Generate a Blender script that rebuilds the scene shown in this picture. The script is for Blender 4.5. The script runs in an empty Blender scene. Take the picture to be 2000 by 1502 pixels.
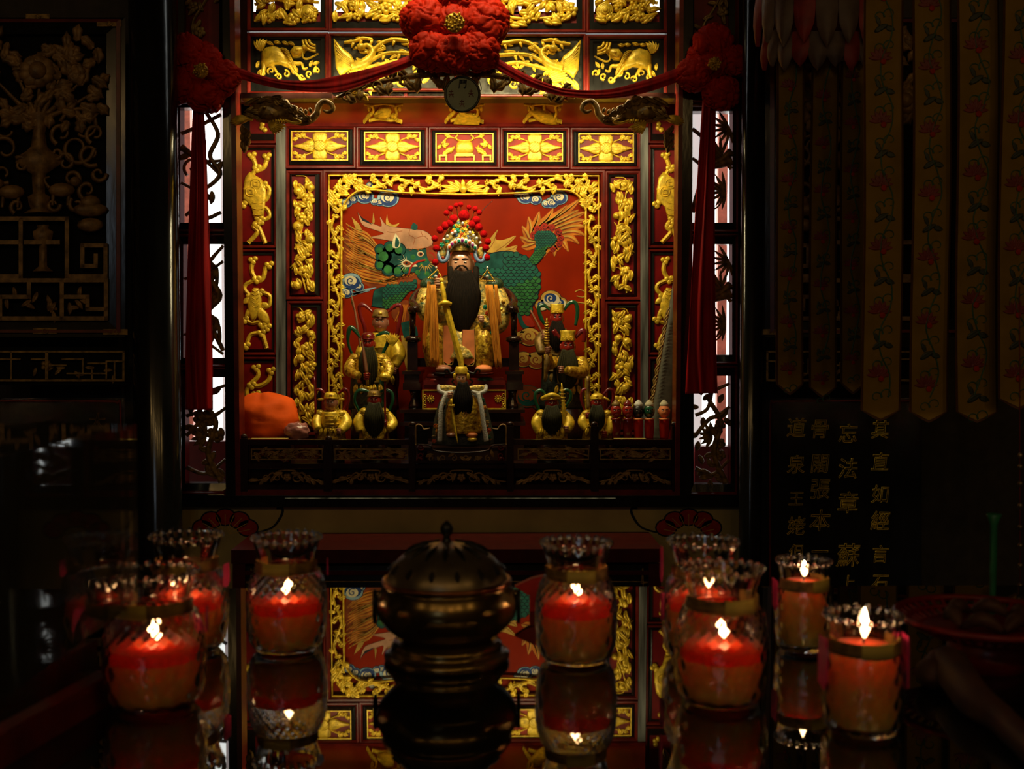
import bpy, math, random
from mathutils import Vector, noise as mnoise

# ---------------------------------------------------------------- camera
SC = bpy.context.scene
COL = SC.collection
IW, IH, FP = 2000.0, 1502.0, 2200.0           # picture size and focal length in pixels
YAW, PITCH = math.radians(1.0), math.radians(-2.2)
CAM = Vector((0.106, 0.0, 1.21))
FW = Vector((math.sin(YAW)*math.cos(PITCH), math.cos(YAW)*math.cos(PITCH), math.sin(PITCH)))
RT = Vector((math.cos(YAW), -math.sin(YAW), 0.0))
UP = RT.cross(FW)
cd = bpy.data.cameras.new('camera'); cam = bpy.data.objects.new('camera', cd); COL.objects.link(cam)
cam.location = CAM
cam.rotation_euler = (math.radians(90)+PITCH, 0.0, -YAW)
cd.sensor_width = 36.0; cd.lens = 36.0*FP/IW; cd.clip_start = 0.02
cd.dof.use_dof = True; cd.dof.focus_distance = 3.95; cd.dof.aperture_fstop = 8.0
SC.camera = cam
SC.view_settings.view_transform = 'Standard'; SC.view_settings.look = 'None'
SC.view_settings.gamma = 1.0; SC.view_settings.use_curve_mapping = False
SC.view_settings.exposure = 0.0
SC.cycles.sample_clamp_indirect = 8.0
# ---------------------------------------------------------------- world: bright overcast sky outside
wd = bpy.data.worlds.new('overcast_sky'); SC.world = wd; wd.use_nodes = True
bg = wd.node_tree.nodes['Background']; bg.inputs[0].default_value = (0.97, 1.0, 0.95, 1); bg.inputs[1].default_value = 3.0

def area_light(name, loc, target, sx, sy, power, col, spread=math.pi):
    d = bpy.data.lights.new(name, 'AREA'); d.shape = 'RECTANGLE'; d.size = sx; d.size_y = sy
    d.energy = power; d.color = col; d.spread = spread
    o = bpy.data.objects.new(name, d); COL.objects.link(o); o.location = loc
    o.rotation_euler = (Vector(target)-Vector(loc)).to_track_quat('-Z', 'Y').to_euler()
    return o
# fluorescent battens of the shrine (above the opening, and under the top carved row) and the daylit doorway behind the visitor
area_light('shrine_lamp', (0.0, 3.63, 2.035), (0.0, 4.15, 1.40), 1.25, 0.04, 15.5, (1.0, 0.84, 0.46))
area_light('cornice_lamp', (0.0, 3.24, 2.72), (0.0, 3.80, 2.14), 0.80, 0.05, 3.3, (1.0, 0.84, 0.45), math.radians(80))
area_light('doorway_daylight', (-0.9, -3.0, 2.3), (0.1, 3.6, 1.3), 0.7, 1.0, 3.0, (0.72, 0.86, 1.0))
def lantern(loc, power, rad=0.05):               # warm prayer lamps along the hall behind the visitor
    d = bpy.data.lights.new('hall_lamp', 'POINT'); d.energy = power; d.color = (1.0, 0.60, 0.20); d.shadow_soft_size = rad
    o = bpy.data.objects.new('hall_lamp', d); COL.objects.link(o); o.location = loc
for k, (x, y, z) in enumerate(((-1.9, -0.8, 2.7), (-1.1, -1.6, 2.9), (-0.35, -1.9, 2.9), (0.55, -1.9, 2.9), (1.3, -1.6, 2.9), (2.1, -0.8, 2.7))): lantern((x, y, z), 8.5)

# ---------------------------------------------------------------- helpers: picture pixel -> point on a plane
def ray(px, py):
    return FW + RT*((px-IW/2)/FP) + UP*((IH/2-py)/FP)
def pt(px, py, Y, h=0.0):                     # point on the vertical plane at distance Y, raised h towards the visitor
    d = ray(px, py); t = Y/d.y
    return Vector((CAM.x+d.x*t, Y-h, CAM.z+d.z*t))
def onz(px, py, z):                           # point on a horizontal surface at height z
    d = ray(px, py); t = (z-CAM.z)/d.z
    return Vector((CAM.x+d.x*t, d.y*t, z))
def PL(Y):
    return lambda px, py, h=0.0: pt(px, py, Y, h)
def PLR(pa, pb):                              # vertical plane through two floor points
    a, b = Vector(pa), Vector(pb); e = (b-a); n = Vector((e.y, -e.x, 0)).normalized()
    if n.y > 0: n = -n
    def M(px, py, h=0.0):
        d = ray(px, py); t = ((Vector((a.x, a.y, 0))-Vector((CAM.x, 0, 0))).dot(n))/d.dot(n)
        return Vector((CAM.x, 0, CAM.z))+d*t+n*h
    return M
def sc(Y): return Y/FP                        # metres per pixel at distance Y

# ---------------------------------------------------------------- materials
MATS = {}
def mat(name, col, rough=0.5, metal=0.0, var=0.15, scale=30.0, bump=0.0, bscale=None, spec=0.5, ior=1.5, emit=None, sss=0.0, stretch=None, sheen=0.0, coat=0.0, col2=None):
    m = bpy.data.materials.new(name); m.use_nodes = True
    nt = m.node_tree; b = nt.nodes['Principled BSDF']
    b.inputs['Roughness'].default_value = rough; b.inputs['Metallic'].default_value = metal
    b.inputs['Specular IOR Level'].default_value = spec; b.inputs['IOR'].default_value = ior
    if coat: b.inputs['Coat Weight'].default_value = coat; b.inputs['Coat Roughness'].default_value = 0.08
    if sheen: b.inputs['Sheen Weight'].default_value = sheen
    if sss:
        b.inputs['Subsurface Weight'].default_value = sss; b.inputs['Subsurface Radius'].default_value = (0.09, 0.026, 0.006); b.inputs['Subsurface Scale'].default_value = 1.0
    if emit: b.inputs['Emission Color'].default_value = (*emit[0], 1); b.inputs['Emission Strength'].default_value = emit[1]
    tc = nt.nodes.new('ShaderNodeTexCoord'); mp = nt.nodes.new('ShaderNodeMapping')
    nt.links.new(tc.outputs['Object'], mp.inputs['Vector'])
    if stretch: mp.inputs['Scale'].default_value = stretch
    nz = nt.nodes.new('ShaderNodeTexNoise'); nz.inputs['Scale'].default_value = scale; nz.inputs['Detail'].default_value = 4
    nt.links.new(mp.outputs['Vector'], nz.inputs['Vector'])
    mx = nt.nodes.new('ShaderNodeMix'); mx.data_type = 'RGBA'
    c2 = col2 if col2 else tuple(c*(1-var*2) for c in col); c1 = tuple(min(1, c*(1+var)) for c in col)
    mx.inputs['A'].default_value = (*c2, 1); mx.inputs['B'].default_value = (*c1, 1)
    rp = nt.nodes.new('ShaderNodeMapRange'); rp.inputs['From Min'].default_value = 0.3; rp.inputs['From Max'].default_value = 0.7
    nt.links.new(nz.outputs['Fac'], rp.inputs['Value']); nt.links.new(rp.outputs['Result'], mx.inputs['Factor'])
    nt.links.new(mx.outputs['Result'], b.inputs['Base Color'])
    if bump:
        n2 = nt.nodes.new('ShaderNodeTexNoise'); n2.inputs['Scale'].default_value = bscale or scale*2; n2.inputs['Detail'].default_value = 3
        nt.links.new(mp.outputs['Vector'], n2.inputs['Vector'])
        bp = nt.nodes.new('ShaderNodeBump'); bp.inputs['Strength'].default_value = bump; bp.inputs['Distance'].default_value = 0.004
        nt.links.new(n2.outputs['Fac'], bp.inputs['Height']); nt.links.new(bp.outputs['Normal'], b.inputs['Normal'])
    MATS[name] = m
    return m
def glassmat(name, col, rough=0.02, ior=1.45):
    m = bpy.data.materials.new(name); m.use_nodes = True
    b = m.node_tree.nodes['Principled BSDF']
    b.inputs['Base Color'].default_value = (*col, 1); b.inputs['Transmission Weight'].default_value = 1.0
    b.inputs['Roughness'].default_value = rough; b.inputs['IOR'].default_value = ior
    MATS[name] = m; return m
def thinmat(name, col, clear=0.85, haze=(0.5, 0.5, 0.45)):
    """thin clear sheet: mostly transparent, fresnel gloss, a little milky scatter"""
    m = bpy.data.materials.new(name); m.use_nodes = True; nt = m.node_tree
    for n in list(nt.nodes): nt.nodes.remove(n)
    o = nt.nodes.new('ShaderNodeOutputMaterial'); t = nt.nodes.new('ShaderNodeBsdfTransparent'); t.inputs[0].default_value = (*col, 1)
    d = nt.nodes.new('ShaderNodeBsdfDiffuse'); d.inputs[0].default_value = (*haze, 1)
    g = nt.nodes.new('ShaderNodeBsdfGlossy'); g.inputs['Roughness'].default_value = 0.03
    f = nt.nodes.new('ShaderNodeFresnel'); f.inputs[0].default_value = 1.45
    a = nt.nodes.new('ShaderNodeMixShader'); a.inputs[0].default_value = 1-clear
    nt.links.new(t.outputs[0], a.inputs[1]); nt.links.new(d.outputs[0], a.inputs[2])
    c = nt.nodes.new('ShaderNodeMixShader'); nt.links.new(f.outputs[0], c.inputs[0]); nt.links.new(a.outputs[0], c.inputs[1]); nt.links.new(g.outputs[0], c.inputs[2])
    nt.links.new(c.outputs[0], o.inputs[0]); MATS[name] = m; return m

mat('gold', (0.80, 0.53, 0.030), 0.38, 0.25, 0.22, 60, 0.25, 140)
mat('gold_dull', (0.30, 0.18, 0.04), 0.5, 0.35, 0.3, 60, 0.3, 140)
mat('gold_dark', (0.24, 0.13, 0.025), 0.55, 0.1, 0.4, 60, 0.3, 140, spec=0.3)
mat('gold_glaze', (0.74, 0.48, 0.035), 0.26, 0.4, 0.3, 70, 1.0, 95, col2=(0.20, 0.075, 0.010))
mat('wood_gilt', (0.29, 0.165, 0.05), 0.5, 0.15, 0.3, 40, 0.3, 120)
mat('red_lacquer', (0.13, 0.009, 0.005), 0.32, 0.0, 0.25, 20, 0.06, 60, spec=0.3)
mat('red_panel', (0.16, 0.003, 0.003), 0.42, 0.0, 0.2, 15, spec=0.25)
mat('red_frieze', (0.42, 0.040, 0.012), 0.4, 0.0, 0.15, 8, spec=0.35, stretch=(1, 1, 0.2))
mat('mural_red', (0.235, 0.014, 0.0008), 0.5, 0.0, 0.15, 5, spec=0.06)
mat('black_lacquer', (0.009, 0.009, 0.008), 0.16, 0.0, 0.3, 20, 0.12, 35, stretch=(1, 1, 0.25))
mat('black_glare', (0.15, 0.155, 0.14), 0.28, 0.0, 0.5, 40, 0.2, 60, stretch=(1, 1, 0.08))  # black lacquer lightened to grey: its glare is put into the colour
mat('dark_wood', (0.020, 0.006, 0.004), 0.25, 0.0, 0.3, 15, 0.05, 30, spec=0.35, stretch=(1, 1, 0.2))
mat('throne_wood', (0.022, 0.009, 0.006), 0.16, 0.0, 0.3, 15, coat=0.2)
mat('red_cloth', (0.44, 0.014, 0.001), 0.6, 0.0, 0.15, 25, spec=0.12)
mat('red_satin', (0.36, 0.003, 0.003), 0.65, 0.0, 0.25, 18, 0.1, 60, spec=0.2, stretch=(3, 3, 0.3))
mat('pompom_red', (0.42, 0.002, 0.004), 0.95, 0.0, 0.2, 200, 0.8, 500, spec=0.1)
mat('orange_cloth', (0.92, 0.11, 0.004), 0.75, 0.0, 0.12, 8, 0.3, 40, spec=0.2)
mat('orange_tassel', (0.88, 0.29, 0.008), 0.7, 0.0, 0.25, 90, 0.6, 300, stretch=(4, 4, 0.15))
mat('salmon_cloth', (0.82, 0.25, 0.075), 0.7, 0.0, 0.1, 30)
mat('skin', (0.58, 0.29, 0.17), 0.25, 0.0, 0.06, 20, coat=0.3)
mat('skin_brown', (0.36, 0.14, 0.08), 0.25, 0.0, 0.1, 20, coat=0.3)
mat('skin_red', (0.30, 0.020, 0.012), 0.2, 0.0, 0.1, 20, coat=0.3)
mat('beard', (0.014, 0.008, 0.004), 0.7, 0.0, 0.5, 120, 0.6, 200, spec=0.15, stretch=(6, 6, 0.1))
mat('beard_green', (0.035, 0.030, 0.006), 0.6, 0.0, 0.5, 120, 0.6, 200, spec=0.2, stretch=(6, 6, 0.1))
mat('hair_black', (0.01, 0.008, 0.007), 0.35)
mat('ink', (0.012, 0.010, 0.010), 0.4)
mat('white', (0.72, 0.70, 0.62), 0.5)
mat('fur_white', (0.62, 0.60, 0.54), 0.9, 0.0, 0.15, 200, 0.9, 300)
mat('pearl', (0.75, 0.74, 0.68), 0.08, 0.3)
mat('lip', (0.30, 0.03, 0.02), 0.3)
mat('jewel_green', (0.01, 0.22, 0.12), 0.1); mat('jewel_purple', (0.22, 0.01, 0.16), 0.1); mat('jewel_red', (0.5, 0.06, 0.01), 0.1); mat('jewel_blue', (0.12, 0.2, 0.35), 0.2)
mat('robe_green', (0.03, 0.075, 0.035), 0.4, 0.0, 0.4, 120, 0.5, 160)
mat('robe_dark', (0.03, 0.035, 0.025), 0.5, 0.0, 0.4, 90, 0.4, 160)
mat('ribbon_green', (0.012, 0.07, 0.03), 0.15, coat=0.4)
mat('ribbon_red', (0.17, 0.012, 0.012), 0.15, coat=0.4)
mat('embroid', (0.62, 0.40, 0.07), 0.45, 0.2, 0.6, 75, 1.0, 110, col2=(0.02, 0.08, 0.04))
mat('p_green', (0.028, 0.15, 0.040), 0.5, 0.0, 0.25, 40, spec=0.15); mat('p_teal', (0.010, 0.075, 0.065), 0.5, 0.0, 0.3, 25, spec=0.15); mat('p_dark', (0.008, 0.012, 0.018), 0.5, spec=0.15)
mat('p_orange', (0.50, 0.15, 0.012), 0.5, 0.0, 0.2, 20, spec=0.15); mat('p_brown', (0.22, 0.045, 0.010), 0.5, 0.0, 0.2, 20, spec=0.15); mat('p_ochre', (0.48, 0.28, 0.05), 0.5, 0.0, 0.2, 20, spec=0.15)
mat('p_pink', (0.46, 0.24, 0.14), 0.5, 0.0, 0.25, 15, spec=0.15); mat('p_cream', (0.62, 0.55, 0.36), 0.5, spec=0.15); mat('p_blue', (0.015, 0.045, 0.17), 0.5, 0.0, 0.2, 30, spec=0.15); mat('p_sky', (0.22, 0.34, 0.42), 0.5, 0.0, 0.2, 30, spec=0.15); mat('p_red', (0.33, 0.02, 0.008), 0.5, spec=0.15)
mat('cream_wall', (0.38, 0.29, 0.10), 0.6, 0.0, 0.15, 6)
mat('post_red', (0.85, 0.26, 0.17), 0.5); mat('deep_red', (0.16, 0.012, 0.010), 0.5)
mat('plaster_dark', (0.045, 0.035, 0.025), 0.8); mat('floor_stone', (0.08, 0.06, 0.05), 0.4, 0.0, 0.3, 4)
mat('table_glass', (0.004, 0.005, 0.004), 0.015, 0.0, 0.0, 5, spec=0.85, ior=1.65)
mat('bronze', (0.16, 0.105, 0.035), 0.24, 0.85, 0.4, 12, 0.06, 30)
mat('bronze_rust', (0.26, 0.09, 0.03), 0.3, 0.8, 0.35, 14)
mat('bronze_dark', (0.012, 0.012, 0.009), 0.35, 0.5)
mat('wax_red', (0.85, 0.05, 0.008), 0.4, 0.0, 0.08, 20, sss=1.0)
mat('wax_orange', (0.80, 0.36, 0.07), 0.4, 0.0, 0.08, 20, sss=1.0)
mat('wick', (0.02, 0.015, 0.01), 0.9); mat('flame', (1, 0.6, 0.2), 0.5, emit=((1.0, 0.58, 0.26), 85.0))
mat('paper_yellow', (0.42, 0.30, 0.05), 0.7, 0.0, 0.1, 30); mat('paper_print', (0.16, 0.07, 0.03), 0.7); mat('paper_pink', (0.55, 0.01, 0.12), 0.7); mat('paper_red', (0.42, 0.006, 0.006), 0.6)
mat('plastic_red', (0.13, 0.004, 0.003), 0.35, spec=0.25); mat('plastic_green', (0.012, 0.12, 0.05), 0.4)
mat('banner_satin', (0.40, 0.24, 0.035), 0.5, 0.0, 0.12, 12, 0.1, 80); mat('banner_edge', (0.13, 0.05, 0.015), 0.6); mat('thread_green', (0.015, 0.075, 0.035), 0.5); mat('thread_red', (0.16, 0.012, 0.012), 0.5); mat('thread_dark', (0.02, 0.03, 0.02), 0.5)
mat('petal_pale', (0.13, 0.085, 0.06), 0.6, 0.0, 0.2, 20); mat('petal_red', (0.26, 0.02, 0.015), 0.6, 0.0, 0.2, 20)
mat('mirror_glass', (0.060, 0.075, 0.028), 0.25, 0.3, 0.2, 10); mat('metal_dark', (0.05, 0.05, 0.04), 0.3, 0.8)
mat('plastic_bag', (0.42, 0.16, 0.13), 0.25, 0.0, 0.2, 30, 0.4, 40); mat('flag_cloth', (0.10, 0.09, 0.055), 0.7, 0.0, 0.2, 30)
mat('wood_brown', (0.20, 0.075, 0.03), 0.5, 0.0, 0.3, 12); mat('silver_lacquer', (0.045, 0.043, 0.034), 0.2, 0.1, 0.4, 40, 0.2, 70)
mat('red_ground', (0.30, 0.020, 0.007), 0.45, spec=0.2); mat('p_teal_light', (0.012, 0.095, 0.070), 0.5, spec=0.15); mat('red_dark', (0.055, 0.003, 0.002), 0.4, spec=0.2); mat('black_matte', (0.005, 0.005, 0.004), 0.7, spec=0.1); mat('wood_dim', (0.060, 0.024, 0.012), 0.6, 0.0, 0.3, 12, spec=0.2); mat('bronze_lid', (0.26, 0.20, 0.12), 0.34, 0.8, 0.4, 14, 0.06, 30)
glassmat('jar_glass', (0.96, 0.94, 0.90)); thinmat('acrylic', (0.96, 0.96, 0.93), 0.93)

# ---------------------------------------------------------------- mesh collector
class MB:
    def __init__(s): s.v = []; s.f = []; s.sm = []
    def add(s, vs, fs, smooth=True):
        k = len(s.v); s.v += [tuple(v) for v in vs]; s.f += [tuple(i+k for i in f) for f in fs]; s.sm += [smooth]*len(fs)
        return s
    def build(s, name, m, parent=None, label=None):
        off = Vector((0, 0, 0))
        o = bpy.data.objects.new(name, None if not s.v else bpy.data.meshes.new(name))
        if parent is not None:
            p = parent
            while p is not None: off += p.location; p = p.parent
        elif s.v:
            xs = [v[0] for v in s.v]; ys = [v[1] for v in s.v]; zs = [v[2] for v in s.v]
            off = Vector(((min(xs)+max(xs))/2, (min(ys)+max(ys))/2, min(zs))); o.location = off
        me = o.data
        me.from_pydata([(v[0]-off.x, v[1]-off.y, v[2]-off.z) for v in s.v], [], s.f)
        me.polygons.foreach_set('use_smooth', s.sm); me.update()
        me.materials.append(MATS[m]); COL.objects.link(o)
        if parent is not None: o.parent = parent
        if label: o['label'] = label
        return o
def tag(o, label, cat, group=None):
    o['label'] = label; o['category'] = cat
    if group: o['group'] = group
    return o
def struct(o, kind='structure'):
    o['kind'] = kind; return o
def thing(name, label, cat, loc, group=None):
    o = bpy.data.objects.new(name, None); COL.objects.link(o); o.location = Vector(loc); o.empty_display_size = 0.05
    return tag(o, label, cat, group)

# ---------------------------------------------------------------- shapes
def box(mb, x0, x1, y0, y1, z0, z1):
    v = [(x0,y0,z0),(x1,y0,z0),(x1,y1,z0),(x0,y1,z0),(x0,y0,z1),(x1,y0,z1),(x1,y1,z1),(x0,y1,z1)]
    return mb.add(v, [(3,2,1,0),(4,5,6,7),(0,1,5,4),(1,2,6,5),(2,3,7,6),(3,0,4,7)], False)
def pbox(mb, M, x0, y0, x1, y1, h0, h1):       # a box given by picture corners on plane M, between heights h0 (back) and h1 (front)
    c = [(x0,y1),(x1,y1),(x1,y0),(x0,y0)]
    v = [M(a, b, h0) for a, b in c]+[M(a, b, h1) for a, b in c]
    return mb.add(v, [(3,2,1,0),(4,5,6,7),(0,1,5,4),(1,2,6,5),(2,3,7,6),(3,0,4,7)], False)
def ring(mb, M, o, i, ho, hi, back=None):      # picture-frame ring from outer rectangle (height ho) to inner (height hi)
    def cs(r): return [(r[0],r[3]),(r[2],r[3]),(r[2],r[1]),(r[0],r[1])]
    hb = min(ho, hi)-0.02 if back is None else back
    v = [M(a,b,ho) for a,b in cs(o)]+[M(a,b,hi) for a,b in cs(i)]+[M(a,b,hb) for a,b in cs(o)]+[M(a,b,hb) for a,b in cs(i)]
    f = []
    for k in range(4):
        n = (k+1)%4; f += [(k,n,4+n,4+k),(8+k,8+n,n,k),(4+k,4+n,12+n,12+k)]
    return mb.add(v, f, False)
def moulding(mb, M, o, w, h):                  # rounded red moulding strip around rectangle o, width w px
    a = o
    for q, (d0, d1, h0, h1) in enumerate(((0, 0.2, h*0.6, h), (0.2, 0.55, h, h), (0.55, 1.0, h, h*0.45))):
        r0 = (a[0]+w*d0, a[1]+w*d0, a[2]-w*d0, a[3]-w*d0); r1 = (a[0]+w*d1, a[1]+w*d1, a[2]-w*d1, a[3]-w*d1)
        ring(mb, M, r0, r1, h0, h1, back=-0.012)
def cr(pts, n=6):                              # Catmull-Rom through points of any dimension
    P = [tuple(p) for p in pts]
    if len(P) < 3: 
        a, b = P[0], P[-1]; return [tuple(a[k]+(b[k]-a[k])*t/n for k in range(len(a))) for t in range(n+1)]
    out = []
    for i in range(len(P)-1):
        p0 = P[max(i-1,0)]; p1 = P[i]; p2 = P[i+1]; p3 = P[min(i+2,len(P)-1)]
        for t in range(n):
            u = t/n
            out.append(tuple(0.5*((2*p1[k])+(-p0[k]+p2[k])*u+(2*p0[k]-5*p1[k]+4*p2[k]-p3[k])*u*u+(-p0[k]+3*p1[k]-3*p2[k]+p3[k])*u**3) for k in range(len(p1))))
    out.append(P[-1]); return out
def stroke(mb, M, pts, w, h, base=0.0, n=6, flat=False):
    """carved strip along picture points; w = width(s) in px, h = relief height"""
    if not isinstance(w, (list, tuple)): w = [w]*len(pts)
    if len(w) != len(pts): w = [w[min(int(round(i*(len(w)-1)/max(1,len(pts)-1))), len(w)-1)] for i in range(len(pts))]
    S = cr([(p[0], p[1], ww) for p, ww in zip(pts, w)], n)
    prof = ((-1, 0), (1, 0)) if flat else ((-1, 0), (-0.75, 0.75), (0, 1), (0.75, 0.75), (1, 0))
    vs = []; m = len(prof)
    for i, (x, y, ww) in enumerate(S):
        a = S[max(i-1,0)]; b = S[min(i+1,len(S)-1)]
        dx, dy = b[0]-a[0], b[1]-a[1]; L = math.hypot(dx, dy) or 1; nx, ny = -dy/L, dx/L
        ww = max(ww, 0.05)/2; hh = h*min(1.0, 0.35+ww/max(max(w)/2, 0.1)*0.65)
        for (u, q) in prof: vs.append(M(x+nx*ww*u, y+ny*ww*u, base+(h if flat else hh*q)))
    fs = []
    for i in range(len(S)-1):
        for k in range(m-1): fs.append((i*m+k, i*m+k+1, (i+1)*m+k+1, (i+1)*m+k))
    if not flat: fs += [tuple(range(m)), tuple(reversed(range((len(S)-1)*m, len(S)*m)))]
    return mb.add(vs, fs, not flat)
def dome(mb, M, out, h, base=0.0, edge=0.62, c=None, smooth=True):
    """puffy relief over a star-shaped outline"""
    n = len(out); cx = sum(p[0] for p in out)/n if c is None else c[0]; cy = sum(p[1] for p in out)/n if c is None else c[1]
    vs = []
    for s, q in ((1.0, 0.0), (0.98, edge), (0.80, 0.5+0.5*max(edge, .66)), (0.4, 0.97)):
        vs += [M(cx+(x-cx)*s, cy+(y-cy)*s, base+h*q) for x, y in out]
    vs.append(M(cx, cy, base+h)); fs = []
    for r in range(3):
        for k in range(n): fs.append((r*n+k, r*n+(k+1)%n, (r+1)*n+(k+1)%n, (r+1)*n+k))
    fs += [(3*n+k, 3*n+(k+1)%n, 4*n) for k in range(n)]
    return mb.add(vs, fs, smooth)
def slab(mb, M, out, h, base=0.0):             # flat cut-out with thickness
    n = len(out); vs = [M(x, y, base) for x, y in out]+[M(x, y, base+h) for x, y in out]
    return mb.add(vs, [tuple(range(n, 2*n))]+[(k, (k+1)%n, n+(k+1)%n, n+k) for k in range(n)], False)
def circ(cx, cy, r, n=12, ry=None, a0=0.0):
    ry = r if ry is None else ry
    return [(cx+r*math.cos(a0+2*math.pi*k/n), cy+ry*math.sin(a0+2*math.pi*k/n)) for k in range(n)]
def leafpts(x, y, ang, L, W, bend=0.0, n=6, lobes=0):
    a = []; b = []
    for k in range(n+1):
        t = k/n; w = W*math.sin(math.pi*min(1, t*0.92+0.08))**0.8*0.5
        if lobes: w *= 1+0.25*math.sin(t*lobes*2*math.pi)
        th = ang+bend*t; px = x+L*t*math.cos(ang+bend*t*0.5); py = y+L*t*math.sin(ang+bend*t*0.5)
        a.append((px-math.sin(th)*w, py+math.cos(th)*w)); b.append((px+math.sin(th)*w, py-math.cos(th)*w))
    return a+b[::-1][1:]
def leaf(mb, M, x, y, ang, L, W, h, bend=0.0, base=0.0, lobes=0):
    """carved leaf: steep rim, two raised halves and a sunk midrib"""
    n = 6; P = leafpts(x, y, ang, L, W, bend, n, lobes); A = P[:n+1]; B = [P[-k] if k else P[0] for k in range(n+1)]
    B = [None]*(n+1)
    for k in range(n): B[k] = P[-1-k]
    B[n] = P[n]
    vs = []
    for k in range(n+1):
        (ax, ay), (bx, by) = A[k], B[k]; cx, cy = (ax+bx)/2, (ay+by)/2; f = 0.55+0.45*math.sin(math.pi*k/n)
        for u, q in ((1, 0), (.96, .55), (.5, 1.0), (.08, .62), (-.08, .62), (-.5, 1.0), (-.96, .55), (-1, 0)):
            vs.append(M(cx+(ax-cx)*u, cy+(ay-cy)*u, base+h*q*f))
    fs = [(k*8+i, k*8+i+1, (k+1)*8+i+1, (k+1)*8+i) for k in range(n) for i in range(7)]
    fs.append(tuple(range(8)))
    return mb.add(vs, fs)
def blossom(mb, M, x, y, r, h, n=5, a0=0.3, base=0.0):
    for k in range(n):
        a = a0+2*math.pi*k/n
        dome(mb, M, circ(x+r*.58*math.cos(a), y+r*.58*math.sin(a), r*.50, 10), h*0.7, base, 0.5)
    dome(mb, M, circ(x, y, r*.34, 10), h*0.5, base+h*0.5, 0.5)
def spiral(mb, M, cx, cy, r0, r1, a0, turns, w, h, base=0.0, n=14):
    pts = []; ws = []
    for k in range(n+1):
        t = k/n; a = a0+turns*2*math.pi*t; r = r0+(r1-r0)*t
        pts.append((cx+r*math.cos(a), cy+r*math.sin(a))); ws.append(w*(1-0.45*t))
    return stroke(mb, M, pts, ws, h, base, 2)
def ell(mb, c, rx, ry, rz, nu=14, nv=9, disp=None):
    vs = []; fs = []
    for j in range(nv+1):
        ph = math.pi*j/nv
        for i in range(nu):
            th = 2*math.pi*i/nu; d = Vector((math.sin(ph)*math.cos(th), math.sin(ph)*math.sin(th), math.cos(ph)))
            k = 1.0 if disp is None else disp(d)
            vs.append((c[0]+rx*d.x*k, c[1]+ry*d.y*k, c[2]+rz*d.z*k))
    for j in range(nv):
        for i in range(nu): fs.append((j*nu+i, (j+1)*nu+i, (j+1)*nu+(i+1)%nu, j*nu+(i+1)%nu))
    return mb.add(vs, fs)
def pell(mb, px, py, Y, rx, rz, ry=None, **k):   # ellipsoid by picture centre, radii rx, rz in px, ry in px too
    s = sc(Y); ry = min(rx, rz) if ry is None else ry
    return ell(mb, pt(px, py, Y), rx*s, ry*s, rz*s, **k)
def tube(mb, pts, r, n=8, seg=5, closed=False, flat=1.0):
    if not isinstance(r, (list, tuple)): r = [r]*len(pts)
    if len(r) != len(pts): r = [r[0]+(r[-1]-r[0])*i/(len(pts)-1) for i in range(len(pts))]
    S = cr([(*p, q) for p, q in zip(pts, r)], seg) if len(pts) > 2 or seg > 1 else [(*p, q) for p, q in zip(pts, r)]
    if closed: S = S[:-1]
    vs = []; fs = []; up = Vector((0.13, -0.9, 0.4)).normalized(); N = len(S)
    for i, s in enumerate(S):
        a = S[(i-1)%N] if closed else S[max(i-1,0)]; b = S[(i+1)%N] if closed else S[min(i+1,N-1)]
        t = Vector((b[0]-a[0], b[1]-a[1], b[2]-a[2])); t = t.normalized() if t.length > 1e-9 else Vector((0,0,1))
        u = up-t*up.dot(t); u = u.normalized() if u.length > 1e-4 else t.orthogonal().normalized(); w = t.cross(u); up = u
        for k in range(n):
            g = 2*math.pi*k/n; vs.append(Vector(s[:3])+(u*math.cos(g)*flat+w*math.sin(g))*max(s[3], 1e-4))
    for i in range(N if closed else N-1):
        j = (i+1)%N
        for k in range(n): fs.append((i*n+k, i*n+(k+1)%n, j*n+(k+1)%n, j*n+k))
    if not closed: fs += [tuple(reversed(range(n))), tuple(range((N-1)*n, N*n))]
    return mb.add(vs, fs)
def ptube(mb, pts, r, n=8, seg=5, **k):         # tube by (px, py, Y) points and radii in px
    P = [pt(*p) for p in pts]
    if not isinstance(r, (list, tuple)): r = [r]*len(pts)
    if len(r) != len(pts): r = [r[0]+(r[-1]-r[0])*i/(len(pts)-1) for i in range(len(pts))]
    return tube(mb, P, [q*sc(p[2]) for q, p in zip(r, pts)], n, seg, **k)
def lathe(mb, c, prof, n=28, disp=None, cap=True):   # prof: (radius, z) from the bottom up, about the vertical at c
    vs = []; fs = []
    for r, z in prof:
        for k in range(n):
            a = 2*math.pi*k/n; rr = r*(disp(a, z) if disp else 1); vs.append((c[0]+rr*math.cos(a), c[1]+rr*math.sin(a), c[2]+z))
    for j in range(len(prof)-1):
        for k in range(n): fs.append((j*n+k, j*n+(k+1)%n, (j+1)*n+(k+1)%n, (j+1)*n+k))
    if cap: fs += [tuple(reversed(range(n))), tuple(range((len(prof)-1)*n, len(prof)*n))]
    return mb.add(vs, fs)
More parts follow.
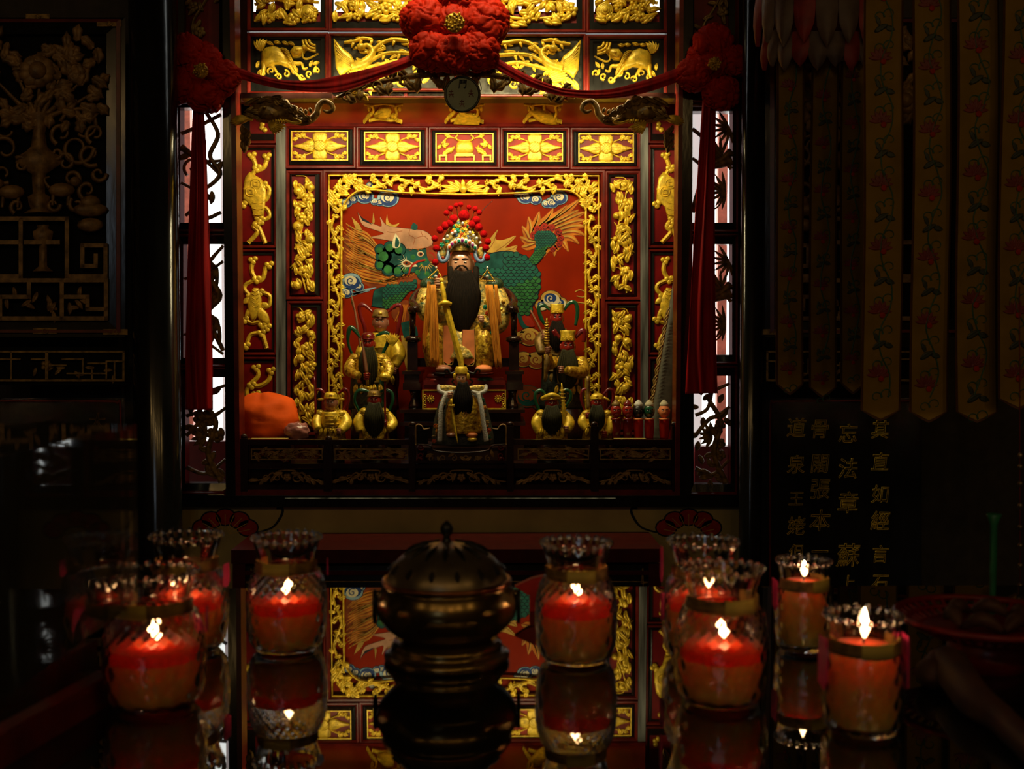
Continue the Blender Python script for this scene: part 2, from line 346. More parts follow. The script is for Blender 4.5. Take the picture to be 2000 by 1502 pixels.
def loft(mb, secs, n=16, disp=None):           # secs: (py, px, half width px, half depth px, Y); horizontal ellipses, top to bottom
    S = cr([(a, b, c, d, e) for a, b, c, d, e in secs], 4); vs = []; fs = []
    for j, (py, px, hw, hd, Y) in enumerate(S):
        c = pt(px, py, Y); s = sc(Y)
        for k in range(n):
            a = 2*math.pi*k/n; q = 1.0 if disp is None else disp(a, j/len(S))
            vs.append((c.x+math.cos(a)*hw*s*q, c.y+math.sin(a)*hd*s*q, c.z))
    for j in range(len(S)-1):
        for k in range(n): fs.append((j*n+k, (j+1)*n+k, (j+1)*n+(k+1)%n, j*n+(k+1)%n))
    fs += [tuple(range(n)), tuple(reversed(range((len(S)-1)*n, len(S)*n)))]
    return mb.add(vs, fs)
# ================================================================ the setting
YF, YU, YB = 3.60, 3.80, 4.20
ZT = 0.85                                       # table top
def sbox(name, m, *a):
    mb = MB(); box(mb, *a); return struct(mb.build(name, m))
sbox('floor', 'floor_stone', -3.2, 3.4, -3.2, 6.5, -0.05, 0.0)
sbox('ceiling', 'plaster_dark', -3.2, 3.4, -3.2, 3.72, 3.5, 3.6)
sbox('wall_left', 'plaster_dark', -3.3, -3.2, -3.2, 3.72, 0, 3.6)
sbox('wall_right', 'plaster_dark', 3.4, 3.5, -3.2, 3.72, 0, 3.6)
sbox('wall_rear', 'plaster_dark', -3.2, 3.4, -3.3, -3.2, 0, 3.6)
MF = PL(YF); MU = PL(YU); MBK = PL(YB)
xa = pt(338, 500, YF).x; xb = pt(1458, 500, YF).x
zsill = pt(900, 985, YF).z
sbox('wall_altar_left', 'plaster_dark', -3.2, xa, 3.62, 3.72, 0, 3.6)
sbox('wall_altar_right', 'plaster_dark', xb, 3.4, 3.62, 3.72, 0, 3.6)
xc = pt(470, 0, YF).x; xd = pt(1320, 0, YF).x
sbox('wall_altar_top_left', 'plaster_dark', xa, xc, 3.62, 3.72, 2.42, 3.6)
sbox('wall_altar_top_right', 'plaster_dark', xd, xb, 3.62, 3.72, 2.42, 3.6)
sbox('wall_altar_upper', 'plaster_dark', xc-0.1, xd+0.1, YU+0.02, YU+0.06, pt(900, -84, YU).z, 3.6)
sbox('wall_altar_base', 'plaster_dark', xa, xb, 3.62, 3.72, 0, zsill)

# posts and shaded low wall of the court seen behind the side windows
def post(px0, px1, label):
    mb = MB(); a = pt(px0, 500, 4.75).x; b = pt(px1, 500, 4.75).x
    box(mb, a, b, 4.75, 4.75+(b-a), 0, 3.4); box(mb, a-0.02, b+0.02, 4.73, 4.77+(b-a), 0, 0.12)
    tag(mb.build('court_post', 'post_red'), label, 'post', 'court posts outside')
post(357, 374, 'pale red court post seen through the window lattice beside the left red cloth tail')
post(1402, 1420, 'pale red court post seen through the window lattice beside the right red cloth tail')
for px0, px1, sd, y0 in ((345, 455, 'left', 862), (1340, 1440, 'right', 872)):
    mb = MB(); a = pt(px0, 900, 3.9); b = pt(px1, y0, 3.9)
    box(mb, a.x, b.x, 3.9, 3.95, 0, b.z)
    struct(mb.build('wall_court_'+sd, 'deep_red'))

# ---------------------------------------------------------------- front screen of the shrine (columns, beams, sills)
def pstruct(name, m, M, x0, y0, x1, y1, h0, h1):
    mb = MB(); pbox(mb, M, x0, y0, x1, y1, h0, h1); return struct(mb.build(name, m))
def branch_carving(mb, rng, x0, y0, x1, y1, M, style):
    w = x1-x0; H = y1-y0
    def stroke(mb_, M_, p_, w_, *a_): return globals()['stroke'](mb_, M_, p_, [q*1.45 for q in w_] if isinstance(w_, list) else w_*1.45, *a_)
    if style == 'vine':
        stroke(mb, M, [(x0, y0+H*.22), (x0+w*.4, y0+H*.16), (x1, y0+H*.05)], 5, 0.012)
        stroke(mb, M, [(x0+w*.55, y0), (x1-w*.08, y0+H*.22), (x0+w*.72, y0+H*.42), (x1-w*.02, y0+H*.58), (x0+w*.5, y0+H*.72), (x0, y0+H*.66)], [5, 6, 6, 6, 5, 4], 0.014)
        stroke(mb, M, [(x0, y0+H*.34), (x0+w*.5, y0+H*.46), (x1, y0+H*.46)], [9, 6, 4], 0.014)
        spiral(mb, M, x0+w*.30, y0+H*.52, w*.26, w*.08, 2.2, 1.1, 6, 0.012)
        stroke(mb, M, [(x0+w*.5, y0+H*.42), (x1, y0+H*.60)], [5, 4], 0.012)
        stroke(mb, M, [(x0+w*.1, y0+H*.95), (x0+w*.55, y0+H*.84), (x0+w*.62, y0+H*.97), (x1, y0+H*.92)], [4, 7, 6, 5], 0.014)
        stroke(mb, M, [(x0+w*.55, y0+H*.84), (x0+w*.70, y0+H*.76)], [6, 8], 0.014)
        for k in range(6):
            leaf(mb, M, x0+w*(.15+.8*rng.random()), y0+H*(k+.4)/6, rng.random()*6.28, w*.34, w*.16, 0.012, 0.5)
    elif style == 'fan':
        stroke(mb, M, [(x1, y0), (x0+w*.55, y0+H*.22), (x1-w*.10, y0+H*.45), (x0+w*.6, y0+H*.62), (x1, y0+H*.95)], [4, 7, 9, 8, 6], 0.014)
        for cy, a0 in ((.20, 2.2), (.66, 2.0), (.42, 2.6)):
            for k in range(7):
                a = a0+k*0.36-0.6; L = w*(.75 if cy != .42 else .5)
                leaf(mb, M, x0+w*.86, y0+H*cy, a, L, w*.10, 0.012, 0.15)
        for k in range(4): leaf(mb, M, x0+w*(.1+.5*rng.random()), y0+H*(k+.5)/4, rng.random()*6, w*.4, w*.14, 0.012, 0.6)
        stroke(mb, M, [(x0, y0+H*.30), (x0+w*.5, y0+H*.26), (x1, y0+H*.14)], 4, 0.012)
        stroke(mb, M, [(x0, y0+H*.80), (x0+w*.5, y0+H*.86), (x1, y0+H*.98)], 4, 0.012)
    elif style == 'pine':
        stroke(mb, M, [(x0, y0+H*.92), (x0+w*.35, y0+H*.55), (x0+w*.8, y0+H*.42), (x1, y0+H*.36)], [7, 8, 9, 12], 0.016)
        stroke(mb, M, [(x1, y0+H*.44), (x0+w*.4, y0+H*.50), (x0, y0+H*.42)], [14, 7, 4], 0.016)
        stroke(mb, M, [(x0, y0+H*.15), (x0+w*.5, y0+H*.30), (x1, y0+H*.52)], 5, 0.012)
        for cx, cy, a0 in ((.75, .40, 3.5), (.85, .72, 3.0), (.95, .14, 2.6)):
            for k in range(8): leaf(mb, M, x0+w*cx, y0+H*cy, a0-1.3+k*0.40, w*.5, w*.08, 0.012, 0.1)
        spiral(mb, M, x0+w*.45, y0+H*.80, w*.35, w*.25, -1.5, 0.5, 5, 0.012)
    else:                                        # dense fruit tree of the lowest opening
        stroke(mb, M, [(x0, y0+H*.55), (x0+w*.4, y0+H*.40), (x0+w*.7, y0+H*.36), (x1, y0+H*.28)], [5, 6, 6, 4], 0.014)
        stroke(mb, M, [(x1-w*.1, y1), (x0+w*.55, y0+H*.72), (x0+w*.75, y0+H*.42), (x0+w*.4, y0+H*.18), (x1, y0+H*.06)], [9, 8, 7, 6, 4], 0.016)
        stroke(mb, M, [(x0, y0+H*.36), (x0+w*.35, y0+H*.30), (x0+w*.5, y0+H*.14)], [5, 5, 4], 0.012)
        stroke(mb, M, [(x0, y0+H*.86), (x0+w*.5, y0+H*.92), (x1, y0+H*.78)], [6, 5, 4], 0.012)
        for k in range(7): leaf(mb, M, x0+w*.5, y0+H*.55, 2.0+k*.42, w*.42, w*.13, 0.012, 0.1)
        for k in range(26):
            yy = y0+H*(0.06+0.92*rng.random()**0.75)
            leaf(mb, M, x0+w*(.06+.8*rng.random()), yy, rng.random()*6.28, w*.30, w*.17, 0.012, 0.4)
        for k in range(4): blossom(mb, M, x0+w*(.2+.6*rng.random()), y0+H*(.35+.5*rng.random()), w*.16, 0.014)
nwin = 0
rng = random.Random(4)
for sd, outs in (('left', ((343, 205, 447, 440, 355, 213, 432, 432, 'vine'), (347, 471, 450, 703, 361, 480, 436, 696, 'fan'), (351, 731, 453, 950, 365, 740, 441, 941, 'tree'))),
                 ('right', ((1340, 211, 1440, 441, 1352, 220, 1428, 432, 'pine'), (1343, 471, 1439, 698, 1355, 480, 1427, 690, 'pine'), (1346, 728, 1437, 952, 1358, 737, 1424, 943, 'tree')))):
    for (ox0, oy0, ox1, oy1, ix0, iy0, ix1, iy1, st) in outs:
        nwin += 1
        mb = MB(); ring(mb, MF, (ox0-3, oy0-18, ox1+3, oy1+18), (ix0-3, iy0-3, ix1+3, iy1+3), 0.012, 0.0, back=-0.05)
        fr = struct(mb.build('window_%d' % nwin, 'black_lacquer'))
        mb = MB(); moulding(mb, MF, (ox0-3, oy0-14, ox1+3, oy1+14), 6, 0.018); mb.build('moulding', 'red_lacquer', fr)
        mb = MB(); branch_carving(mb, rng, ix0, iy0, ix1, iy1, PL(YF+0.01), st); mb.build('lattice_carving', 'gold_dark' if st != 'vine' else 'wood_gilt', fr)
# openwork red and gold panels over the windows
for px0, px1, y1, n, lab in ((360, 428, 196, 1, 'tall red panel with gilt openwork vines above the left bright window'), (1356, 1424, 205, 2, 'tall red panel with gilt openwork vines above the right bright window')):
    c = MF((px0+px1)/2, y1+6)
    t = thing('vine_panel', lab, 'carved panel', c, 'vine panels over the windows')
    mb = MB(); pbox(mb, MF, px0-16, -130, px1+16, y1+4, -0.05, -0.02); mb.build('backing', 'red_panel', t)
    mb = MB(); ring(mb, MF, (px0-18, -130, px1+18, y1+6), (px0, -110, px1, y1-6), 0.012, 0.0); mb.build('frame', 'black_lacquer', t)
    mb = MB(); moulding(mb, MF, (px0-18, -130, px1+18, y1+6), 7, 0.018); mb.build('moulding', 'red_lacquer', t)
    M = PL(YF+0.015); r = random.Random(n); y = -90; q = 0; w = px1-px0
    mb = MB(); stroke(mb, M, [(px0+w*(.5+.28*math.sin(k*1.3)), y1-8-k*36) for k in range(8)], 5, 0.01); mb.build('vine_stem', 'gold_dull', t)
    for k in range(34):
        mb = MB(); yy = y1-10-k*8.2; xx = px0+w*(.12+.76*r.random())
        if k % 6 == 3: blossom(mb, M, xx, yy, 11, 0.012)
        else: leaf(mb, M, xx, yy, r.random()*6.28, 22, 9, 0.012, 0.7)
        mb.build('blossom' if k % 6 == 3 else 'leaf', 'gold_dull', t)
# columns between windows and niche, outer columns, sill
def column(n, M, xs, m, h0, h1, y0=-160, y1=985):
    mb = MB(); (a0, a1), (b0, b1) = xs
    v = [M(a0, y1, h0), M(a1, y1, h0), M(b1, y0, h0), M(b0, y0, h0), M(a0, y1, h1), M(a1, y1, h1), M(b1, y0, h1), M(b0, y0, h1)]
    mb.add(v, [(3,2,1,0),(4,5,6,7),(0,1,5,4),(1,2,6,5),(2,3,7,6),(3,0,4,7)], False)
    return struct(mb.build(n, m))
column('trim_1', MF, ((444, 466), (436, 452)), 'black_lacquer', -0.05, 0.02)
column('trim_2', MF, ((464, 473), (450, 460)), 'red_lacquer', -0.05, 0.026)
column('trim_3', MF, ((1324, 1348), (1332, 1352)), 'black_lacquer', -0.05, 0.02)
column('trim_4', MF, ((1316, 1325), (1326, 1334)), 'red_lacquer', -0.05, 0.026)
column('trim_5', MF, ((336, 348), (330, 344)), 'dark_wood', -0.05, 0.022)
column('trim_6', MF, ((1437, 1458), (1441, 1462)), 'dark_wood', -0.05, 0.022)
pstruct('trim_7', 'black_lacquer', MF, 338, 966, 1458, 988, -0.06, 0.03)
mb = MB(); vs = []
for x in (560, 1200): vs += [MF(x, 966, .018), MF(x, 966, .0), MF(x, 971, .034), MF(x, 971, .0)]
mb.add(vs, [(0, 2, 6, 4), (1, 5, 7, 3), (0, 4, 5, 1), (2, 3, 7, 6), (0, 1, 3, 2), (4, 6, 7, 5)], False); struct(mb.build('trim_13', 'black_glare'))  # bevelled grey strip added to draw the glare line along the sill
pstruct('trim_8', 'red_lacquer', MF, 440, 955, 1345, 967, -0.06, 0.018)
# big black pillars of the hall
def pillar(nm, px, w, Y, lab):
    mb = MB(); a = pt(px-w/2, 500, Y); b = pt(px+w/2, 500, Y); r = (b.x-a.x)/2; c = (a.x+b.x)/2
    lathe(mb, (c, Y+r, 0), [(r*1.25, 0), (r*1.25, .10), (r*1.05, .13), (r, .16), (r, 3.5)], 40)
    o = mb.build(nm, 'black_lacquer'); struct(o)
pillar('pillar_left', 290, 92, 3.36, ''); pillar('pillar_right', 1474, 44, 3.40, '')

# ---------------------------------------------------------------- niche box
xl = pt(452, 600, YB).x-0.02; xr = pt(1352, 600, YB).x+0.02
ZN = 0.80
sbox('wall_niche_back', 'red_panel', xl, xr, YB+0.03, YB+0.06, ZN-0.1, 2.13)
def niche_side(nm, xf, xk):
    mb = MB(); v = []
    for z in (ZN-0.1, 3.6): v += [(xf, 3.63, z), (xk, YB+0.06, z), (xk+(0.03 if xk > 0 else -0.03), YB+0.06, z), (xf+(0.03 if xk > 0 else -0.03), 3.63, z)]
    mb.add(v, [(0,1,2,3),(7,6,5,4)]+[(k,4+k,4+(k+1)%4,(k+1)%4) for k in range(4)], False); struct(mb.build(nm, 'red_panel'))
niche_side('wall_niche_left', pt(462, 600, 3.63).x, xl)
niche_side('wall_niche_right', pt(1330, 600, 3.63).x, xr)
sbox('wall_niche_base', 'dark_wood', pt(458, 900, 3.70).x, pt(1334, 900, 3.70).x, 3.70, 3.73, zsill-0.1, ZN)
sbox('floor_niche', 'dark_wood', pt(460, 900, 3.66).x, pt(1330, 900, 3.66).x, 3.63, YB+0.06, ZN-0.03, ZN)
pstruct('trim_11', 'dark_wood', MU, 450, -160, 484, 200, -0.03, 0.01); pstruct('trim_12', 'dark_wood', MU, 1302, -160, 1345, 200, -0.03, 0.01)
# ---------------------------------------------------------------- carved panels
def fielded(name, label, M, o, i, group, mw=7, back='red_panel', border=None, bevel='black_lacquer', field=0.014, cat='carved panel', deep=0.004):
    """moulding + bevel rising to a raised field with recessed ground"""
    t = thing(name, label, cat, M((o[0]+o[2])/2, o[3]), group)
    mb = MB(); moulding(mb, M, o, mw, 0.012); mb.build('moulding', 'red_lacquer', t)
    r = (o[0]+mw*.9, o[1]+mw*.9, o[2]-mw*.9, o[3]-mw*.9)
    mb = MB(); ring(mb, M, r, i, 0.0, field, back=-0.014); mb.build('bevel', bevel, t)
    if back:
        mb = MB(); pbox(mb, M, i[0]-1, i[1]-1, i[2]+1, i[3]+1, -0.014, deep); mb.build('ground', back, t)
    if border:
        mb = MB(); ring(mb, M, i, (i[0]+border, i[1]+border, i[2]-border, i[3]-border), field+0.003, field+0.003, back=0.0); mb.build('gilt_border', 'gold', t)
    return t
# five small panels over the painting
FL = [((558, 246, 696, 330), (570, 257, 681, 315)), ((696, 247, 837, 331), (712, 259, 822, 316)), ((837, 248, 977, 331), (851, 261, 964, 318)),
      ((977, 249, 1113, 331), (990, 261, 1099, 317)), ((1113, 250, 1251, 332), (1129, 262, 1237, 319))]
ords = ['leftmost panel of the row above the painting, gilt four-petal flower', 'gilt four-petal flower panel just left of the gilt cauldron panel', 'gilt cauldron on a stand, middle panel of the row above the painting', 'gilt four-petal flower panel just right of the gilt cauldron panel', 'rightmost panel of the row above the painting, gilt four-petal flower']
for k, (o, i) in enumerate(FL):
    t = fielded('flower_panel' if k != 2 else 'cauldron_panel', ords[k], MBK, o, i, 'small panels above the painting', border=2.2, back='red_panel' if k in (0, 4) else 'red_ground')
    cx, cy = (i[0]+i[2])/2, (i[1]+i[3])/2; w, h = i[2]-i[0], i[3]-i[1]; b = 0.004
    if k != 2:
        for s in (-1, 1):
            P = [(cx+s*8, cy-4), (cx+s*14, cy-11), (cx+s*24, cy-10), (cx+s*34, cy-5), (cx+s*52, cy-.6), (cx+s*52, cy+.6), (cx+s*34, cy+6), (cx+s*24, cy+11), (cx+s*14, cy+11), (cx+s*8, cy+4)]
            mb = MB(); dome(mb, MBK, P, 0.012, b, 0.85, c=(cx+s*22, cy))
            for q in (-5, -2, 2, 5): stroke(mb, MBK, [(cx+s*12, cy+q*.6), (cx+s*22, cy+q), (cx+s*30, cy+q*.7)], [1, 1, .4], 0.002, b+0.0115, 3)
            mb.build('petal', 'gold', t)
            P = [(cx-9, cy+s*5), (cx-14, cy+s*13), (cx-14, cy+s*23), (cx-8, cy+s*26), (cx+8, cy+s*26), (cx+14, cy+s*23), (cx+14, cy+s*13), (cx+9, cy+s*5)]
            mb = MB(); dome(mb, MBK, P, 0.012, b, 0.85)
            for q in (-6, -2, 2, 6): stroke(mb, MBK, [(cx+q*.6, cy+s*13), (cx+q, cy+s*23)], [1, .5], 0.002, b+0.0105, 3)
            mb.build('petal', 'gold', t)
        mb = MB(); dome(mb, MBK, circ(cx, cy, 11.5, 18), 0.007, b+0.011, 0.8)
        for q in (-6, -2, 2, 6):
            L = math.sqrt(11*11-q*q)*.95
            stroke(mb, MBK, [(cx+(q-L)*.707, cy+(q+L)*.707), (cx+(q+L)*.707, cy+(q-L)*.707)], 1, 0.002, b+0.0165, 3)
            if k in (0, 4): stroke(mb, MBK, [(cx+(q-L)*.707, cy-(q+L)*.707), (cx+(q+L)*.707, cy-(q-L)*.707)], 1, 0.002, b+0.0165, 3)
        mb.build('flower_centre', 'gold', t)
        for sx in (-1, 1):
            for sy in (-1, 1):
                mb = MB()
                stroke(mb, MBK, [(cx+sx*14, cy+sy*12), (cx+sx*26, cy+sy*17), (cx+sx*38, cy+sy*19), (cx+sx*46, cy+sy*15), (cx+sx*51, cy+sy*11)], [3, 3.5, 3.5, 3, 2], 0.010, b)
                for a, L, xx, yy in ((1.2, 14, 29, 15), (0.3, 15, 35, 18), (-.4, 12, 43, 16), (2.2, 11, 38, 17)):
                    leaf(mb, MBK, cx+sx*xx, cy+sy*yy, math.atan2(sy*math.sin(a), sx*math.cos(a)), L, 8.5, 0.012, 0.0, b, 2)
                mb.build('leaf_scroll', 'gold', t)
    else:
        mb = MB(); dome(mb, MBK, [(cx-18, cy+2), (cx-15, cy-9), (cx-9, cy-14), (cx+9, cy-14), (cx+15, cy-9), (cx+18, cy+2), (cx+15, cy+11), (cx-15, cy+11)], 0.014, b, 0.5); mb.build('cauldron', 'gold', t)
        mb = MB(); stroke(mb, MBK, [(cx-14, cy-15), (cx, cy-13), (cx+14, cy-15)], 4, 0.013, b); stroke(mb, MBK, [(cx-14, cy-15), (cx-17, cy-20), (cx-13, cy-25)], 4, 0.012, b); stroke(mb, MBK, [(cx+14, cy-15), (cx+17, cy-20), (cx+12, cy-25)], 4, 0.012, b); mb.build('cauldron_rim', 'gold', t)
        mb = MB()
        for x0, x1, yy in ((-20, 20, 17), (-50, -34, 17), (34, 52, 17)):
            pbox(mb, MBK, cx+x0, cy+yy-3, cx+x1, cy+yy, b, b+.012); pbox(mb, MBK, cx+x0, cy+yy, cx+x0+3, cy+25, b, b+.011); pbox(mb, MBK, cx+x1-3, cy+yy, cx+x1, cy+25, b, b+.011)
        pbox(mb, MBK, cx-17, cy+11, cx+17, cy+15, b, b+.010); mb.build('stand', 'gold', t)
        for sx in (-1, 1):
            mb = MB(); stroke(mb, MBK, [(cx+sx*18, cy-18), (cx+sx*30, cy-21), (cx+sx*40, cy-14), (cx+sx*46, cy-8)], [3, 3, 3, 2], .010, b)
            for xx, yy, a, L in ((26, -21, -.3, 14), (38, -16, 1.2, 14), (44, -10, 2.2, 14), (30, -8, .3, 16), (46, -6, .9, 12)): leaf(mb, MBK, cx+sx*xx, cy+yy, a if sx > 0 else math.pi-a, L, 8, .012, 0, b)
            mb.build('leaf_spray', 'gold', t)
            mb = MB(); leaf(mb, MBK, cx+sx*42, cy+13, math.pi+.6 if sx > 0 else -.6, 26, 11, .013, 0, b, 2); leaf(mb, MBK, cx+sx*28, cy+10, -1.2 if sx < 0 else -1.9, 16, 7, .012, .5, b); mb.build('fruit', 'gold', t)
# upright floral panels beside the painting
def bird(x, y, s, t, M, b, flip=1):
    mb = MB(); dome(mb, M, leafpts(x-flip*9*s, y+5*s, -.5 if flip > 0 else math.pi+.5, 20*s, 9*s, 0), .014, b, .5); dome(mb, M, circ(x+flip*9*s, y-6*s, 4*s), .016, b+.002, .5)
    leaf(mb, M, x+flip*12*s, y-6*s, 0 if flip > 0 else math.pi, 5*s, 2.5*s, .008, 0, b+.006)
    leaf(mb, M, x+flip*2*s, y, -2.2 if flip > 0 else -.94, 22*s, 8*s, .012, .3, b+.008); leaf(mb, M, x+flip*4*s, y, -1.5, 18*s, 7*s, .010, .2, b+.004)
    for q in (-.25, 0, .25): leaf(mb, M, x-flip*8*s, y+5*s, (2.2 if flip > 0 else .94)+q, 18*s, 4*s, .010, 0, b)
    mb.build('bird', 'gold', t)
def floral(t, M, i, seed, fruits, birds, b=0.004):
    r = random.Random(seed); x0, y0, x1, y1 = i; w = x1-x0; H = y1-y0
    ph = r.random()*6
    cx = lambda y: x0+w*(.5+.24*math.sin((y-y0)/38.0+ph))
    n = int(H/22)
    mb = MB(); stroke(mb, M, [(cx(y1-2-k*20), y1-2-k*20) for k in range(int((H-4)/20)+1)], [4, 3.5, 3, 3], 0.010, b)
    for k in range(n):
        y = y0+10+k*22; s = 1 if k % 2 else -1; stroke(mb, M, [(cx(y), y), (cx(y)+s*w*.15, y-9), (x0+w*(.5+s*.34), y-10)], [3, 2.4, 2], .010, b)
    mb.build('stem', 'gold', t)
    occ = []
    for (fx, fy, fr) in fruits:
        mb = MB(); X, Y_ = x0+fx*w, y0+fy*H
        pell_h = 0.016; dome(mb, M, circ(X, Y_, fr, 14), pell_h+.006, b, .45); dome(mb, M, circ(X+fr*.2, Y_+fr*.2, 1.6, 6), .004, b+pell_h+.004); mb.build('fruit', 'gold', t); occ.append((X, Y_, fr+2))
    for (bx, by, s, fl) in birds: bird(x0+bx*w, y0+by*H, s, t, M, b+.002, fl); occ.append((x0+bx*w, y0+by*H, 15*s))
    for k in range(int(H/34)):
        y = y0+14+k*34+r.uniform(-5, 5); X = cx(y)+r.choice((-1, 1))*w*.16
        if any((X-a)**2+(y-c)**2 < (q+6)**2 for a, c, q in occ): continue
        fr = r.uniform(10, 13); mb = MB(); blossom(mb, M, min(max(X, x0+fr), x1-fr), y, fr, .019, 5, r.random()*6, b+.002); mb.build('blossom', 'gold', t); occ.append((X, y, fr*.8))
    for k in range(int(H/3.6)):
        y = y0+3+(H-6)*((k+.5)/int(H/3.6)); side = k % 2
        X = x0+3+r.random()*w*.36 if side else x1-3-r.random()*w*.36
        if any((X-a)**2+(y-c)**2 < (q*.75)**2 for a, c, q in occ): continue
        a = r.uniform(-2.4, -.7)+(0.0 if r.random() < .75 else math.pi); L = r.uniform(16, 23)
        ex = X+L*math.cos(a); 
        if ex < x0 or ex > x1: a = math.pi-a
        if y+L*math.sin(a) < y0: a = -a
        if y+L*math.sin(a) > y1: a = -a
        mb = MB(); leaf(mb, M, X, y, a, L, r.uniform(9, 13), .017, r.uniform(-.9, .9), b+r.uniform(0, .004)); mb.build('leaf', 'gold', t)
G = 'upright floral panels beside the painting'
fl = fielded('floral_panel', 'upright gilt panel of fruit, blossoms and a bird, upper left of the painting', MBK, (559, 333, 632, 586), (571, 343, 617, 575), G)
floral(fl, MBK, (572, 344, 616, 574), 1, [(.22, .43, 10), (.78, .54, 10), (.2, .93, 9), (.25, .13, 9), (.8, .1, 8)], [(.45, .70, 1.15, 1)])
fl = fielded('floral_panel', 'upright gilt panel of peonies and birds behind small figures, lower left of the painting', MBK, (561, 588, 634, 850), (573, 600, 620, 838), G)
floral(fl, MBK, (574, 601, 619, 837), 2, [(.75, .22, 8), (.3, .42, 9)], [(.5, .60, 1.1, 1), (.45, .86, 1.0, 1)])
fl = fielded('floral_panel', 'upright gilt panel of plum blossom and long-tailed bird, upper right of the painting', MBK, (1181, 334, 1251, 587), (1192, 346, 1237, 575), G)
floral(fl, MBK, (1193, 347, 1236, 574), 3, [(.6, .06, 7), (.25, .33, 7)], [(.45, .56, 1.25, -1)])
fl = fielded('floral_panel', 'upright gilt panel of peaches and roses behind a statue, lower right of the painting', MBK, (1181, 589, 1252, 850), (1193, 601, 1239, 838), G)
floral(fl, MBK, (1194, 602, 1238, 837), 4, [(.72, .09, 9), (.68, .28, 9), (.3, .25, 8), (.6, .66, 9)], [(.5, .86, 1.0, 1)])
# black pilasters
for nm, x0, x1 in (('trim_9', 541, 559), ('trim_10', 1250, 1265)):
    pstruct(nm, 'black_glare', MBK, x0, 244, x1, 860, -0.03, 0.016)
# ribbon panels at the sides
def ribbon_panel(label, o, i, mir, kind):
    t = fielded('ribbon_panel', label, MBK, o, i, 'gilt ribbon panels at the niche sides', mw=6, field=0.010, deep=0.006)
    x0, y0, x1, y1 = i; w = 59.0; H = y1-y0; b = 0.006
    def q(u, v): return (x0+w*u, y0+190*v) if not mir else (x0+w*u, y0+190*v)
    def rib(pts, wd=9.0):
        mb = MB(); P = [q(*p) for p in pts]
        stroke(mb, MBK, P, [wd]*len(P), .006, b); stroke(mb, MBK, P, [wd*.28]*len(P), .003, b+.005)
        for e in ((P[0], P[1]), (P[-1], P[-2])):
            if y0 < e[0][1] < y1-2:
                for dx, dy in ((-5, 0), (4, -2), (0, 5)): dome(mb, MBK, circ(e[0][0]+dx, e[0][1]+dy, 5.2, 10), .009, b, .6)
        mb.build('ribbon', 'gold', t)
    def coin(u, v, r):
        mb = MB(); X, Y_ = q(u, v); dome(mb, MBK, circ(X, Y_, r, 18), .004, b+.008, .9)
        for k in range(18): pass
        stroke(mb, MBK, circ(X, Y_, r*.85, 16)+[circ(X, Y_, r*.85, 16)[0]], 1.6, .003, b+.011, 2); ring(mb, MBK, (X-r*.42, Y_-r*.42, X+r*.42, Y_+r*.42), (X-r*.26, Y_-r*.26, X+r*.26, Y_+r*.26), b+.015, b+.015, back=b+.008); mb.build('coin', 'gold', t)
    if kind == 0:
        rib([(.38, .05), (.50, .16), (.55, .20), (.78, .17), (.88, .06)]); rib([(.55, .18), (.40, .24), (.28, .30), (.25, .40)])
        rib([(.75, .35), (.95, .40), (.85, .50), (.65, .52)]); rib([(.10, .55), (.20, .50), (.45, .55), (.85, .60), (.95, .68), (.70, .72)], 8)
        rib([(.62, .70), (.42, .78), (.55, .84), (.25, .95)]); rib([(.55, .76), (.68, .85), (.82, .96)])
        mb = MB(); dome(mb, MBK, [q(*p) for p in ((.15, .28), (.30, .22), (.70, .30), (.85, .42), (.80, .58), (.75, .70), (.45, .70), (.35, .58), (.08, .50), (.10, .38))], .011, b, .7); mb.build('medallion', 'gold', t)
        coin(.52, .35, 11); coin(.35, .43, 11)
        for v in (.54, .60, .66):
            mb = MB(); stroke(mb, MBK, [q(.42, v), q(.60, v+.012), q(.76, v)], 1.6, .003, b+.010); mb.build('incised_line', 'gold', t)
    elif kind == 1:
        rib([(.38, .05), (.32, .16), (.50, .26), (.70, .24), (.80, .12), (.92, .10)]); rib([(.50, .25), (.15, .30), (.10, .36), (.30, .42)], 8)
        rib([(.60, .38), (.92, .42), (.90, .52), (.65, .54)], 8); rib([(.10, .66), (.35, .70), (.70, .68), (.85, .74)], 8)
        rib([(.70, .72), (.70, .82), (.82, .96)]); rib([(.66, .80), (.30, .82), (.15, .93)], 8)
        for P, hh in ((leafpts(*q(.48, .34), math.pi/2+.1, 68, 27, 0), .013), (leafpts(*q(.5, .54), .95, 42, 20, 0), .012), (leafpts(*q(.45, .50), 2.2, 36, 13, 0), .010), (leafpts(*q(.30, .44), 2.5, 20, 12, 0), .010), (leafpts(*q(.65, .50), .4, 18, 12, 0), .010)):
            mb = MB(); dome(mb, MBK, P, hh, b, .6); mb.build('fan_petal', 'gold', t)
        for v in (.36, .40, .44, .48, .52):
            mb = MB(); stroke(mb, MBK, [q(.36, v), q(.47, v+.02), q(.58, v)], 1.5, .003, b+.011); mb.build('incised_line', 'gold', t)
    else:
        rib([(.45, .05), (.50, .14), (.20, .24), (.12, .34), (.20, .44)]); rib([(.30, .23), (.55, .24), (.85, .18), (.95, .08)]); rib([(.45, .32), (.80, .36), (.90, .46)], 8)
        mb = MB(); dome(mb, MBK, circ(*q(.5, .50), 20, 16, 30), .012, b, .6); mb.build('medallion', 'gold', t)
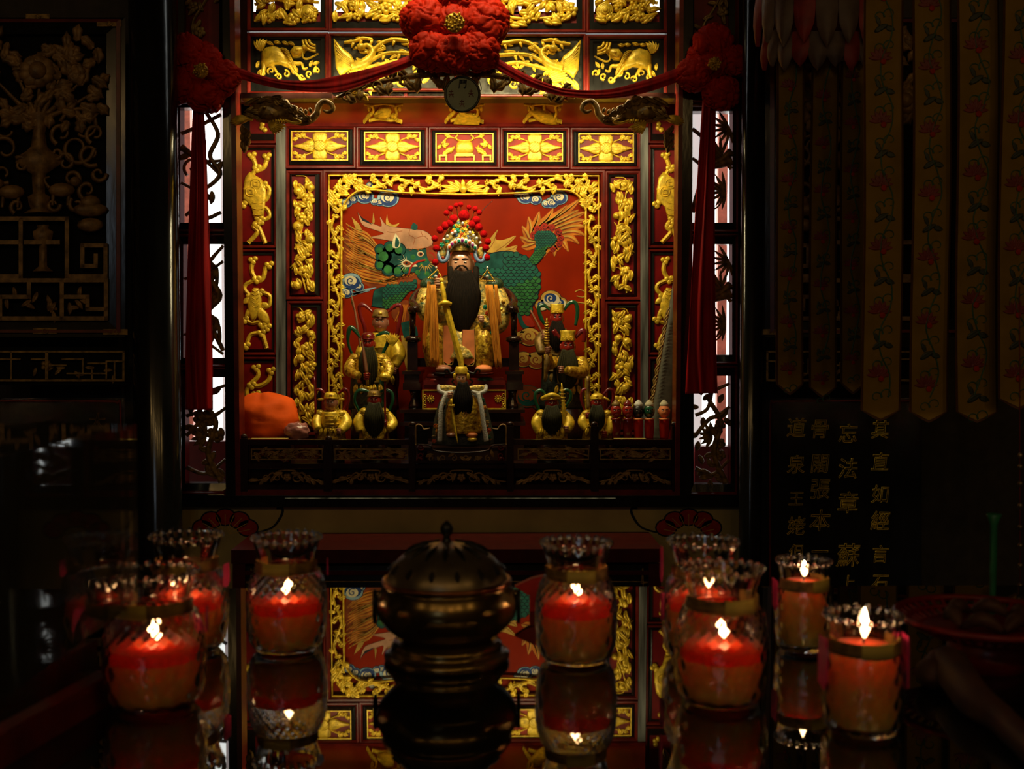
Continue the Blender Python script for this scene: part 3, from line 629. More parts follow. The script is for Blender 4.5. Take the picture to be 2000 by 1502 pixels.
for s, (L, R) in (('left', (455, 541)), ('right', (1265, 1352))):
    lr = (471, 531) if s == 'left' else (1277, 1338)
    for k, (y0, y1) in enumerate(((283, 485), (487, 694), (697, 880))):
        o = (L, y0, R, y1); i = (lr[0]+k*2.0 if s == 'left' else lr[0], y0+11, lr[1]+(k*2.0 if s == 'left' else 0), y1-12)
        lab = [['red panel of gilt coins and ribbons, topmost on the left side of the niche', 'red panel of gilt fan and ribbons, middle of the left side of the niche', 'red panel with gilt ribbon half hidden by the orange cloth bundle'],
               ['red panel of gilt coins and ribbons, topmost on the right side of the niche', 'red panel of gilt fan and ribbons, middle of the right side of the niche', 'red panel behind the furled olive flag, lowest on the right side']][s == 'right'][k]
        ribbon_panel(lab, o, i, s == 'right', k)
    # short panel over the ribbon panels
    o = (L, 190, R, 281); t = fielded('ribbon_panel', 'short red panel half hidden by the dragon-fish bracket, top %s of the niche' % s, MBK, o, (lr[0]+18 if s == 'left' else lr[0]-4, 200, lr[1]+3, 262), 'gilt ribbon panels at the niche sides', mw=6, field=.010)
    mb = MB(); xx = 512 if s == 'left' else 1285; dome(mb, MBK, circ(xx, 250, 5), .008, .004); dome(mb, MBK, circ(xx+6, 254, 5), .008, .004); dome(mb, MBK, circ(xx+1, 243, 5), .008, .004); mb.build('gilt_cloud', 'gold', t)

# ---------------------------------------------------------------- tilted frieze over the niche with three gilt ornaments
def MT(px, py, h=0.0):                          # plane leaning forward from the back wall top to the upper rows
    a = pt(900, 192, 4.02); b = pt(900, 246, YB); e = (b-a); n = Vector((0, -e.z, e.y)); n = -n.normalized() if n.z > 0 else n.normalized()
    d = ray(px, py); t = (a-CAM).dot(n)/d.dot(n); return CAM+d*t+n*h
t = thing('frieze_board', 'plain orange-red sloping board with three gilt ornaments above the small panels', 'carved panel', MT(905, 246))
mb = MB(); pbox(mb, MT, 544, 188, 1266, 246, -0.02, 0.0); mb.build('board', 'red_frieze', t)
for x0, x1 in ((544, 1266),):
    mb = MB(); pbox(mb, MT, x0, 241, x1, 247, 0.0, 0.012); mb.build('lower_moulding', 'red_lacquer', t); mb = MB(); pbox(mb, MT, x0, 187, x1, 195, 0.0, 0.014); mb.build('upper_moulding', 'red_lacquer', t)
for k, cx in enumerate((749, 908, 1061)):
    x0, x1 = cx-38, cx+38; b = 0.0
    o = MB(); stroke(o, MT, [(x0, 200), (x0+14, 203), (x0+18, 215), (x0+8, 226), (x0, 237)], [5, 6, 6, 6, 5], .012, b); stroke(o, MT, [(x1, 200), (x1-14, 204), (x1-12, 218), (x1-16, 230), (x1-2, 237)], [5, 6, 6, 6, 5], .012, b); stroke(o, MT, [(x0+12, 203), (cx, 200), (x1-14, 203)], 5, .010, b); stroke(o, MT, [(x0+10, 234), (cx-8, 230), (cx+14, 233), (x1-10, 230)], 5, .010, b)
    g = o.build('gilt_scroll', 'gold', t)
    o = MB()
    if k == 0: dome(o, MT, [(cx-14, 226), (cx-10, 212), (cx-2, 201), (cx+12, 203), (cx+16, 214), (cx+14, 224), (cx, 230)], .018, b, .5); leaf(o, MT, cx-18, 222, -.5, 26, 9, .014, 0, b+.004)
    elif k == 1: slab(o, MT, [(cx-22, 236), (cx-6, 212), (cx+30, 226), (cx+28, 238)], .014, b); stroke(o, MT, [(cx-10, 218), (cx+10, 210), (cx+30, 204)], 5, .014, b)
    else: dome(o, MT, leafpts(cx-26, 212, .45, 64, 24, 0), .016, b, .5); leaf(o, MT, cx-16, 226, -.2, 30, 8, .012, 0, b)
    o.build('emblem', 'gold', t)
    for q in range(5):
        o = MB(); leaf(o, MT, x0+8+q*15, 204+(q % 2)*28, 1.2 if q % 2 == 0 else -1.4, 13, 7, .010, .4, b); o.build('leaf', 'gold', t)
# gilt openwork frame of the painting
t = thing('openwork_frame', 'gilt openwork scroll frame around the painted dragon-horse backdrop', 'frame', MBK(905, 850))
mb = MB(); moulding(mb, MBK, (631, 332, 1182, 870), 9, 0.014); mb.build('moulding', 'red_lacquer', t)
b = 0.0
mb = MB()
stroke(mb, MBK, [(643, 342), (643, 600), (643, 850)], 3.2, .012, b); stroke(mb, MBK, [(1169, 343), (1169, 600), (1169, 850)], 3.2, .012, b); stroke(mb, MBK, [(642, 343), (905, 343), (1170, 344)], 3.2, .012, b)
mb.build('outer_border', 'gold', t)
mb = MB()
inner = [(667, 850), (667, 742), (664, 736), (667, 728), (667, 430), (668, 412), (673, 398), (684, 384), (700, 374), (722, 371), (748, 373), (790, 377), (850, 379), (905, 380), (960, 379), (1020, 377), (1070, 372), (1100, 371), (1118, 375), (1131, 384), (1139, 397), (1143, 412), (1144, 430), (1144, 728), (1147, 736), (1144, 742), (1144, 850)]
stroke(mb, MBK, inner, 4.2, .014, b, 3); mb.build('inner_border', 'gold', t)
def scroll_run(P0, P1, Wd, seed):
    """acanthus scrolls along a strip from P0 to P1, half width Wd px"""
    r = random.Random(seed); dx, dy = P1[0]-P0[0], P1[1]-P0[1]; L = math.hypot(dx, dy); ux, uy = dx/L, dy/L; nx, ny = -uy, ux
    n = max(2, int(L/44)); st = L/n
    at = lambda s, d: (P0[0]+ux*s+nx*d, P0[1]+uy*s+ny*d)
    mb = MB(); stroke(mb, MBK, [at(k*st/2, Wd*.72*math.sin(k*math.pi/2)) for k in range(2*n+1)], 5.5, .011, b, 5); mb.build('scroll_stem', 'gold', t)
    for k in range(n):
        s0 = (k+.5)*st; sg = 1 if k % 2 == 0 else -1; base = math.atan2(uy, ux)
        mb = MB(); c = at(s0+4, -sg*Wd*.22); spiral(mb, MBK, c[0], c[1], Wd*.78, Wd*.15, base+sg*2.0, -sg*.95, 6.0, .011, b)
        e = at(s0+4, -sg*Wd*.22); dome(mb, MBK, circ(e[0], e[1], Wd*.24, 8), .014, b); mb.build('scroll', 'gold', t)
        for q in range(5):
            s = s0-st*.5+q*st*.22; f = at(s, sg*Wd*.55*(1 if q < 2 else -.7)); mb = MB()
            leaf(mb, MBK, f[0], f[1], base+(sg*1.0 if q % 2 else -sg*.8)+r.uniform(-.3, .3), Wd*1.45, Wd*.85, .013, -sg*.7, b, 2); mb.build('acanthus_leaf', 'gold', t)
        mb = MB(); f = at(s0+st*.45, sg*Wd*.5); blossom(mb, MBK, f[0], f[1], Wd*.34, .013, 3, r.random()*6, b); mb.build('bud', 'gold', t)
scroll_run((655, 420), (655, 850), 11, 1); scroll_run((1157, 420), (1157, 850), 11, 2)
scroll_run((700, 358), (862, 361), 13, 3); scroll_run((1110, 358), (948, 361), 13, 4)
scroll_run((655, 415), (662, 366), 13, 5); scroll_run((1156, 415), (1149, 366), 13, 6); scroll_run((660, 358), (702, 357), 12, 7); scroll_run((1151, 358), (1108, 357), 12, 8)
for a, L in ((0, 40), (.28, 40), (.62, 30), (1.0, 22), (math.pi/2, 18), (math.pi, 40), (math.pi-.28, 40), (math.pi-.62, 30), (math.pi-1.0, 22)):
    mb = MB(); leaf(mb, MBK, 905+8*math.cos(a), 372-4*math.sin(a), -a, L, 9, .014, .15 if a < 1.57 else -.15, b); mb.build('palmette_leaf', 'gold', t)
mb = MB(); dome(mb, MBK, circ(905, 370, 7), .018, b); mb.build('palmette_boss', 'gold', t)
# ================================================================ painted backdrop: everything here is flat paint on one board
YM = 4.216; MM = PL(YM)
mural = thing('painted_backdrop', 'red board painted with a green-scaled dragon-horse, flames and clouds behind the seated statue', 'painting', MM(905, 870))
mb = MB(); pbox(mb, MM, 632, 336, 1180, 872, -0.012, 0.0); mb.build('board', 'mural_red', mural)
def C(x, y): return (600+x/3.3333, 340+y/3.3333)
def paint(name, m, polys, layer):
    mb = MB()
    for P in polys: mb.add([MM(x, y, 0.0004*layer) for x, y in P], [tuple(range(len(P)))], False)
    return mb.build(name, m, mural)
def pstroke(name, m, lines, layer, n=6):
    mb = MB()
    for P, w in lines: stroke(mb, MM, P, w, 0.0004*layer, 0, n, flat=True)
    return mb.build(name, m, mural)
def cc(pts, n=5):                                # smooth closed outline
    P = list(pts)+[pts[0]]; return cr(P, n)[:-1]
r = random.Random(11)
# mane
paint('painted_mane', 'p_brown', [cc([C(*p) for p in ((240, 400), (330, 380), (420, 440), (470, 500), (460, 600), (520, 650), (640, 640), (740, 620), (800, 600), (760, 700), (690, 720), (560, 720), (430, 740), (330, 690), (240, 640))])], 1)
L = []
for k in range(22):
    y0 = 380+k*14; yb = 470+k*11
    L.append(([C(235+r.uniform(0, 40), y0-60+r.uniform(-20, 20)), C(310, y0-20), C(390, y0+10+12*math.sin(k)), C(470+k*6, yb+20)], [1.0, 4.5, 5, 3.5]))
for k in range(9): L.append(([C(440+k*28, 700-k*4), C(520+k*22, 690-k*6), C(640+k*10, 660-k*12), C(740+k*4, 610-k*5)], [1, 4, 4.5, 3]))
pstroke('painted_mane_strand', 'p_orange', L, 2)
pstroke('painted_mane_light', 'p_ochre', [([(x-.6, y-1.0) for x, y in P], [q*.22 for q in w]) for P, w in L], 3)
pstroke('painted_mane_line', 'p_brown', [([(x+1.5, y+3.5) for x, y in P], .9) for P, w in L], 3)
# horn and muzzle
H = cc([C(*p) for p in ((330, 250), (365, 300), (430, 325), (485, 340), (475, 280), (520, 335), (640, 355), (760, 370), (815, 420), (800, 475), (715, 492), (630, 482), (555, 440), (490, 425), (415, 412), (500, 388), (430, 360), (360, 330))], 4)
paint('painted_horn_outline', 'p_dark', [[(x+(x-770)*.012, y+(y-465)*.03) for x, y in H]], 4); paint('painted_horn', 'p_pink', [H], 5)
paint('painted_horn_tip', 'p_dark', [[C(332, 256), C(362, 305), C(425, 330), C(395, 305), C(360, 285)]], 6)
pstroke('painted_crack', 'p_brown', [([C(670, 360), C(665, 395), C(700, 420), C(690, 460)], .9), ([C(700, 420), C(760, 405), C(790, 430)], .9), ([C(620, 370), C(560, 380), C(520, 375)], .8), ([C(660, 480), C(670, 500), C(690, 480)], .8), ([C(740, 370), C(750, 400)], .8)], 6)
# cheek bosses and face
FB = cc([C(*p) for p in ((590, 480), (700, 488), (790, 480), (845, 505), (862, 560), (830, 600), (850, 640), (800, 690), (730, 680), (700, 640), (620, 640), (560, 600))])
paint('painted_face_outline', 'p_dark', [[(x+(x-815)*.03, y+(y-512)*.05) for x, y in FB]], 4); paint('painted_face', 'p_teal', [FB], 5)
fs = [(500, 535, 52), (475, 492, 34), (540, 478, 40), (600, 492, 40), (478, 590, 36), (530, 618, 44), (592, 628, 38), (640, 618, 30), (560, 550, 60)]
paint('painted_cheek_outline', 'p_dark', [circ(*C(x, y), (q+4)/3.333, 18) for x, y, q in fs], 5)
paint('painted_cheek', 'p_teal', [circ(*C(x, y), q/3.333, 18) for x, y, q in fs], 6)
paint('painted_boss', 'p_green', [circ(*C(x-4, y+2), q*.62/3.333, 16) for x, y, q in fs[:-1]], 7)
paint('painted_boss', 'p_green', [circ(*C(x, y), 14/3.333*k_, 14) for x, y, k_ in ((690, 540, 1.2), (770, 560, 1.0), (745, 590, .9), (720, 640, 1.2), (780, 650, 1.2))], 6)
paint('painted_ear', 'p_cream', [cc([C(*p) for p in ((575, 385), (605, 430), (600, 475), (560, 480), (556, 440))])], 8); paint('painted_ear_inner', 'p_teal', [cc([C(*p) for p in ((578, 405), (600, 440), (592, 475), (572, 470))])], 9)
paint('painted_fin', 'p_teal', [cc([C(*p) for p in ((690, 315), (718, 335), (712, 362), (675, 355))])], 7)
paint('painted_snout', 'p_brown', [cc([C(*p) for p in ((775, 478), (830, 462), (862, 500), (862, 570), (820, 588), (785, 550))])], 7)
pstroke('painted_snout_fold', 'p_red', [([C(795, 485), C(830, 490), C(845, 520)], 3.5), ([C(795, 510), C(820, 520), C(835, 550)], 3.5), ([C(800, 545), C(815, 560), C(840, 575)], 3)], 8)
def spikes(cx, cy, n, a0, a1, r0, r1): return [[C(cx+r0*math.cos(a-.09), cy+r0*math.sin(a-.09)), C(cx+(r1+(12 if k % 2 else -6))*math.cos(a), cy+(r1+(12 if k % 2 else -6))*math.sin(a)), C(cx+r0*math.cos(a+.09), cy+r0*math.sin(a+.09))] for k in range(n) for a in (a0+(a1-a0)*k/(n-1),)]
paint('painted_eyebrow', 'p_cream', spikes(650, 582, 9, 1.9, 4.6, 22, 58), 8); paint('painted_beard_tuft', 'p_ochre', spikes(770, 570, 9, .2, 2.4, 30, 72), 8); paint('painted_lash', 'p_orange', spikes(735, 500, 8, 3.5, 5.6, 10, 46), 8)
paint('painted_eye_rim', 'p_cream', [cc([C(*p) for p in ((612, 580), (640, 560), (675, 572), (720, 600), (670, 604), (635, 604))]), circ(*C(737, 520), 6.8, 14, 5.2)], 9); paint('painted_eye', 'p_brown', [cc([C(*p) for p in ((622, 580), (645, 566), (680, 584), (650, 596))]), circ(*C(738, 521), 4.6, 14, 3.8)], 10); paint('painted_pupil', 'p_dark', [circ(*C(740, 521), 2.4, 10), circ(*C(646, 580), 2.2, 10)], 11)
pstroke('painted_whisker', 'p_red', [([C(660, 660), C(680, 600), C(720, 570), C(770, 560)], [2, 4, 4, 3])], 10)
# bodies with scales
def scaled(out, x0, x1, y0, y1, st, layer, nm, keep):
    paint('painted_'+nm+'_outline', 'p_dark', [[(x+(x-sum(p[0] for p in out)/len(out))*.03, y+(y-sum(p[1] for p in out)/len(out))*.03) for x, y in out]], layer)
    paint('painted_'+nm, 'p_teal', [out], layer+1)
    def inside(x, y):
        c = False; n = len(out)
        for i in range(n):
            (xa_, ya), (xb_, yb) = out[i], out[i-1]
            if (ya > y) != (yb > y) and x < (xb_-xa_)*(y-ya)/(yb-ya)+xa_: c = not c
        return c
    mbk = MB(); mbg = MB(); mbt = MB(); k = 0; y = y1; base = .0004*(layer+2)
    while y > y0:                                 # rows from the bottom up, each overlapping the one below
        x = x0+(st*.5 if k % 2 else 0)
        while x < x1:
            if inside(x, y) and keep(x, y):
                for M_, P, dz in ((mbk, circ(x, y, st*.62, 14), 0), (mbg if y > (y0+y1)/2-(x-(x0+x1)/2)*.35 else mbt, circ(x, y-.4, st*.50, 14), 2e-5)):
                    M_.add([MM(px, py, base+k*4e-5+dz) for px, py in P], [tuple(range(len(P)))], False)
            x += st
        y -= st*.60; k += 1
    struct(mbk.build('painted_scale_edges', 'p_dark', mural), 'stuff')
    for M_, m in ((mbg, 'p_green'), (mbt, 'p_teal_light')):
        if M_.v: struct(M_.build('painted_scales', m, mural), 'stuff')
scaled(cc([C(*p) for p in ((1080, 600), (1150, 540), (1240, 510), (1340, 510), (1450, 555), (1505, 640), (1512, 740), (1470, 850), (1420, 920), (1380, 900), (1350, 780), (1260, 730), (1120, 740))]), 930, 1056, 490, 630, 10.5, 4, 'body', lambda x, y: x > 985 or y > 525)
scaled(cc([C(*p) for p in ((425, 850), (440, 760), (500, 735), (610, 715), (705, 700), (700, 740), (620, 800), (560, 870), (430, 860))]), 728, 815, 548, 604, 7.5, 4, 'chest', lambda x, y: x > 750)
# tail hair
ends = [(1395, 475), (1385, 410), (1398, 340), (1440, 280), (1510, 245), (1600, 225), (1690, 205), (1785, 155), (1765, 235), (1815, 245), (1815, 300), (1815, 345), (1812, 400), (1770, 455), (1700, 505), (1610, 535), (1540, 540)]
L = []
for k, (ex_, ey) in enumerate(ends):
    a = math.pi*1.15-k*(math.pi*1.35)/16; sx, sy = 1550+95*math.cos(a), 425-75*math.sin(a); mx, my = (sx+ex_)/2+30*math.sin(a)*(1 if k > 4 else .3), (sy+ey)/2-22*math.cos(a*.5)
    L.append(([C(1552, 425), C(sx, sy), C(mx, my), C(ex_, ey)], [10, 16, 14, 1.5]))
pstroke('painted_tail_edge', 'p_brown', [(P, [q+1.8 for q in w]) for P, w in L], 3)
mb = MB()
for k, (P, w) in enumerate(L): stroke(mb, MM, P, w, 0.0004*3.4+k*2e-5, 0, 6, flat=True)
mb.build('painted_tail_lock', 'p_orange', mural)
pstroke('painted_tail_light', 'p_ochre', [([(x+.8, y-1.2) for x, y in P], [q*.22 for q in w]) for P, w in L], 4.5); pstroke('painted_tail_line', 'p_brown', [([(x-1.2, y+1.8) for x, y in P], [q*.16 for q in w]) for P, w in L], 4.5)
cur = [(1475, 400, 26), (1500, 360, 26), (1545, 345, 26), (1590, 350, 26), (1635, 380, 26), (1650, 420, 24), (1640, 460, 22), (1600, 490, 20)]
paint('painted_curl', 'p_red', [circ(*C(x, y), q/3.333, 14) for x, y, q in cur], 5)
mb = MB()
for x, y, q in cur: spiral(mb, lambda a, b_, h=0: MM(a, b_, .0026), *C(x, y), q*.7/3.333, .6, 0, 1.2, 1.2, 0)
mb.build('painted_curl_line', 'p_dark', mural)
scaled(cc([C(*p) for p in ((1440, 555), (1480, 500), (1490, 450), (1480, 400), (1520, 375), (1580, 375), (1620, 410), (1605, 460), (1560, 480), (1540, 530), (1500, 580), (1460, 580))]), 1030, 1090, 445, 520, 5.5, 7, 'tail', lambda x, y: True)
# flames on the back
paint('painted_flame', 'p_ochre', [cc([C(*p) for p in f], 4) for f in (((1150, 500), (1170, 450), (1240, 362), (1225, 420), (1270, 430), (1358, 402), (1320, 450), (1290, 480), (1365, 465), (1360, 495), (1395, 528), (1300, 508), (1200, 512)), ((430, 250), (440, 310), (425, 320)), ((520, 260), (530, 310), (560, 330), (600, 320), (570, 345), (515, 330)), ((290, 280), (340, 330), (360, 380), (320, 360)))], 3)
pstroke('painted_flame_line', 'p_brown', [([C(1180, 495), C(1215, 440), C(1235, 370)], .9), ([C(1230, 500), C(1290, 460), C(1350, 408)], .9), ([C(1290, 500), C(1340, 485), C(1362, 468)], .9)], 4)
# clouds
def cloud(lobes, cols, layer):
    """curling cloud: outline, pale body, coloured crescents, pale curl and a spiral line per lobe"""
    edge, body, shade, heart = cols
    mb = MB()
    def discs(nm, m, rad, dx, dy, ly): paint(nm, m, [circ(x+q*dx, y+q*dy, max(q*rad[0]+rad[1], .8), 20, max((q*rad[0]+rad[1])*.82, .7)) for x, y, q in lobes], ly)
    discs('painted_cloud_outline', edge, (1, 1.2), 0, 0, layer); discs('painted_cloud_body', body, (1, 0), 0, 0, layer+1)
    for i, (x, y, q) in enumerate(lobes):
        g = lambda rr, ox, oy: circ(x+q*ox, y+q*oy, q*rr, 20, q*rr*.8)
        paint('painted_cloud_crescent', shade, [g(.80, .06, .10)], layer+2+i*.12); paint('painted_cloud_heart', heart, [g(.60, -.06, -.08)], layer+2.04+i*.12)
        if q > 6: spiral(mb, lambda a_, b_, h=0, i=i: MM(a_, b_, .0004*(layer+2.08+i*.12)), x-q*.05, y-q*.06, q*.42, .5, 1.0, 1.25, max(1.0, q*.13), 0)
    if mb.v: mb.build('painted_cloud_spiral', shade, mural)
blue = ('p_dark', 'p_sky', 'p_blue', 'p_cream')
cloud([(742, 396, 8), (732, 394, 8), (690, 390, 9), (677, 396, 11), (712, 383, 18), (758, 387, 21)], blue, 3)
cloud([(728, 345, 6), (733, 352, 6), (722, 361, 6)], blue, 3)
cloud([(1012, 380, 8), (1068, 398, 10), (1046, 390, 12), (1026, 385, 16), (1078, 396, 13), (1092, 386, 17)], blue, 3)
cloud([(700, 560, 11), (677, 572, 12), (686, 550, 20)], blue, 4)
pstroke('painted_cloud_tail', 'p_sky', [([(690, 575), (715, 566), (735, 562)], [6, 4, 1]), ([(672, 580), (700, 572), (722, 568)], [5, 4, 1])], 5)
gold_c = ('p_dark', 'p_ochre', 'p_brown', 'p_ochre')
cloud([(1058, 596, 13), (1094, 592, 14), (1076, 584, 20)], ('p_dark', 'p_ochre', 'p_cream', 'p_blue'), 4)
cloud([(1050, 664, 11), (1020, 658, 14), (1034, 658, 21)], gold_c, 4)
cloud([(1066, 708, 11), (1022, 702, 18), (1048, 704, 20)], gold_c, 4)
cloud([(1030, 774, 26), (1062, 782, 26)], ('p_teal', 'p_brown', 'p_teal', 'p_brown'), 4)
pstroke('painted_streamer', 'p_ochre', [([(1100, 588), (1125, 590), (1143, 592)], [2.5, 2, 2]), ([(1123, 570), (1132, 566), (1142, 570), (1140, 580), (1126, 578)], 1.8)], 4)
paint('painted_hoof', 'p_brown', [cc([C(*p) for p in ((560, 860), (640, 820), (680, 860), (690, 960), (600, 970), (550, 920))])], 4); pstroke('painted_hoof_flame', 'p_orange', [([C(570+i*16, 960), C(600+i*10, 900), C(620+i*8, 850)], [1, 3, 1.5]) for i in range(5)], 5)
paint('painted_leg', 'p_teal', [cc([C(*p) for p in ((610, 970), (690, 960), (720, 1060), (640, 1080))]), cc([C(*p) for p in ((1360, 900), (1430, 910), (1460, 980), (1400, 1000))])], 5); paint('painted_leg_flame', 'p_red', [cc([C(*p) for p in ((1380, 880), (1450, 930), (1480, 990), (1420, 980))])], 6)
paint('painted_wave', 'p_ochre', [cc([C(*p) for p in ((610, 1050), (700, 1080), (680, 1260), (640, 1250))])], 4)

# ================================================================ upper carved rows (in front of the niche back)
rows = []
GU = 'carved panels of the upper rows'
bev = 'black_lacquer'
def upanel(name, label, o, i, back, m=7, deep=-0.006):
    return fielded(name, label, MU, o, i, GU, mw=m, back=back, field=0.0, deep=deep, bevel=bev)
def beast(t, x0, y0, s, mir):
    """striding kylin in relief, 128 x 80 px"""
    X = (lambda u: x0+u*s) if not mir else (lambda u: x0+(128-u)*s)
    P = lambda *q: [(X(a), y0+b_*s) for a, b_ in q]; b = -0.004
    mb = MB()
    dome(mb, MU, P((16, 26), (24, 16), (40, 12), (56, 18), (68, 32), (74, 48), (66, 54), (52, 48), (36, 50), (24, 54), (16, 44)), .028, b, .45)
    stroke(mb, MU, P((62, 40), (72, 50), (82, 64), (96, 78)), [16, 12, 6, 5], .022, b); stroke(mb, MU, P((22, 44), (20, 56), (17, 70)), [14, 9, 5], .020, b)
    stroke(mb, MU, P((70, 44), (84, 46), (94, 46), (98, 56), (106, 54)), [10, 8, 6, 5, 3], .020, b); stroke(mb, MU, P((34, 46), (42, 58), (50, 70)), [10, 6, 4], .014, b)
    mb.build('beast_body', 'gold', t)
    mb = MB(); dome(mb, MU, P((72, 24), (80, 14), (94, 14), (104, 18), (100, 26), (90, 34), (78, 36)), .034, b, .5); dome(mb, MU, [(X(101)+5*s*math.cos(a*.6283), y0+17*s+5*s*math.sin(a*.6283)) for a in range(10)], .036, b)
    stroke(mb, MU, P((98, 26), (98, 36), (108, 38), (128, 28)), [3, 3, 3, 2], .014, b+.01); dome(mb, MU, [(X(88)+3*s*math.cos(a*.785), y0+23*s+2.4*s*math.sin(a*.785)) for a in range(8)], .008, b+.030); mb.build('beast_head', 'gold', t)
    for k in range(7):
        mb = MB(); a = .5+k*.12; q = P((56+k*4, 18+k*5))[0]; leaf(mb, MU, q[0], q[1], (a if not mir else math.pi-a), 20*s, 6*s, .016, 0, b+.016); mb.build('mane_lock', 'gold', t)
    for k in range(5):
        mb = MB(); q = P((16, 22))[0]; a = -2.6+k*.28; leaf(mb, MU, q[0], q[1], a if not mir else math.pi-a, 24*s, 8*s, .016, .8 if not mir else -.8, b+.004); mb.build('tail_lock', 'gold', t)
    for k in range(9):
        mb = MB(); q = P((4+k*15, 72-(k % 3)*6))[0]; spiral(mb, MU, q[0], q[1], 7*s, 2*s, k*1.1, 1.0, 4*s, .012, b); mb.build('cloud_scroll', 'gold', t)
    for u, v, a in ((110, 52, -1.3), (120, 64, -1.6), (116, 48, -.6), (40, 4, 0), (56, 4, .2), (26, 5, .1), (68, 5, .2), (6, 54, -1.4), (8, 66, -.8)):
        mb = MB(); q = P((u, v))[0]; leaf(mb, MU, q[0], q[1], a if not mir else math.pi-a, 14*s, 7*s, .014, .5, b); mb.build('leaf', 'gold', t)
    mb = MB(); ctr = P((122, 0))[0]
    for q, rr in enumerate((26, 20, 13)):
        arc = [(ctr[0]+(-1 if not mir else 1)*rr*s*math.cos(a*math.pi/12), ctr[1]+rr*s*math.sin(a*math.pi/12)*.85) for a in range(0, 7)]
        stroke(mb, MU, arc, 5*s, .010+.003*q, b)
    mb.build('sun_disc', 'gold', t)
def phoenix(t, x0, y0, mir):
    """flying phoenix, wing towards the outer edge; 200 x 110 px"""
    X = (lambda u: x0+u) if not mir else (lambda u: x0+200-u)
    P = lambda *q: [(X(a), y0+b_) for a, b_ in q]; A = lambda a: a if not mir else math.pi-a; b = -0.004
    mb = MB(); dome(mb, MU, P((0, 2), (16, 20), (34, 34), (42, 50), (36, 62), (22, 70), (14, 78), (4, 60)), .018, b, .6); 
    for k in range(7): stroke(mb, MU, P((3+k*1.5, 10+k*8), (18+k*2, 32+k*5), (34, 44+k*3)), [1.4, 1.6, .8], .003, b+.016)
    mb.build('wing', 'gold', t)
    for k in range(8):
        mb = MB(); q = P((24+k*3, 76-k*5))[0]; leaf(mb, MU, q[0], q[1], A(.35+.08*k), 40-k*2, 9, .018, -.3 if not mir else .3, b+.003); mb.build('feather', 'gold', t)
    mb = MB(); stroke(mb, MU, P((36, 60), (58, 52), (72, 38), (76, 26), (66, 16), (52, 20)), [20, 22, 15, 11, 10, 8], .028, b); dome(mb, MU, [(X(54)+9*math.cos(a*.6283), y0+20+7*math.sin(a*.6283)) for a in range(10)], .032, b); q = P((48, 22))[0]; leaf(mb, MU, q[0], q[1], A(math.pi-.3), 10, 5, .014, 0, b+.014); mb.build('phoenix_body', 'gold', t)
    for pts, w in ((((72, 30), (96, 10), (120, 4), (150, 8), (178, 6)), [9, 8, 8, 9, 5]), (((70, 46), (100, 32), (130, 30), (165, 32), (190, 28)), [8, 7, 7, 8, 5]), (((62, 60), (94, 52), (126, 46), (160, 52), (188, 46)), [8, 7, 7, 8, 5]), (((20, 10), (40, 8), (56, 2), (76, 4)), [5, 7, 7, 5])):
        mb = MB(); Q = P(*pts); stroke(mb, MU, Q, w, .016, b)
        for k in range(1, len(Q)):
            for s in (-1, 1): leaf(mb, MU, Q[k][0], Q[k][1], A(.6*s+2.6), 14, 6, .012, 0, b+.002)
        mb.build('tail_plume', 'gold', t)
    for k in range(10):
        mb = MB(); q = P((12+k*17, 92-(k*7) % 22))[0]; (spiral(mb, MU, q[0], q[1], 9, 2, k, 1.1, 5, .014, b) if k % 2 else leaf(mb, MU, q[0], q[1], A(-.6), 22, 11, .016, .6, b)); mb.build('cloud_scroll', 'gold', t)
    rr_ = random.Random(9)
    for k in range(26):
        mb = MB(); q = P((40+rr_.random()*150, 8+rr_.random()*92))[0]; leaf(mb, MU, q[0], q[1], A(rr_.uniform(-1, 1)), rr_.uniform(14, 24), rr_.uniform(7, 11), .012, .5, b-.002); mb.build('leaf', 'gold', t)
    for k in range(5):
        mb = MB(); q = P((4+k*15, 100-(k % 2)*6))[0]; leaf(mb, MU, q[0], q[1], A(-.9+.2*k), 24, 12, .018, .4, b); mb.build('leaf', 'gold', t)
t = upanel('kylin_panel', 'gilt striding kylin panel in the upper left corner above the swag', (483, 65, 642, 186), (494, 76, 627, 160), 'black_lacquer'); beast(t, 495, 78, 1.0, False)
t = upanel('kylin_panel', 'gilt striding kylin panel in the upper right corner above the swag', (1144, 69, 1303, 190), (1158, 81, 1289, 165), 'black_lacquer'); beast(t, 1160, 83, 1.0, True)
t = upanel('phoenix_panel', 'gilt phoenix with spread wing, just left of the large red rosette', (642, 66, 893, 178), (651, 71, 886, 172), 'silver_lacquer', 5); phoenix(t, 652, 73, False)
t = upanel('phoenix_panel', 'gilt phoenix with spread wing, just right of the large red rosette', (893, 67, 1144, 190), (900, 73, 1136, 184), 'silver_lacquer', 5); phoenix(t, 934, 76, True)
r = random.Random(21)
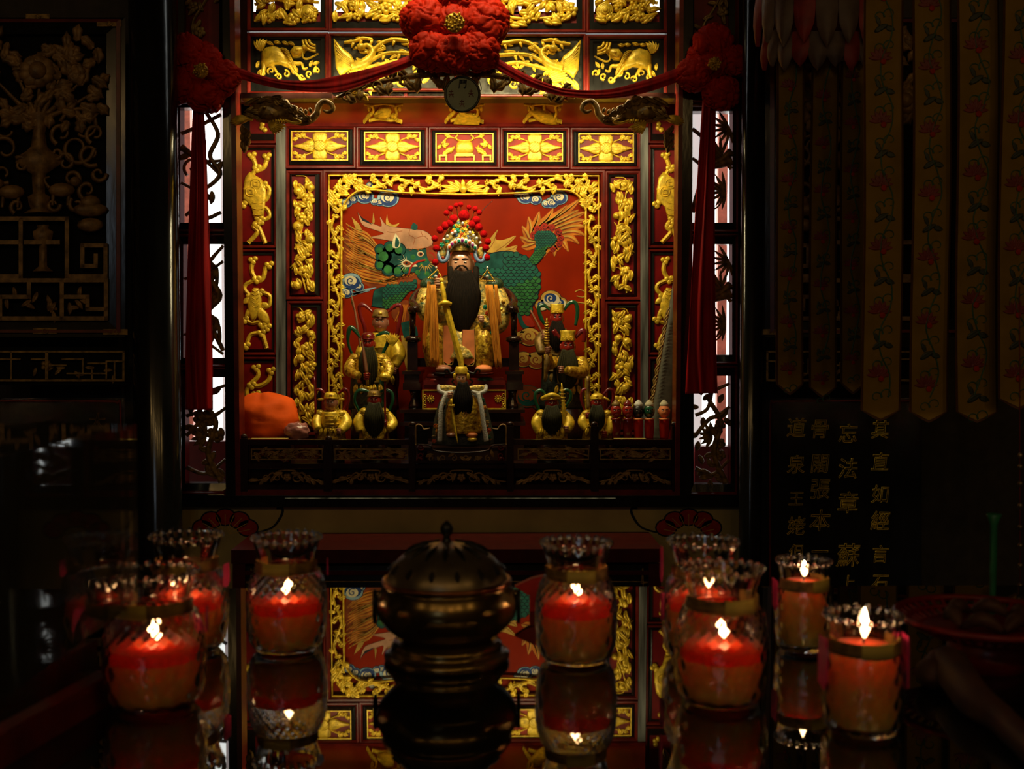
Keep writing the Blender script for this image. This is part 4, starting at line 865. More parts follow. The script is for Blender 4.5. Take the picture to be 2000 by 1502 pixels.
for nm, lab, o, i in (('top_row_panel', 'gilt flowers and round chrysanthemum, leftmost panel of the topmost row', (483, -80, 642, 62), (495, -70, 626, 42)), ('top_row_panel', 'gilt flowers and leaves, topmost row, directly left of the large red rosette', (642, -80, 893, 63), (652, -70, 880, 42)),
                     ('top_row_panel', 'gilt flowers and fish, topmost row, directly right of the large red rosette', (893, -80, 1144, 65), (902, -70, 1126, 45)), ('top_row_panel', 'gilt rose and cranes, rightmost panel of the topmost row', (1144, -80, 1303, 66), (1160, -70, 1288, 43))):
    t = upanel(nm, lab, o, i, None)
    mb = MB(); pbox(mb, MU, i[0], 22, i[2], i[3], -0.014, -0.008); mb.build('ground', 'red_panel', t)
    for k in range(4):
        mb = MB(); xx = i[0]+(i[2]-i[0]-36)*(k+.6*r.random())/3.6; slab(mb, MU, [(xx, 26), (xx+3, 8-6*k), (xx+12, -12), (xx+20, 2), (xx+30, 6), (xx+34, 26)], .006, -.014); mb.build('ground_scrap', 'red_panel', t)
    w = i[2]-i[0]; n = int(w/7.5)
    for row in range(5):
        for k in range(n//2+2):
            x = i[0]+6+(w-12)*(k+.5*(row % 2)+.2*r.random())/(n//2+2); y = i[3]-8-row*19+r.uniform(-5, 5)
            if row > 1 and r.random() < .06: continue
            mb = MB(); z = r.random()
            if z < .22: blossom(mb, MU, x, y, r.uniform(9, 13), .022, 5, r.random()*6, -.004); mb.build('blossom', 'gold', t)
            else: leaf(mb, MU, min(max(x-8, i[0]+2), i[2]-24), y+5, r.uniform(-1.6, .5) if y > i[3]-24 else r.uniform(-1.6, 1.4), r.uniform(20, 30), r.uniform(10, 15), .018, r.uniform(-.8, .8), -.006+r.uniform(0, .006)); mb.build('leaf', 'gold', t)
    mb = MB(); stroke(mb, MU, [(i[0]+4, i[3]-6), (i[0]+w*.3, i[3]-14), (i[0]+w*.6, i[3]-8), (i[2]-4, i[3]-18)], [6, 7, 6, 5], .012, -.006); stroke(mb, MU, [(i[0]+2, i[3]-34), (i[0]+w*.4, i[3]-44), (i[2]-3, i[3]-38)], [6, 7, 6], .012, -.006); mb.build('branch', 'gold', t)
    if o[0] == 483 or o[0] == 1144:
        cx, cy = (602, 26) if o[0] == 483 else (1181, 21); mb = MB()
        for q, rr in enumerate((17, 13, 9, 5)): dome(mb, MU, circ(cx, cy, rr, 20), .010, -.002+.005*q, .8)
        mb.build('chrysanthemum', 'gold', t)
# low glossy panels behind the crest
for x0, x1, lab in ((546, 793, 'low dark glossy panel above the frieze, left of the round mirror'), (793, 1019, 'low dark glossy panel above the frieze, behind the round mirror'), (1019, 1266, 'low dark glossy panel above the frieze, right of the round mirror')):
    M3 = PL(3.86); t = fielded('cornice_panel', lab, M3, (x0, 160, x1, 192), (x0+14, 171, x1-14, 184), 'low panels under the cornice', mw=4, back='silver_lacquer', bevel='silver_lacquer', field=.012, cat='panel')
sbox('ceiling_niche', 'red_panel', xl, xr, 3.86, YB+0.06, pt(900, 158, 3.86).z, pt(900, 158, 3.86).z+0.02)
# beam behind the brackets
for nm, x0, x1 in (('beam_left', 470, 648), ('beam_right', 1140, 1318)):
    pstruct(nm, 'dark_wood', PL(3.63), x0, 181, x1, 192, -0.05, 0.0)
# ================================================================ red cloth garland
def rosette(label, cx, cy, lobes, br, Y, seed, m='red_cloth'):
    t = thing('cloth_rosette', label, 'rosette', pt(cx, cy+60, Y), 'red cloth rosettes of the garland')
    for k, (x, y, rad, dz) in enumerate(lobes):
        mb = MB(); ox = Vector((seed*7.1+k*3.3, k*1.7, seed))
        ax = math.atan2(-(y-cy), x-cx)
        sw = 1 if k % 2 else -1; ca, sa = math.cos(ax), math.sin(ax)
        def disp(d, ox=ox, sw=sw, ca=ca, sa=sa):       # gathered cloth: pleats running out from the brooch, twisted by noise
            n1 = mnoise.noise(d*1.5+ox); n2 = mnoise.noise(d*3.1-ox); u = d.x*ca+d.z*sa; v = -d.x*sa+d.z*ca
            c1 = (1-abs(math.sin(4.6*v+3.2*n1+sw*1.6*u+.8*n2)))**4; c2 = (1-abs(math.sin(9.0*v-2.6*u*sw+4.0*n1+2.0*n2)))**4; c3 = (1-abs(mnoise.noise(d*2.4+ox*1.3)))**9
            return 1.07+0.12*n1-0.20*c1-0.09*c2-0.10*c3
        pell(mb, x, y, Y-dz, rad, rad*.95, rad*.72, nu=110, nv=70, disp=disp); mb.build('ruffle', m, t)
    mb = MB()
    s = sc(Y); c = pt(cx, cy, Y-.115)
    b = t
    for k in range(26):
        a = k*2.4; q = br*math.sqrt(k/26.0); ell(mb, (c.x+q*s*math.cos(a), c.y-.006+.004*q/br, c.z+q*s*math.sin(a)), 2.6*s, 2.6*s, 2.6*s, 8, 5)
    lathe_c = c; ell(mb, (c.x, c.y+.004, c.z), br*s, .008, br*s, 16, 7); mb.build('brooch', 'gold_glaze', t, 'gilt beaded brooch')
    return t
YG = 3.56
rosette('largest red cloth rosette with gilt brooch, centred over the shrine', 888, 44, [(832, 40, 48, .02), (944, 44, 50, .02), (842, 98, 42, .03), (934, 98, 43, .03), (886, 106, 40, .05), (890, -12, 46, .02), (850, -4, 44, .0), (930, -2, 46, .0), (888, 46, 40, .03)], 19, YG, 1)
rosette('dark red cloth rosette over the left window, tail hanging below', 392, 138, [(362, 102, 37, .02), (432, 152, 36, .03), (352, 168, 36, .03), (402, 184, 38, .03), (400, 116, 32, .0), (392, 142, 30, .03)], 14, YG, 2)
rosette('dark red cloth rosette over the right window, tail hanging below', 1396, 124, [(1394, 84, 38, .02), (1434, 120, 33, .02), (1356, 146, 35, .03), (1410, 182, 36, .03), (1372, 112, 30, .0), (1396, 128, 30, .03)], 12, YG, 3)
def sheet(name, label, up, lo, Y, m, folds, amp, nu=50, nv=22, grp=None, cat='cloth'):
    U = cr(up, 10); Lo = cr(lo, 10); mb = MB(); vs = []; fs = []
    g = lambda S, t: S[min(int(t*(len(S)-1)), len(S)-2)]
    def at(S, t):
        f = t*(len(S)-1); i = min(int(f), len(S)-2); f -= i; return (S[i][0]*(1-f)+S[i+1][0]*f, S[i][1]*(1-f)+S[i+1][1]*f)
    for side in (0, 1):
        for i in range(nu+1):
            t = i/nu; a = at(U, t); b = at(Lo, t)
            for j in range(nv+1):
                q = j/nv; bulge = math.sin(math.pi*q)*amp*1.5
                d = amp*math.sin(folds*2*math.pi*q+1.3*math.sin(3*t)+2*mnoise.noise(Vector((t*3, q*4, folds))))+bulge
                vs.append(pt(a[0]+(b[0]-a[0])*q, a[1]+(b[1]-a[1])*q, Y, d-(0.003 if side else 0)))
    W = nv+1; N = (nu+1)*W
    for s in (0, 1):
        for i in range(nu):
            for j in range(nv):
                f = (s*N+i*W+j, s*N+(i+1)*W+j, s*N+(i+1)*W+j+1, s*N+i*W+j+1); fs.append(f if s else f[::-1])
    for i in range(nu):
        for j in (0, nv): fs.append((i*W+j, (i+1)*W+j, N+(i+1)*W+j, N+i*W+j))
    for j in range(nv):
        for i in (0, nu): fs.append((i*W+j, i*W+j+1, N+i*W+j+1, N+i*W+j))
    mb.add(vs, fs); return tag(mb.build(name, m), label, cat, grp)
sheet('cloth_swag', 'red cloth swag sagging from the left rosette to the large rosette', [(455, 128), (510, 147), (555, 156), (615, 156), (690, 141), (750, 126), (815, 102)], [(455, 150), (530, 170), (580, 177), (630, 180), (675, 177), (750, 150), (818, 122)], YG-.03, 'red_satin', .7, .002, grp='red cloth swags')
sheet('cloth_swag', 'red cloth swag sagging from the large rosette to the right rosette', [(955, 104), (1020, 141), (1068, 162), (1110, 174), (1185, 175), (1260, 156), (1345, 124)], [(950, 124), (1020, 162), (1065, 179), (1110, 189), (1185, 192), (1260, 181), (1345, 152)], YG-.03, 'red_satin', .7, .002, grp='red cloth swags')
sheet('cloth_tail', 'long red cloth tail hanging below the left rosette over the lattice windows', [(378, 190), (374, 300), (370, 420), (366, 560), (363, 690), (363, 800)], [(396, 190), (402, 300), (407, 430), (411, 560), (414, 690), (415, 801)], YG-.01, 'red_satin', 2.6, .006, nu=60, nv=30, grp='red cloth tails')
sheet('cloth_tail', 'long red cloth tail hanging below the right rosette, flaring towards its hem', [(1372, 190), (1366, 280), (1358, 400), (1350, 554), (1343, 680), (1338, 769)], [(1398, 190), (1398, 280), (1397, 400), (1397, 540), (1399, 680), (1402, 768)], YG-.01, 'red_satin', 2.4, .007, nu=60, nv=30, grp='red cloth tails')

# ---------------------------------------------------------------- crest with round mirror
YC = 3.60; MC = PL(YC)
t = thing('carved_crest', 'dark gilt openwork leaf crest arching under the large red rosette', 'carving', MC(890, 195))
def arcy(x): return 194-50*max(0.0, 1-((x-890)/235.0)**2)**.8
for s in (-1, 1):
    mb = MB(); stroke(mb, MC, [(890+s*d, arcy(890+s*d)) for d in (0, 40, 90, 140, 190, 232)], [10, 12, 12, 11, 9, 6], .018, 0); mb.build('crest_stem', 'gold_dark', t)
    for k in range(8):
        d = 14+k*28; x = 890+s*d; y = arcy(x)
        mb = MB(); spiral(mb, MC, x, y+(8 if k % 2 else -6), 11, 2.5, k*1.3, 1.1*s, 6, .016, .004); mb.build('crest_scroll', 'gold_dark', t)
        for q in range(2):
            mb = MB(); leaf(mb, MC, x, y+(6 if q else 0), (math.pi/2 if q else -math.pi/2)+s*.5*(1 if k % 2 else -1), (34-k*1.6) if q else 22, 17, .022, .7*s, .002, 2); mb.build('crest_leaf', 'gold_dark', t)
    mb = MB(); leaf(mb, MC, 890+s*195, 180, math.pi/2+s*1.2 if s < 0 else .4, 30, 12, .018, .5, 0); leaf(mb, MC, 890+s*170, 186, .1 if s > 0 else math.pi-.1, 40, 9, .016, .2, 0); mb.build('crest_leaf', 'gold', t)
c = pt(903, 184, YC-.06); s = sc(YC-.06); R = 33*s
t = thing('round_mirror', 'round greenish mirror with dark rim hanging under the large rosette', 'mirror', (c.x, c.y, c.z-R))
mb = MB(); tube(mb, [(c.x+R*math.cos(a*math.pi/16), c.y, c.z+R*math.sin(a*math.pi/16)) for a in range(33)], .0045, 8, 1, True); mb.build('rim', 'metal_dark', t)
mb = MB(); P = [(c.x+R*math.cos(a*math.pi/20), c.z+R*math.sin(a*math.pi/20)) for a in range(40)]
mb.add([(x, c.y-.002, z) for x, z in P]+[(x, c.y+.006, z) for x, z in P], [tuple(range(40)), tuple(reversed(range(40, 80)))]+[(k, (k+1) % 40, 40+(k+1) % 40, 40+k) for k in range(40)], False); mb.build('glass', 'mirror_glass', t)
ML = PL(YC-.063)
mirror_thing = t
for x, y in ((881, 184), (920, 183), (902, 203)):
    mb = MB()
    for pts in (((x-4, y-5), (x+4, y-5)), ((x, y-8), (x, y+2)), ((x-5, y), (x+5, y)), ((x-4, y+6), (x, y), (x+5, y+6))): stroke(mb, ML, list(pts), 1.4, .0005, 0, 2)
    mb.build('red_writing', 'deep_red', t)
mb = MB()
for s_ in (-1, 1): tube(mb, [(c.x+s_*R, c.y+.002, c.z+.01), (c.x+s_*R*1.12, c.y+.01, c.z+.02), (c.x+s_*R*.9, c.y+.03, c.z+.06)], .0012, 6, 4)
mb.build('hanging_wire', 'metal_dark', t)
# ---------------------------------------------------------------- dragon-fish brackets
def bracket(label, mir):
    X = (lambda x: x) if not mir else (lambda x: 1787-x); A = (lambda a: a) if not mir else (lambda a: math.pi-a)
    M = PL(3.585); t = thing('dragonfish_bracket', label, 'bracket', M(X(520), 292), 'dragon-fish brackets'); P = lambda *q: [(X(a), b_) for a, b_ in q]
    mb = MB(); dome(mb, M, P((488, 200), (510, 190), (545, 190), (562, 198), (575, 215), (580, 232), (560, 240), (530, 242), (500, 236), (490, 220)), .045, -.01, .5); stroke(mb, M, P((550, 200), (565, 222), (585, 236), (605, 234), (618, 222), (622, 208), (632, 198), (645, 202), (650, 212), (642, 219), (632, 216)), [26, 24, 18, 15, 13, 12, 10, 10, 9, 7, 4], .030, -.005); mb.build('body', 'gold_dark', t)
    mb = MB(); dome(mb, M, P((505, 222), (515, 212), (530, 212), (545, 220), (548, 232), (535, 240), (515, 238)), .030, .025, .5); stroke(mb, M, P((512, 226), (520, 222), (528, 226)), 3, .010, .045); mb.build('head', 'gold_dark', t)
    mb = MB(); dome(mb, M, [(X(523)+4*math.cos(a*.785), 217+3*math.sin(a*.785)) for a in range(8)], .012, .05); dome(mb, M, [(X(537)+3*math.cos(a*.785), 229+2.5*math.sin(a*.785)) for a in range(8)], .010, .05); mb.build('eye', 'gold_dull', t)
    for k in range(7):
        mb = MB(); q = P((497, 238-k*1.5))[0]; leaf(mb, M, q[0], q[1], A(math.pi-.05+.16*(3-k)*.8), 46-abs(k-4)*3, 9, .020, .15 if mir else -.15, .02); mb.build('fin', 'gold', t)
    for k in range(6):
        mb = MB(); q = P((528, 241))[0]; leaf(mb, M, q[0], q[1], A(.30+.18*k), 36-k*2, 8, .018, -.1, .02); mb.build('fin', 'gold', t)
    for k in range(9):
        mb = MB(); q = P((500+k*7, 200-(k % 3)*3))[0]; leaf(mb, M, q[0], q[1], A(2.6+.06*k), 22, 8, .020, .2, .025); mb.build('mane_lock', 'gold_dark', t)
    for k in range(8):
        mb = MB(); q = P((474+(k % 3)*7, 246+k*5))[0]; leaf(mb, M, q[0], q[1], A(1.3+.25*(k % 3)), 20, 10, .022, .4, .005); mb.build('tail_lock', 'gold_dark', t)
    for k in range(5):
        mb = MB(); q = P((570+k*9, 206+k*3-(k == 4)*6))[0]; leaf(mb, M, q[0], q[1], A(1.2), 12, 7, .014, .2, .01); mb.build('scale_ridge', 'gold_dull', t)
    for k in range(30):
        u = k/29; x = 540+62*u+5*math.sin(k*2.4); y = 200+34*u-8*abs(math.sin(k*1.7))*(1-u)+3*math.cos(k*2.4); mb = MB(); leaf(mb, M, X(x), y, A(.7), 13-4*u, 10-3*u, .010, 0, .034-.010*u); mb.build('scale', 'gold_dark', t)
    for k in range(6):
        mb = MB(); leaf(mb, M, X(532+k*5), 236+(k % 2), A(1.3), 8, 4, .012, 0, .03); mb.build('tooth', 'gold', t)
    for k in range(6):
        mb = MB(); q = P((500+(k % 3)*8, 214+k*5))[0]; leaf(mb, M, q[0], q[1], A(2.4+.2*k), 20, 7, .018, .5, .035); mb.build('cheek_lock', 'gold_dull', t)
    mb = MB(); stroke(mb, M, P((560, 237), (575, 242), (590, 240), (575, 233)), [5, 5, 4, 3], .018, .012); mb.build('jaw_curl', 'gold', t)
bracket('carved dragon-fish bracket with gold fins under the left swag', False)
bracket('carved dragon-fish bracket with gold fins under the right swag', True)

# ================================================================ balustrade
YR = 3.60; MR = PL(YR)
t = thing('balustrade', 'dark red lacquered balustrade with openwork panels along the niche front', 'balustrade', MR(893, 962))
for nm, y0, y1, h in (('top_rail', 858, 868, .016), ('middle_rail', 905, 914, .012), ('bottom_rail', 946, 958, .012)):
    for x0, x1 in (((470, 806), (994, 1318)) if nm == 'top_rail' else ((470, 1318),)):
        mb = MB(); pbox(mb, MR, x0, y0, x1, y1, -.012, h); mb.build(nm, 'dark_wood', t)
for x0, x1, top in ((468, 486, 856), (634, 650, 860), (799, 812, 832), (990, 1003, 832), (1153, 1168, 832), (1311, 1322, 832)):
    mb = MB(); pbox(mb, MR, x0, top, x1, 958, -.016, .020); pell(mb, (x0+x1)/2, top-3, YR, 7, 6); mb.build('post', 'dark_wood', t)
def openwork(x0, y0, x1, y1, seed, m, dens=2.4, arch=False):
    r = random.Random(seed); w = x1-x0; H = y1-y0; cx = (x0+x1)/2; cy = (y0+y1)/2; M = PL(YR+.002)
    mb = MB(); ring(mb, M, (x0, y0, x1, y1), (x0+2, y0+2, x1-2, y1-2), .008, .008, back=0)
    if not arch: mb.build('panel_border', 'gold_dull', t)
    if arch:
        for s in (-1, 1):
            mb = MB(); stroke(mb, M, [(cx, y0+2), (cx+s*w*.12, y0+4), (cx+s*w*.10, y0+H*.5), (cx+s*w*.2, y0+H*.25), (cx+s*w*.28, y0+H*.55), (cx+s*w*.38, y0+H*.75), (cx+s*w*.5, y0+H*.85)], [3, 3, 3, 3.5, 4, 3.5, 2], .010)
            spiral(mb, M, cx+s*w*.13, cy+2, H*.34, 2, 0, 1.2*s, 3.4, .010); spiral(mb, M, cx+s*w*.28, cy+3, H*.26, 2, 2, -1.2*s, 3, .010); mb.build('scroll', m, t)
            for k in range(5):
                mb = MB(); leaf(mb, M, cx+s*w*(.06+.085*k), y0+H*(.25+.12*k), (.5 if s > 0 else math.pi-.5)+r.uniform(-.6, .6), 20, 8, .010, .4*s, 0, 2); mb.build('leaf', m, t)
        mb = MB(); blossom(mb, M, cx, cy+2, 8, .012); mb.build('blossom', m, t)
        return
    for k in range(int(w/9*dens)):
        x = x0+5+(w-10)*r.random(); y = y0+5+(H-10)*r.random(); mb = MB(); z = r.random()
        mm = 'gold_dull' if z > .66 else (m if z > .2 else 'red_lacquer')
        if z < .3: spiral(mb, M, x, y, 8, 2, r.random()*6, 1.1, 3.4, .008)
        else: leaf(mb, M, x, y, r.uniform(-.8, .8)+(math.pi if x > cx else 0), 18, 7, .010, r.uniform(-.6, .6))
        mb.build('leaf' if z >= .3 else 'scroll', mm, t)
    mb = MB(); stroke(mb, M, [(x0, cy+4), (x0+w*.25, cy-5), (cx, cy+4), (x0+w*.75, cy-5), (x1, cy+4)], 3.5, .008); mb.build('stem', m, t)
for k, (x0, x1) in enumerate(((491, 631), (654, 797), (1011, 1150), (1171, 1309))):
    openwork(x0, 876, x1, 898, 50+k, 'wood_gilt')
for k, (x0, x1) in enumerate(((490, 632), (652, 797), (814, 988), (1008, 1151), (1170, 1309))):
    openwork(x0, 916, x1, 945, 70+k, 'wood_gilt', arch=True)
# small carved stand that carries the small statue
t = thing('carved_stand', 'small dark carved stand with curled ends carrying the small bearded statue', 'stand', MR(900, 905)); MS = PL(3.58)
zst = pt(900, 872, 3.62).z
mb = MB(); a = pt(814, 870, 3.60).x; b2 = pt(988, 870, 3.60).x; box(mb, a, b2, 3.585, 3.80, zst-.012, zst); mb.build('top', 'dark_wood', t)
for px in (822, 980):
    for yy in (3.61, 3.78):
        mb = MB(); q = pt(px, 880, 3.60).x; box(mb, q-.01, q+.01, yy-.01, yy+.01, ZN, zst-.012); mb.build('leg', 'dark_wood', t)
for s, cx in ((1, 812), (-1, 988)):
    mb = MB(); stroke(mb, MS, [(cx, 868), (cx, 836), (cx+s*5, 829), (cx+s*12, 832), (cx+s*16, 838), (cx+s*28, 836)], [3.5, 3.5, 3, 2.5, 2.5, 2], .010); mb.build('curled_end', 'wood_gilt', t)
    mb = MB(); pbox(mb, PL(3.60), cx if s > 0 else cx-24, 840, cx+24 if s > 0 else cx, 868, 0, .003); mb.build('end_panel', 'black_lacquer', t)
    for k, (u, v) in enumerate(((10, 874), (10, 890), (8, 898))):
        mb = MB(); spiral(mb, MS, cx+s*(u), v, 6, 2, k, 1.2, 4, .010); mb.build('red_scroll', 'red_lacquer', t)
mb = MB(); stroke(mb, MS, [(816, 868), (840, 870), (850, 880), (900, 884), (950, 880), (962, 870), (986, 868)], 3.4, .010); pbox(mb, MS, 812, 899, 990, 904, 0, .010); mb.build('apron_rail', 'dark_wood', t)
r = random.Random(8)
for k in range(13):
    mb = MB(); x = 832+k*11; spiral(mb, MS, x, 892+(k % 2)*3, 6, 1.5, k, 1.1*(1 if x < 900 else -1), 3, .009) if k % 2 else leaf(mb, MS, x, 892, r.uniform(-1, 1)+math.pi*(x > 900), 16, 7, .010, .5); mb.build('apron_leaf', 'wood_gilt', t)

# ================================================================ statues
def head(t, px, py, Y, w, h, skin, brow=True, stern=0.0, ears=True, turn=0.0):
    """carved head: half width w px, half height h px"""
    s = sc(Y); c = pt(px, py, Y)
    def disp(d):
        f = max(0.0, -d.y); k = 1.0
        ux, uz = d.x, d.z
        k += .10*f*math.exp(-((ux)/.12)**2)*math.exp(-((uz+.08)/.26)**2)            # nose
        k += .05*f*math.exp(-((ux)/.20)**2)*math.exp(-((uz+.22)/.10)**2)             # nostrils
        k -= .06*f*math.exp(-((abs(ux)-.32)/.16)**2)*math.exp(-((uz-.12)/.10)**2)     # eye hollows
        k += .04*f*math.exp(-((abs(ux)-.30)/.25)**2)*math.exp(-((uz-.30)/.10)**2)     # brow ridge
        k += .03*f*math.exp(-((abs(ux)-.42)/.18)**2)*math.exp(-((uz+.22)/.18)**2)     # cheeks
        k += .03*f*math.exp(-((ux)/.2)**2)*math.exp(-((uz+.46)/.07)**2)               # lips
        k += .05*f*math.exp(-((ux)/.25)**2)*math.exp(-((uz+.82)/.18)**2)              # chin
        return k
    mb = MB(); ell(mb, c, w*s, w*s*1.05, h*s, 32, 26, disp); hd = mb.build('head', skin, t)
    if ears:
        for sg in (-1, 1):
            mb = MB(); ell(mb, (c.x+sg*w*s*1.0, c.y+.2*w*s, c.z-.02*h*s), w*s*.14, w*s*.22, h*s*.34, 10, 8); mb.build('ear', skin, hd)
    R = w*s
    for sg in (-1, 1):
        e = Vector((c.x+sg*.34*R, c.y-.92*R, c.z+.10*h*s))
        mb = MB(); ell(mb, e, .17*R, .08*R, .075*R, 10, 7); mb.build('eye', 'white', hd)
        mb = MB(); ell(mb, e+Vector((0, -.05*R, -.01*R)), .075*R, .05*R, .07*R, 8, 6); mb.build('pupil', 'ink', hd)
        mb = MB(); tube(mb, [(c.x+sg*.12*R, c.y-1.0*R, c.z+(.25-.08*stern)*h*s), (c.x+sg*.35*R, c.y-.98*R, c.z+.31*h*s), (c.x+sg*.62*R, c.y-.80*R, c.z+(.28+.08*stern)*h*s)], [.05*R, .06*R, .02*R], 6, 3); mb.build('eyebrow', 'ink', hd)
    mb = MB(); ell(mb, (c.x, c.y-.96*R, c.z-.46*h*s), .24*R, .07*R, .07*R, 10, 6); mb.build('mouth', 'lip', hd)
    return hd
def beard(t, px, top, bot, w, Y, m='beard', n=11, spread=1.0, end=.5):
    """long beard of separate locks falling from the chin"""
    for k in range(n):
        u = (k/(n-1)-.5)*2; x0 = px+u*w*.42; L = bot-(bot-top)*.22*abs(u)**1.5
        mb = MB(); ptube(mb, [(x0, top+abs(u)*-3, Y), (px+u*w*.95*spread, top+(L-top)*.4, Y-.012), (px+u*w*(.3+end)*spread, top+(L-top)*.8, Y-.006), (px+u*w*end, L, Y)], [w*.10, w*.20, w*.16, w*.03], 8, 5); mb.build('beard_lock', m, t)
    mb = MB(); ptube(mb, [(px, top-1, Y+.004), (px, top+(bot-top)*.4, Y), (px, top+(bot-top)*.85, Y+.004)], [w*.34, w*.75, w*.35], 10, 4, flat=.35); mb.build('beard_mass', m, t)
def hand(t, px, py, Y, s_, skin, ang=0.0, grip=True, thumb=1):
    """fist or relaxed hand, s_ = palm half width in px; fingers curl around an upright thing in front"""
    mb = MB(); s = sc(Y); c = pt(px, py, Y); q = s_*s
    ell(mb, c, q*.75, q*.55, q*.95, 12, 9)
    for k in range(4):
        z = c.z+q*(.62-.42*k); L = (1.0, 1.1, 1.05, .85)[k]
        tube(mb, [(c.x-thumb*q*.5, c.y-q*.25, z), (c.x-thumb*q*.25, c.y-q*(.75*L), z), (c.x+thumb*q*.30, c.y-q*(.80*L), z-.02*q), (c.x+thumb*q*.55, c.y-q*.45, z-.04*q)], [q*.24, q*.25, q*.23, q*.17], 7, 4)
    tube(mb, [(c.x+thumb*q*.45, c.y-q*.1, c.z+q*.2), (c.x+thumb*q*.75, c.y-q*.5, c.z+q*.55), (c.x+thumb*q*.35, c.y-q*.85, c.z+q*.85)], [q*.26, q*.25, q*.18], 7, 4)
    return mb.build('hand', skin, t)
def ribbon_loop(t, pts, Y, w, m):
    mb = MB(); ptube(mb, [(x, y, Y) for x, y in pts], w, 8, 6, flat=.5); return mb.build('scarf', m, t)
def relief_dots(t, pts, Y, r_, m, name):
    for x, y in pts: mb = MB(); pell(mb, x, y, Y, r_, r_, r_*.7, nu=8, nv=6); mb.build(name, m, t)

# ---------------------------------------------------------------- throne, footstool, plinth
YS = 3.98
xp0, xp1 = pt(783, 800, 3.86).x, pt(1023, 800, 3.86).x
zp = pt(900, 800, 3.86).z
t = thing('throne_plinth', 'dark lacquered stepped plinth under the armchair of the large statue', 'plinth', ((xp0+xp1)/2, 3.86, ZN))
for nm, d, z0, z1, m in (('base', .0, ZN, zp-.10, 'throne_wood'), ('lower_step', .012, zp-.10, zp-.055, 'throne_wood'), ('moulding', -.006, zp-.055, zp-.043, 'dark_wood'), ('upper_step', .010, zp-.043, zp-.012, 'throne_wood'), ('top', -.004, zp-.012, zp, 'throne_wood')):
    mb = MB(); box(mb, xp0+d, xp1-d, 3.86+d, 4.16, z0, z1); mb.build(nm, m, t)
def mirror_armchair():
    t = thing('armchair', 'dark polished wooden armchair of the large seated statue', 'chair', ((xp0+xp1)/2, 3.98, zp))
    cxm = 905.0
    for s in (-1, 1):
        X = lambda d: cxm+s*d; Yp = 3.93
        mb = MB(); ptube(mb, [(X(60), 560, 4.12), (X(88), 572, 4.06), (X(99), 590, 3.98), (X(90), 601, Yp), (X(99), 604, Yp-.02)], [7, 7.5, 8, 8, 6], 10, 6); mb.build('armrest', 'throne_wood', t)
        mb = MB(); c = pt(X(95), 604, Yp); k = sc(Yp); lathe(mb, (c.x, c.y, 0), [(13*k, pt(0, 610, Yp).z), (14*k, pt(0, 606, Yp).z), (13*k, pt(0, 601, Yp).z), (9*k, pt(0, 598, Yp).z)], 12); mb.build('arm_knob', 'throne_wood', t)
        c = pt(X(99), 700, Yp)
        mb = MB(); lathe(mb, (c.x, c.y, 0), [(5.5*k, pt(0, 658, Yp).z), (6*k, pt(0, 630, Yp).z), (7*k, pt(0, 609, Yp).z)], 14); mb.build('arm_post', 'throne_wood', t)
        mb = MB()
        lathe(mb, (c.x, c.y, 0), [(10*k, pt(0, 669, Yp).z), (16*k, pt(0, 666, Yp).z), (16*k, pt(0, 660, Yp).z), (9*k, pt(0, 656, Yp).z)], 8); mb.build('ring', 'throne_wood', t)
        mb = MB(); box(mb, c.x-10*k, c.x+10*k, c.y-10*k, c.y+10*k, pt(0, 724, Yp).z, pt(0, 669, Yp).z); mb.build('lower_post', 'throne_wood', t)
        a, b3 = sorted((pt(X(82), 740, Yp).x, pt(X(118), 740, Yp).x))
        for y0, y1, g in ((725, 731, 0), (731, 748, .006), (748, 762, .002)):
            mb = MB(); box(mb, a+g, b3-g, Yp-.03+g, 4.14, pt(0, y1, Yp).z, pt(0, y0, Yp).z); mb.build('seat_rail', 'throne_wood', t)
        for yy in (Yp, 4.10):
            mb = MB(); lathe(mb, (pt(X(96), 780, Yp).x, yy, zp), [(11*k, 0), (11*k, .012), (7*k, .03), (7*k, .05), (10*k, pt(0, 762, Yp).z-zp)], 14); mb.build('leg', 'throne_wood', t)
    mb = MB(); z = pt(0, 700, 4.0).z; box(mb, pt(810, 700, 4.0).x, pt(1000, 700, 4.0).x, 3.99, 4.15, z-.03, z); mb.build('seat', 'throne_wood', t)
    mb = MB(); ptube(mb, [(845, 560, 4.12), (870, 545, 4.15), (905, 540, 4.16), (940, 545, 4.15), (965, 560, 4.12)], [7, 7.5, 8, 7.5, 7], 10, 5); mb.build('back_rail', 'throne_wood', t)
    mb = MB(); box(mb, pt(885, 560, 4.15).x, pt(925, 560, 4.15).x, 4.14, 4.16, z, pt(0, 545, 4.15).z); mb.build('back_splat', 'throne_wood', t)
mirror_armchair()
YK = 3.885; MK = PL(YK)
t = thing('footstool', 'red lacquered footstool box with gilt sunflower ornaments under the statue feet', 'footstool', (pt(906, 800, YK).x, YK, zp))
a, b3 = pt(825, 780, YK).x, pt(988, 780, YK).x; zt = pt(0, 746, YK).z
mb = MB(); box(mb, a, b3, YK, YK+.09, zp, zt-.012); mb.build('box', 'red_panel', t)
mb = MB(); box(mb, a+.004, b3-.004, YK-.004, YK+.09, zt-.012, zt+.004); box(mb, a+.010, b3-.008, YK+.004, YK+.09, zt+.004, zt+.012); mb.build('lid', 'red_lacquer', t)
mb = MB(); pbox(mb, MK, 826, 761, 987, 763, 0, .002); pbox(mb, MK, 826, 797, 987, 799, 0, .002); pbox(mb, MK, 825, 761, 827, 799, 0, .002); pbox(mb, MK, 986, 761, 988, 799, 0, .002); mb.build('gilt_line', 'gold', t)
